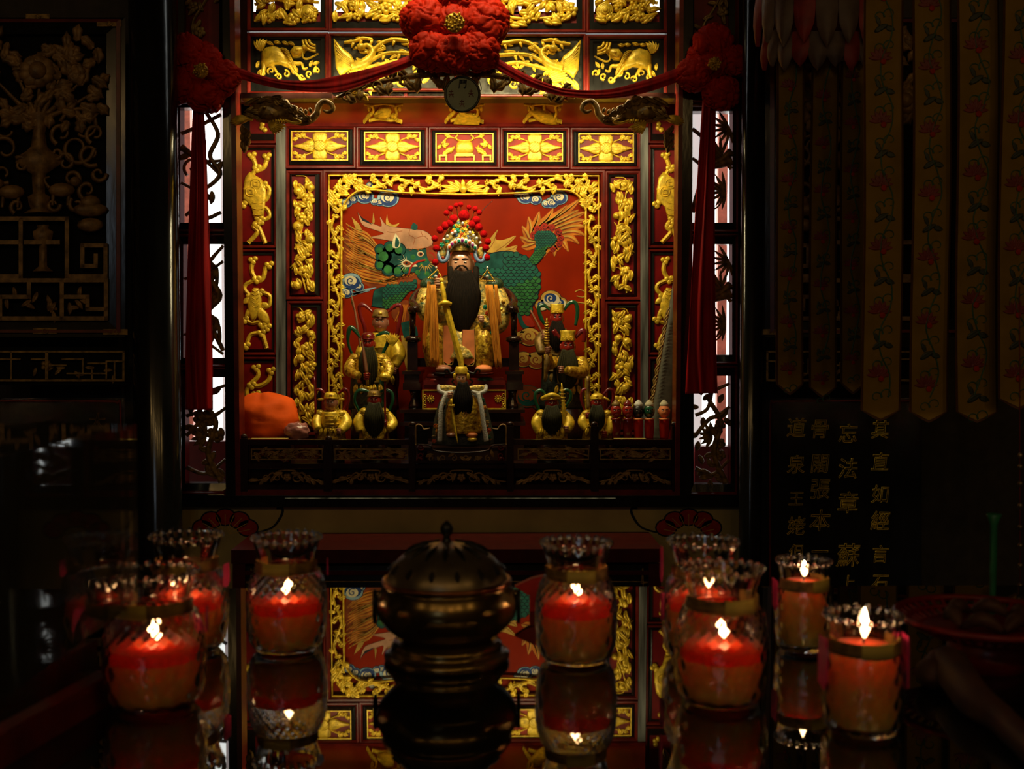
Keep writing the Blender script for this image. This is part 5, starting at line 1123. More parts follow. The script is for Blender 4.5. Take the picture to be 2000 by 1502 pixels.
for cx in (841, 973):
    mb = MB(); 
    for k in range(10): leaf(mb, MK, cx+3*math.cos(k*.628), 779+3*math.sin(k*.628), k*.628, 5, 2, .003)
    dome(mb, MK, circ(cx, 779, 2.4, 8), .004); mb.build('gilt_sunflower', 'gold', t)
for cx, s in ((830, 1), (983, -1)):
    mb = MB(); 
    for k in range(4): spiral(mb, MK, cx, 772+k*7, 3.5, 1, k, 1.0*s, 1.6, .003)
    mb.build('gilt_scroll', 'gold', t)
zc = zt+.012
mb = MB(); ptube(mb, [(834, 744, YK+.02), (850, 743, YK+.0), (868, 744, YK+.02)], [3, 3.5, 3], 8, 4); pell(mb, 851, 736, YK+.03, 18, 9, 12); mb.build('red_cushion', 'red_lacquer', t, 'glossy red cushion')
mb = MB(); ptube(mb, [(925, 743, YK+.02), (948, 741, YK+.0), (972, 743, YK+.02)], [3, 4, 3], 8, 4); mb.build('green_cushion', 'ribbon_green', t, 'green cushion with pale trim')

# ---------------------------------------------------------------- large seated statue
t = thing('seated_statue', 'large seated statue with long black beard, jewelled pompom crown and gold sword', 'statue', (pt(900, 745, 3.94).x, 3.97, zc))
big = t
def pleat(a, u): return 1+.05*math.sin(9*a)*u
mb = MB(); loft(mb, [(538, 900, 22, 20, 4.04), (548, 900, 48, 26, 4.04), (562, 900, 66, 34, 4.04), (600, 902, 70, 40, 4.03), (640, 903, 66, 46, 4.02), (668, 904, 70, 56, 4.01), (700, 904, 66, 60, 4.0)], 28, lambda a, u: 1+.03*math.sin(7*a)); mb.build('robe', 'embroid', t)
for s, px in ((-1, 852), (1, 944)):                  # thighs and skirts
    mb = MB(); loft(mb, [(632, px, 20, 26, 3.99), (650, px+s*2, 24, 44, 3.97), (680, px+s*2, 23, 40, 3.95), (705, px+s*1, 20, 30, 3.94), (716, px, 19, 26, 3.935)], 22, lambda a, u: 1+.06*math.sin(8*a)); mb.build('skirt', 'gold_glaze', t)
for k in range(46):                                   # gilt scales of the skirt
    pass
for x0, x1, y0, y1 in ((866, 886, 636, 712), (903, 927, 644, 714)):
    mb = MB(); M = PL(3.905); slab(mb, M, [(x0, y0), (x1, y0), (x1, y1-8), ((x0+x1)/2, y1), (x0, y1-6)], .004); ap = mb.build('apron', 'salmon_cloth', t)
    mb = MB(); stroke(mb, M, [(x0, y0), (x0, y1-6), ((x0+x1)/2, y1), (x1, y1-8), (x1, y0)], 1.6, .003, .003, 4); mb.build('apron_edge', 'paper_yellow', ap)
for s, px in ((-1, 866), (1, 945)):
    mb = MB(); pell(mb, px, 721, 3.90, 17, 9, 22); mb.build('boot', 'skin_brown' if s < 0 else 'salmon_cloth', t)
    mb = MB(); pell(mb, px+s*2, 729, 3.90, 18, 3.5, 22); mb.build('boot_sole', 'ink' if s < 0 else 'red_lacquer', t)
# sleeves
mb = MB(); ptube(mb, [(842, 556, 4.02), (832, 590, 3.98), (836, 612, 3.95), (850, 590, 3.93), (856, 566, 3.92)], [16, 20, 18, 15, 12], 14, 6); mb.build('sleeve', 'embroid', t)
mb = MB(); ptube(mb, [(962, 556, 4.02), (976, 600, 3.98), (972, 632, 3.95), (952, 634, 3.92), (942, 624, 3.91)], [16, 22, 20, 15, 10], 14, 6); mb.build('sleeve', 'embroid', t)
for s, px in ((-1, 838), (1, 966)):
    mb = MB(); pell(mb, px, 556, 4.0, 18, 14, 18); mb.build('shoulder_guard', 'robe_green', t)
relief_dots(t, [(828+6*math.cos(k*1.9)+k*.4, 580+k*4) for k in range(11)], 3.945, 4.2, 'gold_glaze', 'gilt_boss'); relief_dots(t, [(975+8*math.cos(k*1.7), 590+k*5) for k in range(11)], 3.935, 4.4, 'gold_glaze', 'gilt_boss')
for x, y, m in ((948, 600, 'jewel_green'), (952, 612, 'jewel_red'), (958, 622, 'jewel_blue'), (946, 620, 'gold'), (956, 640, 'jewel_red'), (962, 650, 'jewel_green'), (950, 590, 'gold'), (966, 660, 'gold')):
    mb = MB(); blossom(mb, PL(3.905), x, y, 5, .006); mb.build('embroidered_flower', m, t)
hd = head(t, 900, 517, 3.985, 24, 33, 'skin')
hand(t, 856, 553, 3.90, 11, 'skin', thumb=1); hand(t, 940, 623, 3.885, 8, 'skin', thumb=-1)
# beard
beard(t, 904, 531, 662, 31, 3.935, n=13)
for x, b4 in ((879, 560), (930, 562)): mb = MB(); ptube(mb, [(x, 522, 3.955), (x+(2 if x < 900 else -1), 545, 3.94), (x+(4 if x < 900 else -2), b4+40, 3.93)], [5, 7, 3], 8, 4); mb.build('side_lock', 'beard', t)
mb = MB(); ptube(mb, [(885, 546, 3.935), (889, 528, 3.935), (896, 520, 3.932), (901, 519, 3.93), (907, 520, 3.932), (914, 528, 3.935), (918, 546, 3.935)], [1.2, 1.9, 2.0, 1.3, 2.0, 1.9, 1.2], 8, 4); mb.build('moustache', 'beard', t)
# sword
sw = [(862, 548, 3.885), (868, 590, 3.875)]
mb = MB(); ptube(mb, [(862, 550, 3.885), (866, 572, 3.88), (869, 590, 3.876)], [3.6, 5, 3.6], 10, 4); pell(mb, 862, 548, 3.885, 5, 5, 5); mb.build('sword_grip', 'gold', t)
mb = MB(); ptube(mb, [(857, 596, 3.876), (869, 591, 3.870), (881, 594, 3.876)], [4, 5.5, 4], 8, 4); mb.build('sword_guard', 'gold', t)
mb = MB(); M = PL(3.876); P = [(864, 597), (877, 596), (905, 700), (908, 733), (899, 728), (893, 702)]
mb.add([M(x, y, .0) for x, y in P]+[M((864+877)/2, 596, .006), M(899, 701, .006), M(903, 731, .004)], [(0, 6, 7, 5), (6, 1, 2, 7), (5, 7, 8, 4), (7, 2, 3, 8), (0, 5, 4, 3, 2, 1)], False); mb.build('sword_blade', 'gold', t)
# tassels
def tassel(t, x0, y0, x1, y1, w, Y, n):
    r = random.Random(int(x0*7+y0)); mb = MB()
    for k in range(n):
        u = (k/(n-1)-.5)*w; ptube(mb, [(x0+u*.45, y0, Y), (x0+(x1-x0)*.5+u*.9, (y0+y1)/2, Y-.006+.008*r.random()), (x1+u+r.uniform(-1, 1), y1-r.uniform(0, 9), Y+.004*r.random())], [1.5, 1.8, .9], 5, 4)
    return mb.build('tassel', 'orange_tassel', t)
tassel(t, 846, 556, 849, 718, 16, 3.875, 11); tassel(t, 838, 550, 829, 692, 8, 3.90, 7); tassel(t, 950, 556, 962, 640, 8, 3.89, 7); tassel(t, 958, 556, 974, 722, 13, 3.875, 10); tassel(t, 968, 556, 976, 640, 7, 3.89, 6)
for cx in (851, 952):
    mb = MB(); q = [(cx, 527), (cx+14, 549), (cx-14, 548)] if cx > 900 else [(cx+3, 527), (cx+14, 547), (cx-14, 543)]
    for i in range(3):
        a, b5 = q[i], q[(i+1) % 3]
        for k in range(8): pell(mb, a[0]+(b5[0]-a[0])*k/8, a[1]+(b5[1]-a[1])*k/8, 3.89, 1.7, 1.7, 1.7, nu=6, nv=4)
    o = mb.build('bead_triangle', 'gold_glaze', t); mb = MB(); pell(mb, cx, 540, 3.888, 3.4, 3.4, 3.4); mb.build('pearl', 'pearl', o)
    mb = MB(); pell(mb, cx+(1 if cx < 900 else 0), 523, 3.90, 2.4, 3, 2.4); mb.build('pearl', 'pearl', t)
# crown
YQ = 3.955
mb = MB(); loft(mb, [(416, 903, 6, 6, 3.98), (430, 903, 16, 12, 3.98), (450, 903, 29, 20, 3.98), (468, 902, 38, 26, 3.985), (484, 901, 33, 30, 3.99), (492, 901, 27, 29, 3.99)], 24, lambda a, u: 1+.05*math.sin(12*a)); crown = mb.build('crown', 'embroid', t)
mb = MB(); ptube(mb, [(877, 494, 3.975), (882, 485, 3.955), (901, 480, 3.947), (920, 485, 3.955), (926, 494, 3.975)], [2.5, 3.8, 4, 3.8, 2.5], 10, 6); mb.build('gold_band', 'gold', crown)
for x, y, m in ((883, 477, 'jewel_purple'), (889, 473, 'jewel_red'), (896, 471, 'jewel_green'), (903, 470, 'jewel_purple'), (910, 472, 'jewel_green'), (917, 474, 'jewel_red'), (923, 479, 'jewel_purple'), (878, 483, 'jewel_red'), (928, 484, 'jewel_green')):
    mb = MB(); pell(mb, x, y, YQ-.022, 4.6, 6.5, 3); lo = mb.build('diadem_lobe', 'pearl', crown); mb = MB(); pell(mb, x, y, YQ-.027, 2.8, 4, 3); mb.build('jewel', m, crown)
for x, y in ((889, 453), (883, 456), (874, 461), (867, 468), (918, 454), (925, 460), (931, 465), (938, 474), (904, 436)):
    mb = MB(); pell(mb, x, y, YQ-.02, 3.2, 3.2, 3.2); mb.build('pearl', 'pearl', crown)
r = random.Random(5)
for k in range(46):
    a = r.random(); y = 432+a*50; hw = 10+a*34; x = 902+r.uniform(-1, 1)*hw; m = r.choice(('gold', 'gold', 'jewel_blue', 'jewel_green', 'jewel_red', 'gold_glaze'))
    mb = MB(); blossom(mb, PL(YQ-.012), x, y, r.uniform(3, 5.5), .007, 5, r.random()*6); mb.build('crown_filigree', m, crown)
for s in (-1, 1):
    mb = MB(); X = lambda d: 902+s*d; ptube(mb, [(X(26), 487, 3.955), (X(27), 500, 3.945), (X(32), 509, 3.94), (X(40), 510, 3.94), (X(45), 500, 3.945), (X(46), 490, 3.95)], [3, 4, 4, 4, 3.5, 2], 8, 6); mb.build('ear_flap', 'jewel_blue', crown)
    mb = MB(); pell(mb, X(38), 494, 3.955, 8, 12, 4); mb.build('flap_plate', 'embroid', crown)
    mb = MB(); pell(mb, X(37), 503, 3.94, 3, 3, 3); mb.build('jewel', 'jewel_red', crown)
for x, y, q in ((872, 416, 5.5), (880, 407, 5.5), (891, 401, 5), (900, 399, 5), (916, 405, 5), (928, 408, 5.5), (936, 415, 5.5), (906, 421, 11), (886, 428, 9), (880, 436, 8), (870, 441, 8), (860, 449, 7.5), (849, 466, 6.5), (852, 485, 6.8), (850, 512, 6.5), (930, 430, 8), (922, 438, 8), (935, 444, 8), (945, 457, 7), (953, 472, 6.5), (949, 484, 7), (951, 503, 6.8)):
    mb = MB(); o_ = Vector((x, y, 0)); pell(mb, x, y, 3.945, q, q, q, nu=18, nv=12, disp=lambda d, o_=o_: 1+.12*mnoise.noise(d*4+o_)); mb.build('pompom', 'pompom_red', crown)
    if y < 420:
        mb = MB(); ptube(mb, [(x, y, 3.95), (x+(902-x)*.35, y+24, 3.96)], .8, 5, 2); mb.build('pompom_wire', 'gold_dark', crown)
mb = MB(); ptube(mb, [(930, 425, 3.96), (948, 405, 3.96), (962, 392, 3.96)], .5, 4, 4); mb.build('feather_wire', 'ink', crown)

# ---------------------------------------------------------------- small statue in front
YW = 3.70
t = thing('small_seated_statue', 'small black-bearded statue in a fur-trimmed cloak with gold sword on the carved stand', 'statue', (pt(905, 868, YW).x, YW, zst))
mb = MB(); loft(mb, [(758, 903, 14, 12, YW), (766, 903, 34, 18, YW), (782, 903, 44, 24, YW), (815, 903, 54, 30, YW), (850, 904, 60, 34, YW), (868, 904, 60, 34, YW)], 26, lambda a, u: 1+.03*math.sin(8*a)); mb.build('cloak', 'robe_dark', t)
r = random.Random(3)
for k in range(34):
    s = -1 if k % 2 else 1; v = 782+k*2.4; hw = 46+(v-790)*.2; x = 903+s*(hw-3-r.random()*6)
    mb = MB(); M = PL(YW-.028-.004*r.random()); (leaf(mb, M, x, v, r.random()*6, 9, 4, .004) if k % 3 else blossom(mb, M, x, v, 4.5, .005)); mb.build('embroidery', r.choice(('orange_tassel', 'jewel_red', 'ribbon_green', 'gold_dull')), t)
mb = MB(); loft(mb, [(772, 904, 22, 18, YW-.045), (790, 905, 32, 24, YW-.045), (815, 906, 36, 28, YW-.045), (845, 906, 36, 30, YW-.042)], 22, lambda a, u: 1+.05*math.sin(7*a)); mb.build('gilt_armour', 'gold_glaze', t)
for s, P in ((-1, [(872, 768, YW-.07), (862, 795, YW-.08), (860, 830, YW-.085), (859, 862, YW-.085)]), (1, [(934, 768, YW-.07), (940, 795, YW-.08), (945, 830, YW-.085), (950, 862, YW-.085)])):
    mb = MB(); ptube(mb, P, [4, 4.5, 4.5, 5], 10, 6); mb.build('fur_trim', 'fur_white', t)
    mb = MB(); X = lambda d: 903+s*d; ptube(mb, [(X(12), 757, YW-.05), (X(30), 757, YW-.05), (X(45), 757, YW-.04)], [3, 6, 5], 8, 4, flat=.6); mb.build('collar', 'embroid', t)
    mb = MB(); ptube(mb, [(X(46), 752, YW-.045), (X(45), 763, YW-.055), (X(32), 768, YW-.06), (X(18), 764, YW-.06)], [3, 4, 4, 3], 8, 5); mb.build('fur_trim', 'fur_white', t)
    mb = MB(); ptube(mb, [(X(8), 724, YW-.02), (X(22), 730, YW-.02), (X(28), 722, YW-.02), (X(34), 724, YW-.02), (X(32), 730, YW-.02)], [2.4, 2.6, 2.4, 2, 1.4], 8, 5); mb.build('hat_wing', 'hair_black', t)
    mb = MB(); ptube(mb, [(X(12), 738, YW-.02), (X(20), 745, YW-.02), (X(14), 752, YW-.02)], [2, 2, 1.5], 6, 4); mb.build('hat_cord', 'hair_black', t)
mb = MB(); loft(mb, [(716, 901, 10, 10, YW-.015), (722, 901, 13, 13, YW-.015), (730, 901, 13, 14, YW-.015)], 18); mb.build('gold_crown', 'gold', t)
for s in (-1, 1): mb = MB(); pell(mb, 901+s*13, 735, YW-.025, 3.4, 7, 4); mb.build('crown_flap', 'gold', t)
head(t, 901, 740, YW-.02, 10.5, 13, 'skin', ears=False); beard(t, 904, 748, 842, 17, YW-.075, n=9)
hand(t, 879, 772, YW-.08, 7, 'skin')
mb = MB(); ptube(mb, [(881, 779, YW-.09), (882, 792, YW-.09)], 2.4, 8, 2); ptube(mb, [(876, 793, YW-.09), (888, 792, YW-.09)], 3, 8, 2); mb.build('sword_hilt', 'gold', t)
mb = MB(); ptube(mb, [(882, 794, YW-.09), (889, 840, YW-.1), (894, 866, YW-.105)], [3, 2.6, .6], 4, 4, flat=.5); mb.build('sword_blade', 'gold', t)
for x, m in ((921, 'salmon_cloth'), (883, 'skin_brown')): mb = MB(); pell(mb, x, 849, YW-.075, 12, 5, 12); mb.build('shoe', m, t)
mb = MB(); pell(mb, 922, 858, YW-.08, 10, 5, 10); mb.build('gilt_foot', 'gold', t)

# ---------------------------------------------------------------- attendants
def attendant(label, Y, face, fw, fh, skin, body, robe, hat, bd=None, sleeves=(), hands=(), scarves=(), extra=None, group='attendant statues', name='attendant_statue', stern=.6, armour=None):
    fx, fy = face; top, bot, hw = body; c = pt(fx, bot, Y)
    t = thing(name, label, 'statue', (c.x, Y, ZN), group)
    zb = ZN
    secs = [(top, fx, fw*.7, fw*.7, Y), (top+(bot-top)*.08, fx, hw*.75, hw*.55, Y), (top+(bot-top)*.3, fx, hw*.85, hw*.6, Y), (top+(bot-top)*.6, fx, hw*.9, hw*.62, Y), (bot, fx, hw, hw*.7, Y)]
    zb_py = bot
    mb = MB(); loft(mb, secs, 24, lambda a, u: 1+.04*math.sin(8*a)*u); mb.build('robe', robe, t)
    mb = MB(); q = pt(fx, bot, Y); k = sc(Y); lathe(mb, (q.x, q.y, ZN), [(hw*.9*k, 0), (hw*.9*k, max(.01, q.z-ZN+.004))], 20); mb.build('base', 'dark_wood', t)
    if armour:
        mb = MB(); loft(mb, [(top+4, fx, hw*.55, hw*.5, Y-.018), (top+(bot-top)*.3, fx, hw*.66, hw*.56, Y-.02), (top+(bot-top)*.55, fx, hw*.6, hw*.5, Y-.02)], 20, lambda a, u: 1+.05*math.sin(11*a)); mb.build('armour', armour, t)
        for q_ in range(3): mb = MB(); ptube(mb, [(fx-hw*.55, top+(bot-top)*(.2+.12*q_), Y-.03), (fx, top+(bot-top)*(.22+.12*q_), Y-.03-hw*.5*sc(Y)), (fx+hw*.55, top+(bot-top)*(.2+.12*q_), Y-.03)], 1.6, 6, 4); mb.build('armour_band', armour, t)
        for sg in (-1, 1):
            mb = MB(); pell(mb, fx+sg*hw*.66, top+(bot-top)*.13, Y-.012, hw*.30, hw*.26, hw*.30, nu=18, nv=12, disp=lambda d: 1+.05*math.sin(9*math.atan2(d.z, d.x))); pg = mb.build('shoulder_guard', armour, t)
            for q_ in range(3): mb = MB(); ptube(mb, [(fx+sg*hw*(.45+.02*q_), top+(bot-top)*.10+q_*hw*.13, Y-.012-hw*.30*sc(Y)), (fx+sg*hw*(.95-.02*q_), top+(bot-top)*.12+q_*hw*.13, Y-.012-hw*.2*sc(Y))], hw*.035, 6, 3); mb.build('guard_ridge', 'gold', pg)
        mb = MB(); ptube(mb, [(fx-hw*.72, top+(bot-top)*.52, Y-.01), (fx, top+(bot-top)*.54, Y-.025-hw*.55*sc(Y)), (fx+hw*.72, top+(bot-top)*.52, Y-.01)], hw*.07, 8, 6); mb.build('belt', 'gold_dull', t)
        for q_ in range(5):
            mb = MB(); leaf(mb, PL(Y-.012-hw*.62*sc(Y)), fx+(q_-2)*hw*.30, top+(bot-top)*.56, math.pi/2+(q_-2)*-.10, hw*.55, hw*.26, .010, 0, 0); mb.build('skirt_plate', armour, t)
        mb = MB(); blossom(mb, PL(Y-.022-hw*.52*sc(Y)), fx, top+(bot-top)*.62, hw*.22, .008, 6); mb.build('belt_boss', 'gold', t)
    head(t, fx, fy, Y-.015, fw, fh, skin, stern=stern)
    s = sc(Y)
    if hat[0] == 'crown':
        mb = MB(); loft(mb, [(fy-fh*1.35, fx, fw*.55, fw*.55, Y-.01), (fy-fh*1.1, fx, fw*.95, fw*.95, Y-.012), (fy-fh*.55, fx, fw*1.1, fw*1.12, Y-.012)], 20, lambda a, u: 1+.04*math.sin(10*a)); h_ = mb.build('crown', hat[1], t)
        mb = MB(); pell(mb, fx, fy-fh*.9, Y-.015-fw*s*1.0, fw*.25, fw*.25, fw*.2); mb.build('crown_jewel', 'gold_glaze', h_)
        mb = MB(); ptube(mb, [(fx-fw*1.05, fy-fh*.55, Y-.015), (fx, fy-fh*.6, Y-.02-fw*s*1.05), (fx+fw*1.05, fy-fh*.55, Y-.015)], fw*.12, 8, 6); mb.build('crown_band', hat[1], h_)
    else:                                         # tall square-fronted hat
        mb = MB(); loft(mb, [(fy-fh*1.75, fx, fw*1.12, fw*.9, Y-.01), (fy-fh*1.2, fx, fw*1.0, fw*.95, Y-.012), (fy-fh*.6, fx, fw*1.05, fw*1.05, Y-.012)], 20); h_ = mb.build('hat', hat[1], t)
        for q_ in range(3): mb = MB(); spiral(mb, PL(Y-.015-fw*s*1.0), fx+(q_-1)*fw*.6, fy-fh*.95, fw*.3, fw*.08, q_, 1.1, fw*.14, .004); mb.build('hat_curl', hat[1], h_)
    if bd: beard(t, fx, fy+fh*.45, bd[0], bd[1], Y-.04-hw*s*.25, bd[2], n=9, spread=.78, end=.66)
    for pts, rr in sleeves: mb = MB(); ptube(mb, [(x, y, Y-d) for x, y, d in pts], rr, 12, 6); mb.build('sleeve', armour or robe, t)
    for (x, y, d, q, sk, th) in hands: hand(t, x, y, Y-d, q, sk, thumb=th)
    for pts, w, m in scarves: ribbon_loop(t, pts, Y-.005, w, m)
    if extra: extra(t)
    return t
# back left: young face, gold crown
def ex(t):
    mb = MB(); ptube(mb, [(687, 578, 4.05), (696, 622, 4.04), (705, 690, 4.03)], [1, 2.4, 2], 6, 3); mb.build('spear', 'wood_brown', t); mb = MB(); ptube(mb, [(686, 576, 4.05), (689, 592, 4.05), (692, 606, 4.05)], [.4, 3, 1], 6, 3); mb.build('spear_tip', 'gold_dull', t)
    for k in range(7): mb = MB(); leaf(mb, PL(3.98), 766, 676, -1.57-.6+.2*k, 26, 6, .008); mb.build('gilt_feather', 'gold', t)
attendant('young-faced attendant statue with gold crown and red scarf, tall behind the left warrior', 4.07, (743, 630), 14.5, 20, 'skin_brown', (646, 800, 36), 'red_lacquer', ('crown', 'gold_dull'), None,
          [([(722, 662, .0), (706, 690, .03), (712, 720, .06)], [11, 12, 9]), ([(764, 662, 0), (778, 690, .03), (770, 716, .06)], [12, 15, 9])], [(770, 724, .08, 7, 'skin_brown', 1)],
          [([(728, 610), (712, 596), (702, 598), (704, 616), (712, 640), (714, 670)], [2, 4, 4, 4, 4, 3], 'ribbon_red'), ([(757, 610), (770, 598), (780, 596), (784, 606), (778, 640), (772, 680), (776, 740), (774, 765)], [2, 4, 4, 4, 4, 4, 4, 3], 'ribbon_red')], ex, armour='gold')
def ex(t):
    mb = MB(); ptube(mb, [(706, 660, 3.90), (712, 700, 3.89), (716, 730, 3.885)], [.6, 4, 4], 4, 3, flat=.45); mb.build('sword_blade', 'wood_brown', t); mb = MB(); ptube(mb, [(716, 728, 3.885), (718, 752, 3.885)], 3, 8, 2); mb.build('sword_hilt', 'gold', t)
attendant('red-faced warrior statue with long dark beard gripping an upright sword, left of the armchair', 3.99, (719, 672), 12.5, 17, 'skin_red', (686, 800, 38), 'robe_green', ('crown', 'ribbon_red'), (762, 20, 'beard_green'),
          [([(694, 698, .0), (682, 722, .04), (700, 734, .09)], [11, 11, 8]), ([(745, 698, .0), (760, 720, .03), (752, 740, .06)], [11, 11, 8])], [(716, 735, .105, 8, 'skin_red', 1)],
          [([(704, 660), (690, 642), (682, 644), (680, 670), (690, 696), (700, 706)], [2, 5, 5, 3, 3, 2], 'ribbon_green'), ([(734, 656), (748, 650), (758, 652), (758, 668), (748, 690), (744, 712)], [2, 4, 4, 4, 3, 2], 'ribbon_green')], ex, armour='gold_glaze')
def ex(t):
    mb = MB(); ptube(mb, [(1036, 606, 4.06), (1050, 632, 4.05), (1066, 664, 4.04)], [1.8, 2.2, 2.4], 6, 3); mb.build('staff', 'wood_brown', t)
attendant('dark red-faced attendant statue with square gold hat, tallest on the right of the armchair', 4.09, (1088, 622), 12.5, 16, 'skin_red', (638, 800, 34), 'robe_dark', ('square', 'gold'), (690, 18, 'beard'),
          [([(1066, 650, 0), (1054, 668, .02), (1058, 690, .05)], [10, 11, 8])], [(1062, 658, .045, 6, 'skin_brown', 1)],
          [([(1074, 606), (1062, 596), (1052, 602), (1058, 624), (1070, 640)], [2, 4, 4, 4, 2], 'ribbon_green'), ([(1102, 606), (1112, 592), (1124, 592), (1128, 610), (1124, 636)], [2, 4, 4, 4, 3], 'ribbon_green')], ex, armour='gold_dull')
def ex(t):
    mb = MB(); ptube(mb, [(1068, 621, 3.88), (1068, 650, 3.88), (1069, 676, 3.88)], [1.5, 3.6, 4], 8, 4); 
    for k in range(9): ptube(mb, [(1064-k*.08, 630+k*5, 3.878), (1068, 631+k*5, 3.872), (1072+k*.08, 630+k*5, 3.878)], 1.3, 6, 2)
    mb.build('mace', 'gold_glaze', t); mb = MB(); ptube(mb, [(1069, 690, 3.88), (1068, 712, 3.88), (1064, 745, 3.89)], [3, 6, 1.5], 8, 4); mb.build('mace_handle', 'gold_dull', t)
attendant('fierce bearded statue with square gold hat raising a ridged mace, right of the armchair', 4.0, (1109, 677), 14, 18, 'skin_red', (692, 800, 34), 'robe_dark', ('square', 'gold'), (768, 22, 'beard_green'),
          [([(1084, 704, .02), (1074, 712, .06), (1070, 694, .10)], [10, 11, 8]), ([(1134, 704, 0), (1136, 726, .04), (1108, 724, .09)], [13, 15, 9])], [(1070, 684, .115, 8, 'skin_brown', 1), (1096, 722, .10, 8, 'skin_brown', -1)],
          [([(1094, 660), (1082, 646), (1086, 656)], [3, 5, 4], 'ribbon_red'), ([(1124, 660), (1136, 646), (1142, 650), (1140, 668)], [3, 5, 5, 4], 'ribbon_red')], ex, armour='gold_glaze')
# small gilt figures in the front row
def ex(t):
    mb = MB(); ptube(mb, [(614, 735, 3.78), (616, 790, 3.77), (618, 860, 3.77)], [1.4, 2.2, 2.2], 8, 3); mb.build('staff', 'ribbon_red', t)
    for s in (-1, 1): mb = MB(); pell(mb, 647+s*20, 780, 3.79, 7, 3, 3); mb.build('helmet_wing', 'gold', t)
    mb = MB(); leaf(mb, PL(3.745), 652, 828, -1.2, 18, 10, .01); mb.build('gilt_tablet', 'gold', t)
GF = 'small gilt figures in the front row'
attendant('small gilt general figurine with pale brown face and red staff, leftmost of the front row', 3.79, (646, 787), 12.5, 16, 'skin_brown', (800, 862, 30), 'gold_glaze', ('crown', 'gold'), None,
          [([(626, 806, .0), (618, 826, .03), (622, 838, .05)], [9, 10, 7]), ([(668, 806, 0), (676, 826, .02), (664, 842, .05)], [9, 12, 8])], [(617, 840, .04, 6, 'skin_brown', 1), (662, 842, .055, 6, 'skin_brown', -1)],
          [([(636, 772), (628, 762), (619, 762), (618, 772)], [2, 3, 3, 2], 'ribbon_red'), ([(660, 770), (672, 760), (680, 766), (680, 786), (668, 806), (664, 820)], [2, 3, 3, 3, 3, 2], 'ribbon_red')], ex, GF, 'gilt_figurine', .1, 'gold')
def ex(t):
    mb = MB(); ptube(mb, [(752, 745, 3.77), (752, 800, 3.765), (753, 862, 3.765)], [2, 2.2, 2.2], 8, 3); mb.build('staff', 'ribbon_red', t)
    mb = MB(); pell(mb, 752, 736, 3.77, 10.5, 8.5, 10, nu=32, nv=12, disp=lambda d: 1+.10*abs(math.sin(4*math.atan2(d.y, d.x)))); mb.build('mace_ball', 'gold', t); mb = MB(); pell(mb, 746, 722, 3.775, 4, 8, 4); mb.build('mace_tip', 'gold', t)
attendant('small red-faced figurine with green scarf and melon mace, beside the gilt general', 3.79, (731, 782), 12.5, 15, 'skin_red', (795, 862, 30), 'gold_glaze', ('crown', 'gold_dull'), (858, 21, 'beard_green'),
          [([(712, 805, 0), (700, 822, .02), (704, 842, .03)], [9, 10, 9]), ([(752, 805, 0), (766, 826, .01), (758, 838, .04)], [9, 11, 8])], [(752, 826, .045, 7, 'skin_red', -1)],
          [([(726, 768), (712, 762), (698, 764), (692, 782), (702, 804), (712, 814)], [2, 3.5, 3.5, 3.5, 3.5, 3], 'ribbon_green'), ([(738, 768), (752, 762), (764, 766), (767, 782), (760, 804)], [2, 3.5, 3.5, 3.5, 3], 'ribbon_green')], ex, GF, 'gilt_figurine', .6, 'gold')
def ex(t):
    mb = MB(); ptube(mb, [(1097, 748, 3.77), (1100, 790, 3.765), (1104, 850, 3.765)], [1, 4, 4], 8, 4)
    for k in range(12): ptube(mb, [(1093+k*.5, 762+k*7, 3.768), (1098+k*.5, 763+k*7, 3.760), (1103+k*.5, 762+k*7, 3.768)], 1.2, 6, 2)
    mb.build('ridged_club', 'gold', t)
    mb = MB(); ptube(mb, [(1058, 779, 3.775), (1078, 772, 3.755), (1098, 779, 3.775)], [4, 6, 4], 8, 4); mb.build('hat_brim', 'gold', t)
attendant('small dark-faced figurine with broad gold hat, green scarf and ridged club, right front row', 3.79, (1078, 788), 12, 14, 'skin_red', (800, 862, 32), 'gold_glaze', ('crown', 'gold'), (852, 21, 'beard_green'),
          [([(1056, 808, 0), (1048, 826, .02), (1054, 846, .03)], [9, 11, 8]), ([(1100, 808, 0), (1112, 826, .02), (1106, 842, .04)], [9, 11, 8])], [(1106, 838, .045, 7, 'skin_brown', -1)],
          [([(1066, 770), (1056, 762), (1046, 768), (1046, 784), (1054, 804), (1060, 816)], [2, 3.5, 3.5, 3.5, 3.5, 3], 'ribbon_green'), ([(1092, 770), (1104, 762), (1114, 766), (1114, 780), (1104, 796)], [2, 3.5, 3.5, 3.5, 3], 'ribbon_green')], ex, GF, 'gilt_figurine', .6, 'gold')
def ex(t):
    mb = MB(); ptube(mb, [(1148, 735, 3.77), (1149, 770, 3.77), (1150, 800, 3.765)], [4, 4, 4.5], 4, 3, flat=.45); mb.build('sword_blade', 'gold_dull', t)
    for s in (-1, 1): mb = MB(); ptube(mb, [(1167+s*12, 776, 3.78), (1167+s*24, 783, 3.78)], 2.4, 6, 2); mb.build('crown_wing', 'gold', t)
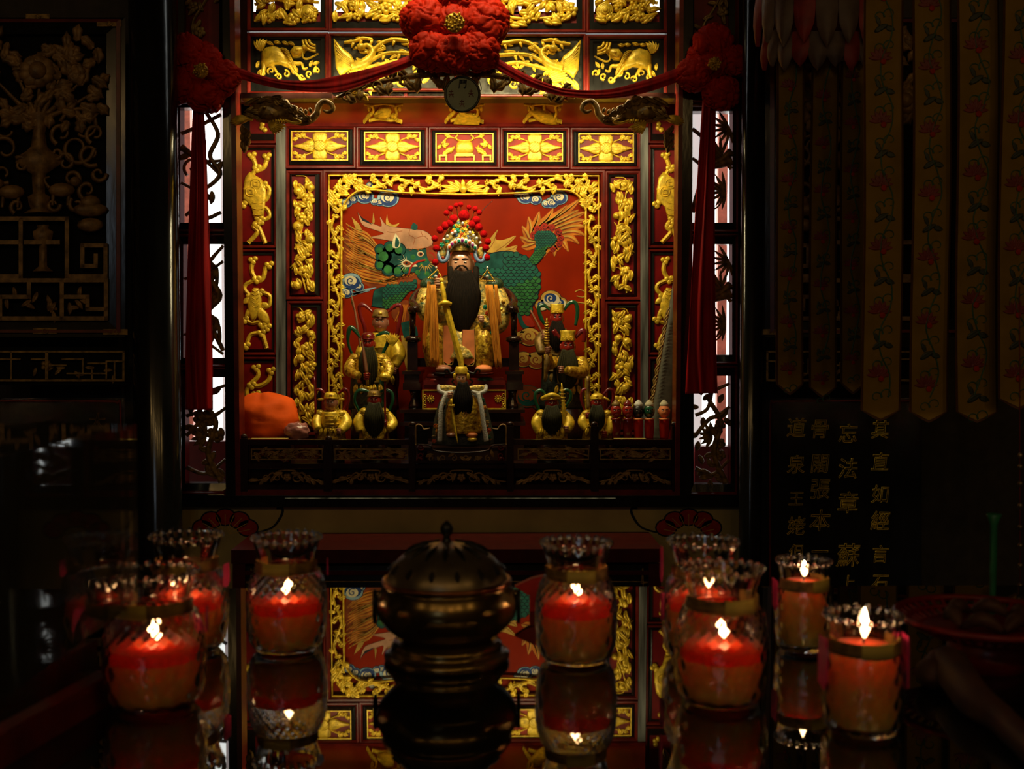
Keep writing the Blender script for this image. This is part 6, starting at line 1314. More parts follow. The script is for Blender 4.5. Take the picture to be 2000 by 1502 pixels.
attendant('small red-faced figurine with gold crown, red scarf and broad sword, beside the puppets', 3.79, (1166, 787), 12, 14, 'skin_red', (800, 862, 30), 'gold_glaze', ('crown', 'gold'), (846, 17, 'beard_green'),
          [([(1146, 808, 0), (1138, 824, .02), (1146, 838, .03)], [9, 10, 8]), ([(1186, 808, 0), (1194, 828, .02), (1186, 846, .03)], [9, 11, 8])], [(1148, 812, .05, 7, 'skin_red', 1), (1180, 848, .045, 8, 'skin_red', -1)],
          [([(1154, 770), (1144, 760), (1136, 766), (1136, 784), (1144, 806)], [2, 3, 3, 3, 2], 'ribbon_red'), ([(1178, 770), (1190, 760), (1198, 768), (1196, 786), (1182, 806)], [2, 3, 3, 3, 2], 'ribbon_red')], ex, GF, 'gilt_figurine', .6, 'gold')
# puppet heads on red tassel bodies
for px, sk, cap, lab in ((1203, 'skin_red', 'gold_dull', 'dull red puppet figure nearest the red-scarfed figurine, gold cap'), (1226, 'skin_red', 'ribbon_red', 'deep red puppet figure with red cap, second from the figurine'), (1247, 'hair_black', 'white', 'black-headed puppet figure with white cap and red tassel body'), (1268, 'ribbon_green', 'p_cream', 'green-headed puppet figure with cream topknot and red tassel body'), (1297, 'salmon_cloth', 'p_cream', 'pink-faced puppet figure with cream cap beside the furled flag')):
    Y = 3.76; c = pt(px, 858, Y); k = sc(Y); t = thing('puppet_figure', lab, 'puppet', (c.x, Y, ZN), 'puppet figures in a row')
    mb = MB(); lathe(mb, (c.x, c.y, ZN), [(9*k, 0), (9*k, c.z-ZN-.01), (6*k, c.z-ZN)], 16); mb.build('stand', 'dark_wood', t)
    mb = MB(); loft(mb, [(818, px, 8, 8, Y), (824, px, 9.5, 9, Y), (840, px, 9.5, 9, Y), (857, px, 8, 8, Y)], 20, lambda a, u: 1+.07*math.sin(10*a)); mb.build('tassel_body', 'ribbon_red' if sk == 'skin_red' else 'red_cloth', t)
    mb = MB(); ptube(mb, [(px-9, 818, Y-.008), (px, 819, Y-.022), (px+9, 818, Y-.008)], 2, 6, 3); mb.build('collar', 'salmon_cloth' if px > 1230 else 'ribbon_red', t)
    head(t, px, 803, Y, 11, 14, sk, ears=px > 1290)
    mb = MB(); loft(mb, [(784, px, 5, 5, Y), (789, px, 8.5, 8, Y), (793, px, 8, 8, Y)], 14); mb.build('cap', cap, t)
    mb = MB(); pell(mb, px, 784, Y, 4, 3.4, 4); mb.build('topknot', cap, t)
# orange cloth bundle, pink bag, yellow paper
mb = MB(); Y = 3.80
def dsp(d):
    n1 = mnoise.noise(d*1.8+Vector((3, 1, 2))); n2 = mnoise.noise(Vector((d.x*2, d.y*2, d.z*5))+Vector((9, 4, 1)))
    return 1+.16*n1+.07*abs(n2)-.06*math.exp(-((d.x+.15)/.10)**2)*(d.z > 0)
ell(mb, pt(520, 816, Y), 60*sc(Y), .085, 52*sc(Y), 44, 30, dsp); o = tag(mb.build('cloth_bundle', 'orange_cloth'), 'bright orange cloth bundle heaped in the left corner of the niche', 'cloth')
mb = MB(); ell(mb, pt(580, 842, 3.74), 24*sc(3.74), .03, 17*sc(3.74), 30, 20, lambda d: 1+.25*mnoise.noise(d*3.2)); tag(mb.build('plastic_bag', 'plastic_bag'), 'crumpled pink plastic bag beside the orange cloth bundle', 'bag')
for x0, x1, lab in ((480, 570, 'dark wooden block under the yellow joss paper by the orange bundle'), (1195, 1310, 'dark wooden block under the yellow joss paper by the puppets')):
    mb = MB(); a, b3 = pt(x0, 862, 3.68), pt(x1, 862, 3.68); box(mb, a.x, b3.x, 3.66, 3.725, ZN, a.z-.004); box(mb, a.x+.004, b3.x-.004, 3.664, 3.722, a.z-.004, a.z); tag(mb.build('wooden_block', 'dark_wood'), lab, 'wooden block', 'blocks carrying joss paper')
mb = MB(); a, b3 = pt(488, 862, 3.68), pt(560, 862, 3.68); box(mb, a.x, b3.x, 3.665, 3.72, a.z, a.z+.008); tag(mb.build('joss_paper_stack', 'paper_yellow'), 'stack of yellow joss paper in front of the orange cloth bundle', 'paper')
mb = MB(); a, b3 = pt(1200, 862, 3.68), pt(1262, 862, 3.68); box(mb, a.x, b3.x, 3.67, 3.71, a.z, a.z+.008); tag(mb.build('joss_paper_stack', 'paper_yellow'), 'stack of yellow joss paper in front of the small puppets', 'paper')
# furled flag
t = thing('furled_flag', 'olive furled flag with gilt fringe leaning in the right corner of the niche', 'flag', (pt(1280, 860, 3.95).x, 3.95, ZN))
mb = MB(); ptube(mb, [(1282, 862, 3.95), (1296, 790, 3.97), (1306, 700, 4.0), (1316, 590, 4.05), (1322, 540, 4.07)], [22, 21, 15, 8, 5], 16, 6, flat=.6); mb.build('cloth', 'flag_cloth', t)
mb = MB(); c = pt(1284, 870, 3.96); tube(mb, [(c.x, c.y, ZN), tuple(pt(1310, 700, 4.02)), tuple(pt(1330, 480, 4.10))], .008, 8, 4); mb.build('pole', 'wood_brown', t)
mb = MB()
for k in range(34):
    u = k/33; x = 1270+38*u; y = 815-215*u; ptube(mb, [(x, y, 3.90+.1*u), (x-6-3*math.sin(k*2.1), y+12, 3.90+.1*u), (x-5, y+26, 3.91+.1*u)], [1.8, 2, .8], 5, 3)
struct(mb.build('fringe', 'gold_dull', t), 'stuff')
# ================================================================ wall under the shrine
MW = PL(3.60)
t = thing('painted_base_panel', 'cream board with painted fan flowers at both ends below the shrine', 'painted panel', MW(898, 1110))
mb = MB(); pbox(mb, MW, 340, 988, 1456, 1240, -.02, 0.0); mb.build('board', 'cream_wall', t)
for cx, s in ((440, 1), (1345, -1)):
    for lay, m, rr in ((1, 'p_dark', 0), (2, 'p_brown', 3)):
        mb = MB()
        for k in range(5):
            a = math.pi+(k+.5)*math.pi/5; mb.add([MW(x, y, .0004*lay) for x, y in circ(cx+46*math.cos(a), 1040+30*math.sin(a), 22-rr, 16, 18-rr)], [tuple(range(16))], False)
        mb.build('painted_fan', m if m != 'p_brown' else 'p_red', t)
    mb = MB()
    for k in range(9): a = math.pi+(k+.5)*math.pi/9; stroke(mb, MW, [(cx+8*math.cos(a), 1044+6*math.sin(a)), (cx+50*math.cos(a), 1040+36*math.sin(a))], [.8, 1.6], .0014, 0, 3, flat=True)
    mb.build('painted_fan_line', 'p_ochre', t)
    mb = MB(); stroke(mb, MW, [(cx+s*62, 1040), (cx+s*92, 1030), (cx+s*108, 1010), (cx+s*112, 994), (cx+s*100, 993)], [3, 4, 5, 5, 4], .0012, 0, 6, flat=True); mb.build('painted_tendril', 'p_dark', t)
YD = 3.30; MD = PL(YD)
t = thing('altar_cabinet', 'dark red low cabinet with black gold-lined panel under the cream board', 'cabinet', (MD(872, 1100).x, YD, 0))
a, b3 = MD(456, 1100).x, MD(1290, 1100).x; zt_ = MD(800, 1072).z
mb = MB(); box(mb, a, b3, YD, 3.585, 0, zt_-.05); mb.build('body', 'black_lacquer', t)
mb = MB(); box(mb, a-.004, b3+.004, YD-.012, 3.585, zt_-.04, zt_); mb.build('top', 'red_dark', t)
mb = MB(); pbox(mb, MD, 462, 1114, 1284, 1122, 0, .008); pbox(mb, MD, 456, 1100, 480, 1700, 0, .010); pbox(mb, MD, 1266, 1100, 1290, 1700, 0, .010); mb.build('frame', 'red_dark', t)
mb = MB(); stroke(mb, MD, [(490, 1700), (490, 1150), (493, 1140), (502, 1136), (880, 1136), (1240, 1136), (1252, 1140), (1256, 1150), (1256, 1700)], 2.2, .003, 0, 4); mb.build('gilt_line', 'gold_dull', t)

# ================================================================ carved screen doors left and right
def carved_door(label, side):
    mir = side == 'right'
    if not mir: M = PLR((pt(0, 400, 3.30).x, 3.30, 0), (pt(240, 400, 3.44).x, 3.44, 0)); X = lambda x: x
    else: M = PLR((pt(1500, 400, 3.44).x, 3.44, 0), (pt(1740, 400, 3.30).x, 3.30, 0)); X = lambda x: 1740-x
    A = (lambda a: a) if not mir else (lambda a: math.pi-a); P = lambda *q: [(X(a), b_) for a, b_ in q]
    R = lambda x0, y0, x1, y1: (min(X(x0), X(x1)), y0, max(X(x0), X(x1)), y1)
    t = thing('carved_screen', label, 'carved screen', M(X(100), 650), 'carved screens beside the shrine')
    # openwork screen in a lacquer frame
    def part(nm, m): return lambda mb: mb.build(nm, m, t)
    x0, x1, y0, y1 = -120, 208, 66, 624
    mb = MB(); pbox(mb, M, *R(x0, y0-22, x1+36, y1+30), -.035, -.020); mb.build('backing', 'black_matte', t)
    mb = MB(); ring(mb, M, R(x0-24, y0-30, x1+36, y1+34), R(x0, y0, x1, y1), .012, 0, back=-.025); mb.build('frame', 'black_lacquer', t)
    mb = MB(); ring(mb, M, R(x0-20, y0-26, x1+26, y1+26), R(x0-14, y0-20, x1+18, y1+20), .018, .016, back=0); mb.build('red_line', 'red_lacquer', t)
    W = 'wood_gilt'
    for q in ((50, 30, 96, 39), (188, 42, 236, 54), (64, 641, 110, 652), (200, 643, 248, 654)):
        mb = MB(); r_ = R(*q); pbox(mb, M, *r_, .010, .016); spiral(mb, M, (r_[0]+r_[2])/2, (r_[1]+r_[3])/2, 6, 2, 0, 1.2, 3, .006, .014); mb.build('corner_mount', 'gold_dull', t)
    # vase
    prof = [(416, 30), (408, 16), (398, 20), (384, 22), (378, 12), (340, 14), (332, 26), (318, 46), (306, 44), (296, 26), (286, 16), (260, 12), (236, 18), (222, 28)]
    mb = MB(); L_ = [(76-w, y) for y, w in prof]; R_ = [(76+w, y) for y, w in prof][::-1]
    n = len(prof); vs = []
    for y, w in prof:
        for u in (-1, -.7, 0, .7, 1): vs.append(M(X(76+u*w), y, .030*(1-u*u)))
    mb.add(vs, [(i*5+k, i*5+k+1, (i+1)*5+k+1, (i+1)*5+k) for i in range(n-1) for k in range(4)]); mb.build('vase', W, t)
    for k in range(7):
        a = -math.pi/2+(k-3)*.36; mb = MB(); stroke(mb, M, P((76, 236), (76+60*math.cos(a), 232+40*math.sin(a)), (76+110*math.cos(a)*1.1, 214+70*math.sin(a))), [14, 9, 5], .018); mb.build('stem', W, t)
    for cx, cy, rr in ((72, 142, 36), (-30, 200, 30)):
        for k in range(9):
            a = k*.698; mb = MB(); dome(mb, M, [(X(cx)+rr*.55*math.cos(a)+rr*.5*math.cos(q*.628), cy+rr*.5*math.sin(a)+rr*.42*math.sin(q*.628)) for q in range(10)], .03, .004, .5); mb.build('peony_petal', W, t)
        mb = MB(); dome(mb, M, circ(X(cx), cy, rr*.5, 14), .036, .012); mb.build('peony_heart', W, t)
    r = random.Random(31)
    for k in range(96):
        x = r.uniform(-60, 192); y = r.uniform(76, 240)
        if (x-72)**2+(y-142)**2 < 34**2: continue
        mb = MB(); leaf(mb, M, X(x), y, r.random()*6.28, r.uniform(26, 44), r.uniform(17, 26), .022, r.uniform(-.6, .6), r.uniform(0, .008), 2); mb.build('leaf', W, t)
    for cx, cy, r0, a0, tn in ((160, 250, 44, 3.4, .8), (150, 290, 34, 0, 1.1), (120, 262, 22, 2, 1.0), (14, 250, 40, 0, -.9), (10, 292, 30, 2, 1.1), (176, 302, 24, 1, 1.0), (128, 318, 18, 4, 1.0), (40, 322, 16, 4, 1), (186, 262, 20, 2, 1), (140, 350, 18, 1, -1), (192, 340, 16, 0, 1), (6, 340, 20, 1, 1), (110, 300, 14, 3, -1), (170, 372, 18, 2, 1), (104, 400, 14, 0, 1), (150, 400, 16, 4, -1), (34, 404, 14, 2, 1)):
        mb = MB(); pts = [(X(cx)+(r0*(1-.7*q/14))*math.cos(a0+tn*6.28*q/14)*(1 if not mir else -1), cy+(r0*(1-.7*q/14))*math.sin(a0+tn*6.28*q/14)) for q in range(15)]; stroke(mb, M, pts, [9]*8+[6]*7, .016, 0, 2); mb.build('scroll', W, t)
    for x, y in ((120, 372), (22, 376)):             # two small beasts either side of the vase foot
        mb = MB(); dome(mb, M, [(X(x)+26*math.cos(q*.524), y+14*math.sin(q*.524)) for q in range(12)], .03); dome(mb, M, [(X(x+(26 if x > 76 else -26))+11*math.cos(q*.628), y-16+10*math.sin(q*.628)) for q in range(10)], .034)
        for dx in (-16, 14): stroke(mb, M, P((x+dx, y+8), (x+dx-2, y+30)), [9, 6], .02)
        stroke(mb, M, P((x-24, y-4), (x-34, y-20), (x-24, y-26)), [7, 7, 4], .018); mb.build('small_beast', W, t)
    for pts in (((0, 428), (130, 428), (130, 540), (205, 540), (205, 480), (160, 480), (160, 520), (186, 520), (186, 500)), ((-60, 540), (40, 540), (40, 430)), ((-60, 548), (205, 548)), ((206, 548), (206, 622)), ((-60, 622), (206, 622)), ((120, 548), (120, 622)), ((120, 580), (170, 580), (170, 604), (206, 604)), ((56, 548), (56, 580), (0, 580), (0, 622)), ((-60, 474), (40, 474)), ((50, 474), (112, 474))):
        mb = MB()
        for q in range(len(pts)-1):
            (ax, ay), (bx, by) = pts[q], pts[q+1]; r_ = R(min(ax, bx)-4, min(ay, by)-4, max(ax, bx)+4, max(ay, by)+4); pbox(mb, M, *r_, 0, .016)
        mb.build('lattice_bar', W, t)
    mb = MB(); vs = []
    for i_, (y, w) in enumerate(((530, 20), (520, 8), (480, 8), (466, 18), (452, 20), (446, 10), (440, 12))):
        for u in (-1, 0, 1): vs.append(M(X(84+u*w), y, .022*(1-u*u)))
    mb.add(vs, [(i_*3+k, i_*3+k+1, i_*3+k+4, i_*3+k+3) for i_ in range(6) for k in range(2)]); mb.build('small_urn', W, t)
    for y, hw in ((440, 26), (410, 34), (396, 20)):
        mb = MB(); dome(mb, M, [(X(176)+hw*math.cos(q*.524), y+14*math.sin(q*.524)) for q in range(12)], .026); mb.build('incense_tripod', W, t)
    for k in range(16):
        mb = MB(); leaf(mb, M, X(r.uniform(0, 200)), r.uniform(560, 612), r.random()*6.28, 24, 10, .016, .5); mb.build('leaf', W, t)
    # small lattice strip
    t2 = thing('lattice_strip', 'small pale gilt fretwork strip below the %s carved screen' % side, 'lattice', M(X(140), 752), 'fretwork strips')
    mb = MB(); r_ = R(-60, 678, 252, 752); pbox(mb, M, *r_, -.03, -.012); mb.build('backing', 'black_matte', t2)
    G_ = 'gold_dull'
    for q in ((-60, 685, 243, 689), (60, 741, 243, 745), (239, 685, 243, 745), (88, 687, 94, 743), (120, 700, 160, 703), (160, 700, 163, 730), (178, 722, 181, 743), (206, 704, 243, 707), (206, 704, 209, 743), (130, 728, 206, 731), (60, 700, 88, 703), (100, 712, 130, 715), (170, 708, 206, 711), (222, 707, 225, 743), (-40, 700, 40, 703), (20, 687, 23, 743), (-60, 741, 60, 745)):
        mb = MB(); r_ = R(*q); pbox(mb, M, *r_, -.012, .004); mb.build('fret_bar', G_, t2)
    for k in range(9):
        mb = MB(); leaf(mb, M, X(70+k*19), 718+(k % 3)*7, r.random()*6, 18, 8, .008, .4, -.008); mb.build('leaf', G_, t2)
    mb = MB(); blossom(mb, M, X(91), 714, 11, .012, 5, 0, -.008); mb.build('blossom', G_, t2)
    # lacquer board with calligraphy below
    t3 = thing('calligraphy_board', ('black lacquer board with gilt calligraphy columns under the hanging banners' if mir else 'black lacquer board with dim gilt calligraphy behind the clear box'), 'sign board', M(X(100), 1300), 'calligraphy boards')
    mb = MB(); r_ = R(-60, 778, 244, 1330); pbox(mb, M, *r_, -.02, 0); mb.build('board', 'black_lacquer', t3)
    mb = MB(); stroke(mb, M, P((236, 1330), (236, 1000), (235, 800), (228, 788), (214, 784), (80, 783), (-60, 783)), 4.5, .007); mb.build('red_border', 'red_lacquer', t3)
    return M, X, t3
ML_, XL_, TL_ = carved_door('large dim gilt carved screen with vase and peonies on the left wall', 'left')
MR_, XR_, TR_ = carved_door('large dim gilt carved screen half hidden by the hanging embroidered banners', 'right')
def glyph(M, ch, px, py, size, parent, m):
    """one engraved character as a thin gilt outline"""
    cu = bpy.data.curves.new('character', 'FONT'); cu.body = ch; cu.size = 1.0; cu.fill_mode = 'NONE' if hasattr(cu, 'fill_mode') else 'FRONT'
    cu.bevel_depth = 0.022; cu.bevel_resolution = 0; cu.resolution_u = 3; cu.align_x = 'CENTER'; cu.align_y = 'CENTER'; cu.shear = 0.12
    tmp = bpy.data.objects.new('character_tmp', cu); COL.objects.link(tmp)
    dg = bpy.context.evaluated_depsgraph_get(); me = bpy.data.meshes.new_from_object(tmp.evaluated_get(dg))
    vs = [v.co.copy() for v in me.vertices]; fs = [tuple(p.vertices) for p in me.polygons]
    bpy.data.objects.remove(tmp); bpy.data.meshes.remove(me); bpy.data.curves.remove(cu)
    if not vs: return
    mb = MB(); mb.add([M(px+v.x*size, py-v.y*size*1.05, .001+max(0, v.z)*.03) for v in vs], fs, True); mb.build('character', m, parent)
for x, col in ((1718, (('其', 842, 36), ('直', 905, 36), ('如', 968, 36), ('經', 1020, 38), ('言', 1085, 34), ('石', 1140, 34))), (1655, (('忘', 850, 38), ('法', 918, 40), ('章', 985, 42), ('蘇', 1088, 46), ('上', 1140, 30))), (1600, (('骨', 840, 38), ('闊', 908, 38), ('張', 958, 40), ('本', 1020, 42), ('一', 1080, 34))), (1554, (('道', 838, 38), ('泉', 910, 36), ('王', 976, 30), ('姥', 1030, 36), ('但', 1080, 30)))):
    for ch, y, s in col: glyph(MR_, ch, x, y, s, TR_, 'gold')
for ch, x, y, s in (('安', 118, 905, 40), ('軍', 128, 960, 40), ('主', 128, 1025, 36), ('福', 182, 950, 40), ('人', 186, 896, 36), ('大', 188, 826, 34), ('坤', 168, 1090, 36), ('事', 80, 960, 36), ('心', 84, 1040, 36)):
    glyph(ML_, ch, x, y, s, TL_, 'gold_dark')

glyph(ML, '門', 903, 165, 17, mirror_thing, 'ink')
# ================================================================ hanging embroidered banners
def banner(label, xc, hw, ytop, ybot, Y, seed, tilt=0, point=22):
    M0 = PL(Y); s = sc(Y)
    def M(px, py, h=0.0): return M0(px, py, h+.006*math.sin((py-ytop)/130.0+seed))
    t = thing('embroidered_banner', label, 'banner', M(xc, ybot), 'embroidered hanging banners')
    L = lambda y: xc+tilt*(y-ytop)/800.0
    ys = [ytop+(ybot-point-ytop)*k/24 for k in range(25)]
    for m, nm, w0, hh in (('banner_edge', 'border', hw, 0.0), ('banner_satin', 'satin', hw-4, .0012)):
        mb = MB(); vs = []
        for hb in (hh-.001, hh):
            for k, y in enumerate(ys): vs += [M(L(y)-w0, y, hb), M(L(y)+w0, y, hb)]
            yb = ybot-(hw-w0)*1.2; vs += [M(L(yb)-w0*.35, yb-6, hb), M(L(yb)+w0*.35, yb-6, hb), M(L(yb), yb, hb)]
        n = 25; N = 2*n+3; f = []
        for o in (0, N):
            f += [(o+2*k, o+2*k+1, o+2*k+3, o+2*k+2) for k in range(n-1)]+[(o+2*n-2, o+2*n-1, o+2*n+1, o+2*n+2, o+2*n)]
        f += [(2*k, 2*k+2, N+2*k+2, N+2*k) for k in range(n-1)]+[(2*k+1, 2*k+3, N+2*k+3, N+2*k+1) for k in range(n-1)]
        mb.add(vs, f, True); mb.build(nm, m, t)
    h = .0022
    mb = MB(); n = int((ybot-ytop)/44); stroke(mb, M, [(L(ytop+k*44)+hw*.34*math.sin(k*math.pi/2+seed)+hw*.15, ytop+k*44) for k in range(n)], 2.6, .0012, h, 6); mb.build('vine', 'thread_green', t)
    k = 0; y = ytop+30+seed % 3*20
    while y < ybot-30:
        q = L(y); mb = MB(); 
        if k % 2 == 0:
            for a in range(7): leaf(mb, M, q-hw*.15, y, -1.57+(a-3)*.5, hw*.62, hw*.22, .0012, 0, h)
            mb.build('red_flower', 'thread_red', t); mb = MB(); dome(mb, M, circ(q-hw*.02, y+6, hw*.15, 8), .0015, h+.001); mb.build('flower_heart', 'p_red', t)
        else:
            leaf(mb, M, q-hw*.45, y+10, -.7, hw*.8, hw*.3, .0012, .3, h); leaf(mb, M, q+hw*.1, y, .3, hw*.5, hw*.3, .0012, 0, h); leaf(mb, M, q-hw*.2, y-4, -1.9, hw*.5, hw*.22, .0012, 0, h); mb.build('dark_leaf', 'thread_dark', t)
        mb = MB(); spiral(mb, M, q+hw*.30, y+36, hw*.34, hw*.1, 2.6, .85, 2.4, .001, h); spiral(mb, M, q-hw*.25, y+42, hw*.3, hw*.1, 0, -.85, 2.4, .001, h); mb.build('tendril', 'thread_green', t)
        y += 46 if hw < 32 else 62; k += 1
for lab, xc, hw, yt, yb, Y, sd, tl in (('narrow brown banner nearest the shrine, hanging under the petal canopy', 1543, 27, 120, 772, 3.12, 1, 0), ('narrow brown banner, second from the shrine under the petal canopy', 1611, 27, 120, 778, 3.10, 2, -6), ('narrow brown banner partly behind the first wide golden banner', 1668, 25, 120, 770, 3.08, 3, -4),
                                       ('wide golden banner with red flowers, first right of the petal canopy', 1728, 39, -60, 823, 2.62, 4, -6), ('wide golden banner with red flowers, second right of the petal canopy', 1822, 38, -60, 826, 2.58, 5, -6), ('wide golden banner with red flowers, third right of the petal canopy', 1910, 41, -60, 826, 2.54, 6, -2), ('wide golden banner cut by the right edge of the picture', 1998, 40, -60, 800, 2.50, 7, -10)):
    banner(lab, xc, hw, yt, yb, Y, sd, tl)
t = thing('petal_canopy', 'dark canopy valance of two tiers of lotus petals above the narrow banners', 'canopy', pt(1592, 140, 3.02))
YV = 3.02; c = pt(1600, 60, YV+.16)
for tier, (yb, n, rr, zt_) in enumerate(((138, 11, .155, 60), (92, 10, .175, -40))):
    for k in range(n):
        a = math.pi*1.02+k*(math.pi*.96)/(n-1); cx = c.x+rr*math.cos(a); cy = c.y+rr*math.sin(a)
        z0 = pt(1600, yb-(8 if k % 2 else 0), cy).z; z1 = pt(1600, zt_, cy).z; tx, ty = -math.sin(a), math.cos(a); nx, ny = math.cos(a), math.sin(a); w = rr*.165
        mb = MB(); vs = []
        pr = ((0, .0), (.14, .5), (.32, .88), (.55, 1.0), (.8, .95), (1.0, .85))
        for v, hw in pr:
            for u in (-1, -.5, 0, .5, 1):
                d = .014*(1-u*u)*math.sin(math.pi*min(1, v+.15)); z = z0+(z1-z0)*v; vs.append((cx+tx*w*hw*u+nx*d, cy+ty*w*hw*u+ny*d, z))
        m0 = len(vs); vs += [(x-nx*.004, y-ny*.004, z) for x, y, z in vs]
        fs = [(i*5+q, i*5+q+1, i*5+q+6, i*5+q+5) for i in range(5) for q in range(4)]; fs += [tuple(m0+i for i in f[::-1]) for f in fs]
        mb.add(vs, fs); mb.build('petal', 'petal_pale' if k % 3 else 'petal_red', t)
mb = MB(); lathe(mb, (c.x, c.y, pt(1600, 60, 3.1).z), [(.14, 0), (.14, .22)], 30); mb.build('drum', 'petal_red', t)

# ================================================================ offering table
xa_, xb_ = -0.80, 1.02; y0_, y1_ = 0.30, onz(1000, 1147, ZT).y
t = thing('offering_table', 'dark offering table with mirror-like glass top in the foreground', 'table', ((xa_+xb_)/2, (y0_+y1_)/2, 0))
mb = MB(); box(mb, xa_, xb_, y0_, y1_, ZT-.010, ZT); mb.build('glass_top', 'table_glass', t)
mb = MB(); box(mb, xa_, xb_, y0_, y1_, ZT-.05, ZT-.0105); mb.build('board', 'dark_wood', t)
mb = MB(); box(mb, xa_+.03, xb_-.03, y0_+.03, y1_-.03, ZT-.14, ZT-.05); mb.build('apron', 'dark_wood', t)
for x in (xa_+.04, xb_-.12):
    for y in (y0_+.04, y1_-.12): mb = MB(); box(mb, x, x+.08, y, y+.08, 0, ZT-.14); mb.build('leg', 'dark_wood', t)

# ---------------------------------------------------------------- candle jars
def jar(label, cx, by, W, H, tall, wax_top, band, tagp, flame=True, seed=0):
    """hurricane-shaped glass candle; W max diameter, H height; wax_top as share of H"""
    c = onz(cx, by, ZT); k = W/2
    t = thing('candle_jar', label, 'candle', c, 'glass candle jars on the offering table')
    if tall: pr = [(.55, 0), (.80, .02), (.95, .12), (1.0, .30), (1.0, .48), (.93, .62), (.80, .72), (.72, .77), (.74, .84), (.82, .93), (.86, .99)]
    else: pr = [(.70, 0), (.88, .03), (.97, .14), (1.0, .35), (.99, .55), (.95, .66), (.86, .74), (.84, .78), (.86, .86), (.90, .94), (.93, .99)]
    S = cr(pr, 7)
    nd = 14
    def dia(a, z, amp=.04):
        v = z/H
        if tall and .40 < v < .72: return 1+.9*amp*abs(math.sin(13*a+v*34))*abs(math.sin(13*a-v*34))
        if v > .70 or v < .05: return 1+(.02*math.cos(24*a)*max(0, (v-.93)/.07) if v > .93 else 0)
        return 1+amp*abs(math.sin(nd*a/2*1.0+v*16))*abs(math.sin(nd*a/2-v*16+.5))
    outer = [(r_*k, v*H) for r_, v in S]; inner = [(max(.3*k, r_*k-.0035), v*H) for r_, v in S if v*H > .006][::-1]
    mb = MB(); n = 120; prof = outer+inner; vs = []; fs = []
    for j, (r_, z) in enumerate(prof):
        for q in range(n):
            a = 2*math.pi*q/n; rr = r_*(dia(a, z) if j < len(outer) else 1); vs.append((c.x+rr*math.cos(a), c.y+rr*math.sin(a), ZT+.0005+z))
    for j in range(len(prof)-1):
        for q in range(n): fs.append((j*n+q, j*n+(q+1) % n, (j+1)*n+(q+1) % n, (j+1)*n+q))
    fs += [tuple(reversed(range(n))), tuple(range((len(prof)-1)*n, len(prof)*n))]
    mb.add(vs, fs); mb.build('glass', 'jar_glass', t)
    mb = MB()
    for q in range(22):
        a = 2*math.pi*q/22; ell(mb, (c.x+pr[-1][0]*k*math.cos(a), c.y+pr[-1][0]*k*math.sin(a), ZT+H), .0034, .0034, .0034, 8, 6)
    mb.build('beaded_rim', 'jar_glass', t)
    ri = lambda v: max(.3*k, [r_ for r_, vv in S if vv >= v-1e-6][0]*k-.0052)
    zb, zw = .010/H, wax_top; zmid = zw-.26*(zw-zb) if tall else zw-.08
    P = [(ri(zb+(zw-zb)*i/12), (zb+(zw-zb)*i/12)*H) for i in range(13)]
    mb = MB(); lathe(mb, (c.x, c.y, ZT), cr(P, 3), 84, lambda a, z: 1-.045+(dia(a, z, .045)-1)); wx = mb.build('wax', 'wax_orange', t); wx.data.materials.append(MATS['wax_red'])
    for p in wx.data.polygons:                    # redder upper layer: glow of the flame put into the wax colour
        if p.center.z > zmid*H: p.material_index = 1
    zt0 = ZT+zw*H
    mb = MB(); tube(mb, [(c.x, c.y, zt0-.004), (c.x+.0006, c.y, zt0+.004), (c.x+.001, c.y, zt0+.008)], .0010, 6, 3); mb.build('wick', 'wick', t)
    if flame:
        mb = MB(); fh = .018 if tall else (.017 if seed == 7 else .027); lathe(mb, (c.x+.001, c.y, zt0+.006), [(.0012, 0), (.0032, fh*.18), (.0040, fh*.36), (.0030, fh*.6), (.0015, fh*.82), (.0002, fh)], 12); mb.build('flame', 'flame', t)
    # paper band round the neck
    vb = .755 if tall else .76; rb = [r_ for r_, vv in S if vv >= vb][0]*k+.0016
    a0 = -math.pi/2+band
    mb = MB(); vs = []
    for q in range(33):
        a = a0-2.0+4.0*q/32
        for z in (-.0065, .0065): vs.append((c.x+rb*math.cos(a), c.y+rb*math.sin(a), ZT+vb*H+z))
    vs += [(c.x+(x-c.x)*1.02, c.y+(y-c.y)*1.02, z) for x, y, z in vs]
    mb.add(vs, [(2*q, 2*q+1, 2*q+3, 2*q+2) for q in range(32)]+[(66+2*q, 66+2*q+2, 66+2*q+3, 66+2*q+1) for q in range(32)]); bd = mb.build('paper_band', 'gold_dark', t)
    mb = MB(); vs = []
    for q in range(13):
        a = a0-.45+.9*q/12
        for z in (-.0072, .0072):
            for e in (1.03, 1.05): vs.append((c.x+rb*e*math.cos(a), c.y+rb*e*math.sin(a), ZT+vb*H+z))
    f = []
    for q in range(12): o = q*4; f += [(o, o+2, o+6, o+4), (o+1, o+5, o+7, o+3), (o, o+4, o+5, o+1), (o+2, o+3, o+7, o+6)]
    mb.add(vs, f); mb.build('paper_overlap', 'paper_yellow', t)
    mb = MB()
    for q in range(9):
        a = a0-1.5+.11*q; rr = rb*1.035
        for dz in (-.002, .002): p0 = Vector((c.x+rr*math.cos(a), c.y+rr*math.sin(a), ZT+vb*H+dz)); p1 = Vector((c.x+rr*math.cos(a+.06), c.y+rr*math.sin(a+.06), ZT+vb*H+dz)); tube(mb, [p0, p1], .0006, 4, 1)
    mb.build('printed_marks', 'paper_print', bd)
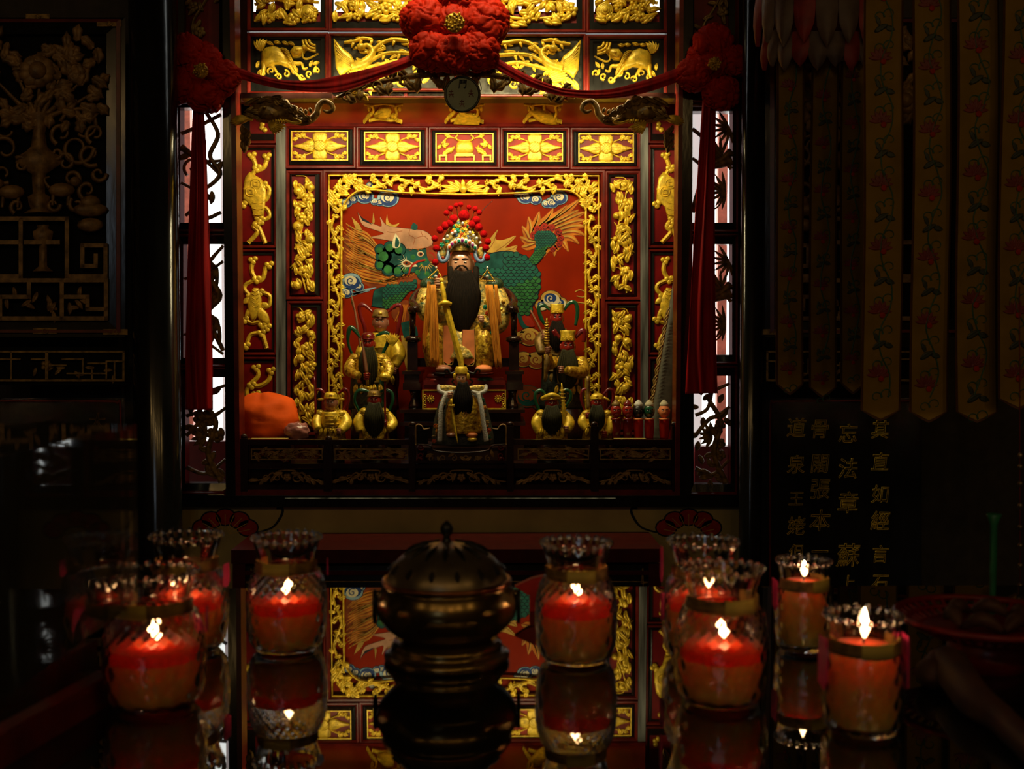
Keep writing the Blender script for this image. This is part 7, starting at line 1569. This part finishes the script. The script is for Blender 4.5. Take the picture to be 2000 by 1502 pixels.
    for (ang, v0, ww, hh) in tagp:
        mb = MB(); a = -math.pi/2+ang; rr = k*1.03; tx, ty = -math.sin(a), math.cos(a); nx, ny = math.cos(a), math.sin(a); z = ZT+v0*H
        P = [(-ww, hh), (ww, hh), (ww*1.2, -hh*.6), (ww*.3, -hh), (-ww*1.1, -hh*.8)]
        vs = [(c.x+rr*nx+tx*u, c.y+rr*ny+ty*u, z+w_) for u, w_ in P]; vs += [(x+nx*.0012, y+ny*.0012, z_) for x, y, z_ in vs]
        mb.add(vs, [tuple(range(5)), tuple(reversed(range(5, 10)))]+[(q, (q+1) % 5, 5+(q+1) % 5, 5+q) for q in range(5)], False); mb.build('pink_tag', 'paper_pink', t)
    return t
jar('large glass candle jar nearest the camera on the left, red wax', 303, 1378, .0965, .134, True, .46, -.35, [(1.75, .62, .010, .012)], seed=1)
jar('glass candle jar with clear flared neck, between the other left jars and the incense burner', 561, 1268, .0905, .132, True, .45, -.2, [(1.7, .72, .006, .010)], seed=2)
jar('glass candle jar behind the nearest left jar, rim overlapping the painted fan', 366, 1268, .093, .134, True, .48, .2, [(1.4, .66, .008, .014)], seed=3)
jar('glass candle jar with glowing orange-red wax just right of the incense burner', 1125, 1290, .090, .134, True, .52, .1, [], seed=4)
jar('glass candle jar behind the big right jar, nearest the altar on that side', 1372, 1285, .090, .134, True, .55, .3, [(-1.6, .80, .008, .020), (-1.5, .45, .008, .016)], seed=5)
jar('biggest glass candle jar on the right with clear flared neck and red wax', 1408, 1372, .091, .136, True, .44, .35, [], seed=6)
jar('small full candle jar with diamond-cut glass and low flame behind the front right jar', 1568, 1268, .064, .104, False, .78, .55, [(-1.55, .62, .010, .018)], seed=7)
jar('small full candle jar with tall bright flame nearest the red basket', 1684, 1428, .073, .108, False, .76, .1, [(-1.5, .60, .010, .024), (1.5, .60, .010, .026)], seed=8)
# ---------------------------------------------------------------- bronze incense burner
c = onz(873, 1287, ZT); s = (c-CAM).dot(FW)/FP
t = thing('incense_burner', 'round bronze incense burner with pierced domed lid and ring handles', 'incense burner', c)
mb = MB(); lathe(mb, c, [(118*s, 0), (122*s, .003), (122*s, .008), (112*s, .012), (104*s, .013), (108*s, .017), (104*s, .022), (84*s, .024)], 48); mb.build('base', 'bronze', t)
bowl = [(84*s, .024), (92*s, .028), (112*s, .036), (130*s, .048), (137*s, .060), (136*s, .070), (129*s, .080), (124*s, .085), (124*s, .089), (112*s, .091)]
mb = MB(); lathe(mb, c, cr(bowl, 4), 56); mb.build('bowl', 'bronze', t)
mb = MB(); tube(mb, [(c.x+122*s*math.cos(a*math.pi/24), c.y+122*s*math.sin(a*math.pi/24), c.z+.090) for a in range(49)], .0030, 8, 1, True); mb.build('rim', 'bronze_rust', t)
lid = cr([(118*s, .090), (112*s, .100), (98*s, .112), (76*s, .122), (48*s, .129), (20*s, .132), (10*s, .134)], 4)
mb = MB(); lathe(mb, c, lid, 56, lambda a, z: 1+(.02*abs(math.sin(6*a)) if z > .114 else 0)); ld = mb.build('lid', 'bronze_lid', t)
for k in range(14):
    a = k*2*math.pi/14; r0, z0 = 106*s, .106
    mb = MB(); ctr = Vector((c.x+r0*math.cos(a), c.y+r0*math.sin(a), c.z+z0)); n_ = Vector((math.cos(a), math.sin(a), .9)).normalized(); tt = Vector((-math.sin(a), math.cos(a), 0)); bb = n_.cross(tt)
    vs = [ctr+n_*.0022+tt*(5*s*math.cos(q*.628)*(1 if math.sin(q*.628) < .3 else .7))+bb*(11*s*math.sin(q*.628)) for q in range(10)]; vs += [v-n_*.006 for v in vs]
    mb.add(vs, [tuple(range(10))]+[(q, (q+1) % 10, 10+(q+1) % 10, 10+q) for q in range(10)], False); mb.build('vent_hole', 'ink', ld)
    b0 = a+math.pi/14
    mb = MB(); tube(mb, [(c.x+84*s*math.cos(b0), c.y+84*s*math.sin(b0), c.z+.1205), (c.x+64*s*math.cos(b0), c.y+64*s*math.sin(b0), c.z+.1275), (c.x+36*s*math.cos(b0), c.y+36*s*math.sin(b0), c.z+.1325)], [2*s, 4.5*s, 1.5*s], 6, 4); mb.build('vent_slot', 'bronze_dark', ld)
mb = MB(); lathe(mb, (c.x, c.y, c.z+.132), [(12*s, 0), (8*s, .004), (6*s, .008), (11*s, .011), (13*s, .016), (10*s, .021), (5*s, .024), (2*s, .026)], 16); mb.build('finial', 'bronze_dark', ld)
for sg in (-1, 1):
    mb = MB(); h = Vector((c.x+sg*134*s, c.y, c.z+.074)); ell(mb, h, 9*s, 9*s, 9*s, 10, 8); mb.build('handle_boss', 'bronze', t)
    mb = MB(); q = Vector((h.x+sg*6*s, h.y, h.z-.014)); tube(mb, [(q.x, q.y+.010*math.cos(a*math.pi/10), q.z+.018*math.sin(a*math.pi/10)) for a in range(21)], .0022, 7, 1, True); mb.build('ring_handle', 'bronze_dark', t)
# red folded paper behind the burner
mb = MB(); c = onz(1040, 1190, ZT); Yr = c.y; M = PL(Yr)
P = [(1005, 1142), (1040, 1126), (1066, 1120), (1072, 1150), (1060, 1165), (1030, 1158)]
z0 = M(1040, 1165).z
mb.add([M(x, y, 0) for x, y in P]+[M(x, y, .012) for x, y in P], [tuple(range(6)), tuple(reversed(range(6, 12)))]+[(k, (k+1) % 6, 6+(k+1) % 6, 6+k) for k in range(6)], False)
a = M(1040, 1150); box(mb, a.x-.004, a.x+.004, a.y-.010, a.y-.002, ZT, a.z)
tag(mb.build('red_paper', 'paper_red'), 'folded red paper between the incense burner and the glowing jar', 'paper')
# ---------------------------------------------------------------- red plastic basket, curved wood, green strip at the right edge
c = onz(1925, 1300, ZT); c = Vector((c.x, c.y, ZT)); s = (c-CAM).dot(FW)/FP
zr = pt(1900, 1205, c.y).z-ZT
t = thing('plastic_basket', 'shallow red plastic basket at the right edge of the offering table', 'basket', c)
R0 = 168*s; R1 = 120*s; z1 = .040
for j in range(3):
    q = j/2; rr = R1+(R0-R1)*q; mb = MB(); tube(mb, [(c.x+rr*math.cos(a*math.pi/24), c.y+rr*math.sin(a*math.pi/24), ZT+z1+(zr-z1)*q) for a in range(49)], .004 if j == 2 else .0028, 8, 1, True); mb.build('rim' if j == 2 else 'hoop', 'plastic_red', t)
for k in range(44):
    a = k*2*math.pi/44; mb = MB(); tube(mb, [(c.x+R1*math.cos(a), c.y+R1*math.sin(a), ZT+z1), (c.x+(R1+R0)/2*1.02*math.cos(a), c.y+(R1+R0)/2*1.02*math.sin(a), ZT+(z1+zr)/2), (c.x+R0*math.cos(a), c.y+R0*math.sin(a), ZT+zr)], .0026, 5, 2); mb.build('rib', 'plastic_red', t)
mb = MB(); lathe(mb, (c.x, c.y, ZT), [(R1*.9, z1-.004), (R1, z1), (R1*.96, z1+.002)], 40); mb.build('bottom', 'plastic_red', t)
mb = MB(); lathe(mb, (c.x, c.y, ZT), [(R1*.6, 0), (R1*.6, z1-.004)], 30); mb.build('foot', 'plastic_red', t)
for k in range(6):
    mb = MB(); a = k*1.05; q = R1*.55; ctr = Vector((c.x+q*math.cos(a), c.y+q*math.sin(a), ZT+z1+.014)); tube(mb, [(ctr.x-.02*math.sin(a), ctr.y+.02*math.cos(a), ctr.z-.004), (ctr.x, ctr.y, ctr.z+.006), (ctr.x+.02*math.sin(a), ctr.y-.02*math.cos(a), ctr.z-.004)], [.003, .009, .003], 8, 5)
    tag(mb.build('divination_block', 'wood_dim'), 'small crescent wooden block lying in the red plastic basket', 'wooden block', 'wooden blocks in the basket')
t = thing('wooden_crook', 'curved brown wooden handle lying in front of the red basket', 'wooden handle', onz(1840, 1360, ZT))
P = [onz(1826, 1345, ZT)+Vector((0, 0, .016)), onz(1850, 1335, ZT)+Vector((0, 0, .020)), onz(1900, 1400, ZT)+Vector((0, 0, .018)), onz(1960, 1440, ZT)+Vector((0, 0, .014)), onz(2040, 1520, ZT)+Vector((0, 0, .012))]
mb = MB(); tube(mb, P, [.014, .020, .018, .014, .012], 14, 6); mb.build('shaft', 'wood_dim', t); mb = MB(); ell(mb, P[0]+Vector((-.004, 0, 0)), .016, .018, .016, 14, 10, lambda d: 1+.06*mnoise.noise(d*3)); mb.build('knob', 'wood_dim', t)
t = thing('green_tube', 'slim green plastic tube with flared top standing behind the red basket', 'tube', onz(1938, 1196, ZT))
Yg = onz(1938, 1196, ZT).y; cg = onz(1938, 1196, ZT); sg = sc(Yg)
mb = MB(); lathe(mb, (cg.x, cg.y, ZT), [(6*sg, 0), (6*sg, .02), (7*sg, .06), (7*sg, pt(0, 1030, Yg).z-ZT), (15*sg, pt(0, 1010, Yg).z-ZT), (14*sg, pt(0, 1009, Yg).z-ZT), (6*sg, pt(0, 1032, Yg).z-ZT)], 18); mb.build('body', 'plastic_green', t)
mb = MB(); lathe(mb, (cg.x, cg.y, ZT), [(22*sg, 0), (22*sg, .004), (9*sg, .008)], 18); mb.build('base', 'plastic_green', t)
t = thing('bead_string', 'string of small glinting beads hanging at the right edge of the picture', 'beads', pt(1993, 1160, 1.9)); 
mb = MB(); ptube(mb, [(1991, 560, 1.9), (1992, 900, 1.9), (1993, 1160, 1.9)], 1.2, 5, 3); mb.build('cord', 'red_lacquer', t)
for y in (890, 912, 945, 988, 1066, 1144, 1030, 1105): mb = MB(); pell(mb, 1993, y, 1.9, 5, 6, 5); mb.build('bead', 'bronze_lid', t)
# ---------------------------------------------------------------- clear box on a red wooden stand at the left
zs = ZT+.105
a = onz(205, 1165, zs); Yfar = a.y
t = thing('red_wooden_stand', 'dark red stepped wooden stand at the left edge of the table', 'stand', (-.62, 1.1, ZT))
xe = a.x
for nm, d, z0, z1 in (('plinth', -.03, ZT, ZT+.030), ('step', -.012, ZT+.030, ZT+.062), ('top', 0.0, ZT+.062, zs)):
    mb = MB(); A_ = Vector((xe-.02-d, Yfar)); B_ = Vector((xe-.12-d, .62))
    vs = []
    for z in (z0, z1): vs += [(A_.x, A_.y, z), (B_.x, B_.y, z), (B_.x-.35, B_.y, z), (A_.x-.55, A_.y, z)]
    mb.add(vs, [(0, 1, 2, 3), (7, 6, 5, 4)]+[(k, 4+k, 4+(k+1) % 4, (k+1) % 4) for k in range(4)], False); mb.build(nm, 'red_lacquer' if nm != 'step' else 'dark_wood', t)
Yx = Yfar-.02; e = pt(270, 1100, Yx); zt2 = pt(268, 828, Yx).z; xl2 = e.x-.42; 
t = thing('acrylic_box', 'clear acrylic box standing on the red stand at the left edge', 'box', (e.x-.2, Yx-.2, zs))
th = .004
for nm, b_ in (('side_panel', (e.x-th, e.x, Yx-.36, Yx)), ('side_panel', (xl2, xl2+th, Yx-.36, Yx)), ('back_panel', (xl2+th, e.x-th, Yx-th, Yx)), ('front_panel', (xl2+th, e.x-th, Yx-.36, Yx-.36+th))):
    mb = MB(); box(mb, b_[0], b_[1], b_[2], b_[3], zs+.0005, zt2-th); mb.build(nm, 'acrylic', t)
mb = MB(); box(mb, xl2, e.x, Yx-.36, Yx, zt2-th, zt2); mb.build('lid', 'acrylic', t)
mb = MB(); q0 = pt(-90, 900, Yx-.15).x; q1 = pt(66, 900, Yx-.15).x; box(mb, q0, q1, Yx-.16, Yx-.06, zs+.001, zt2-.02); bk = mb.build('wooden_tablet', 'wood_brown'); tag(bk, 'brown wooden tablet standing inside the clear acrylic box', 'tablet')
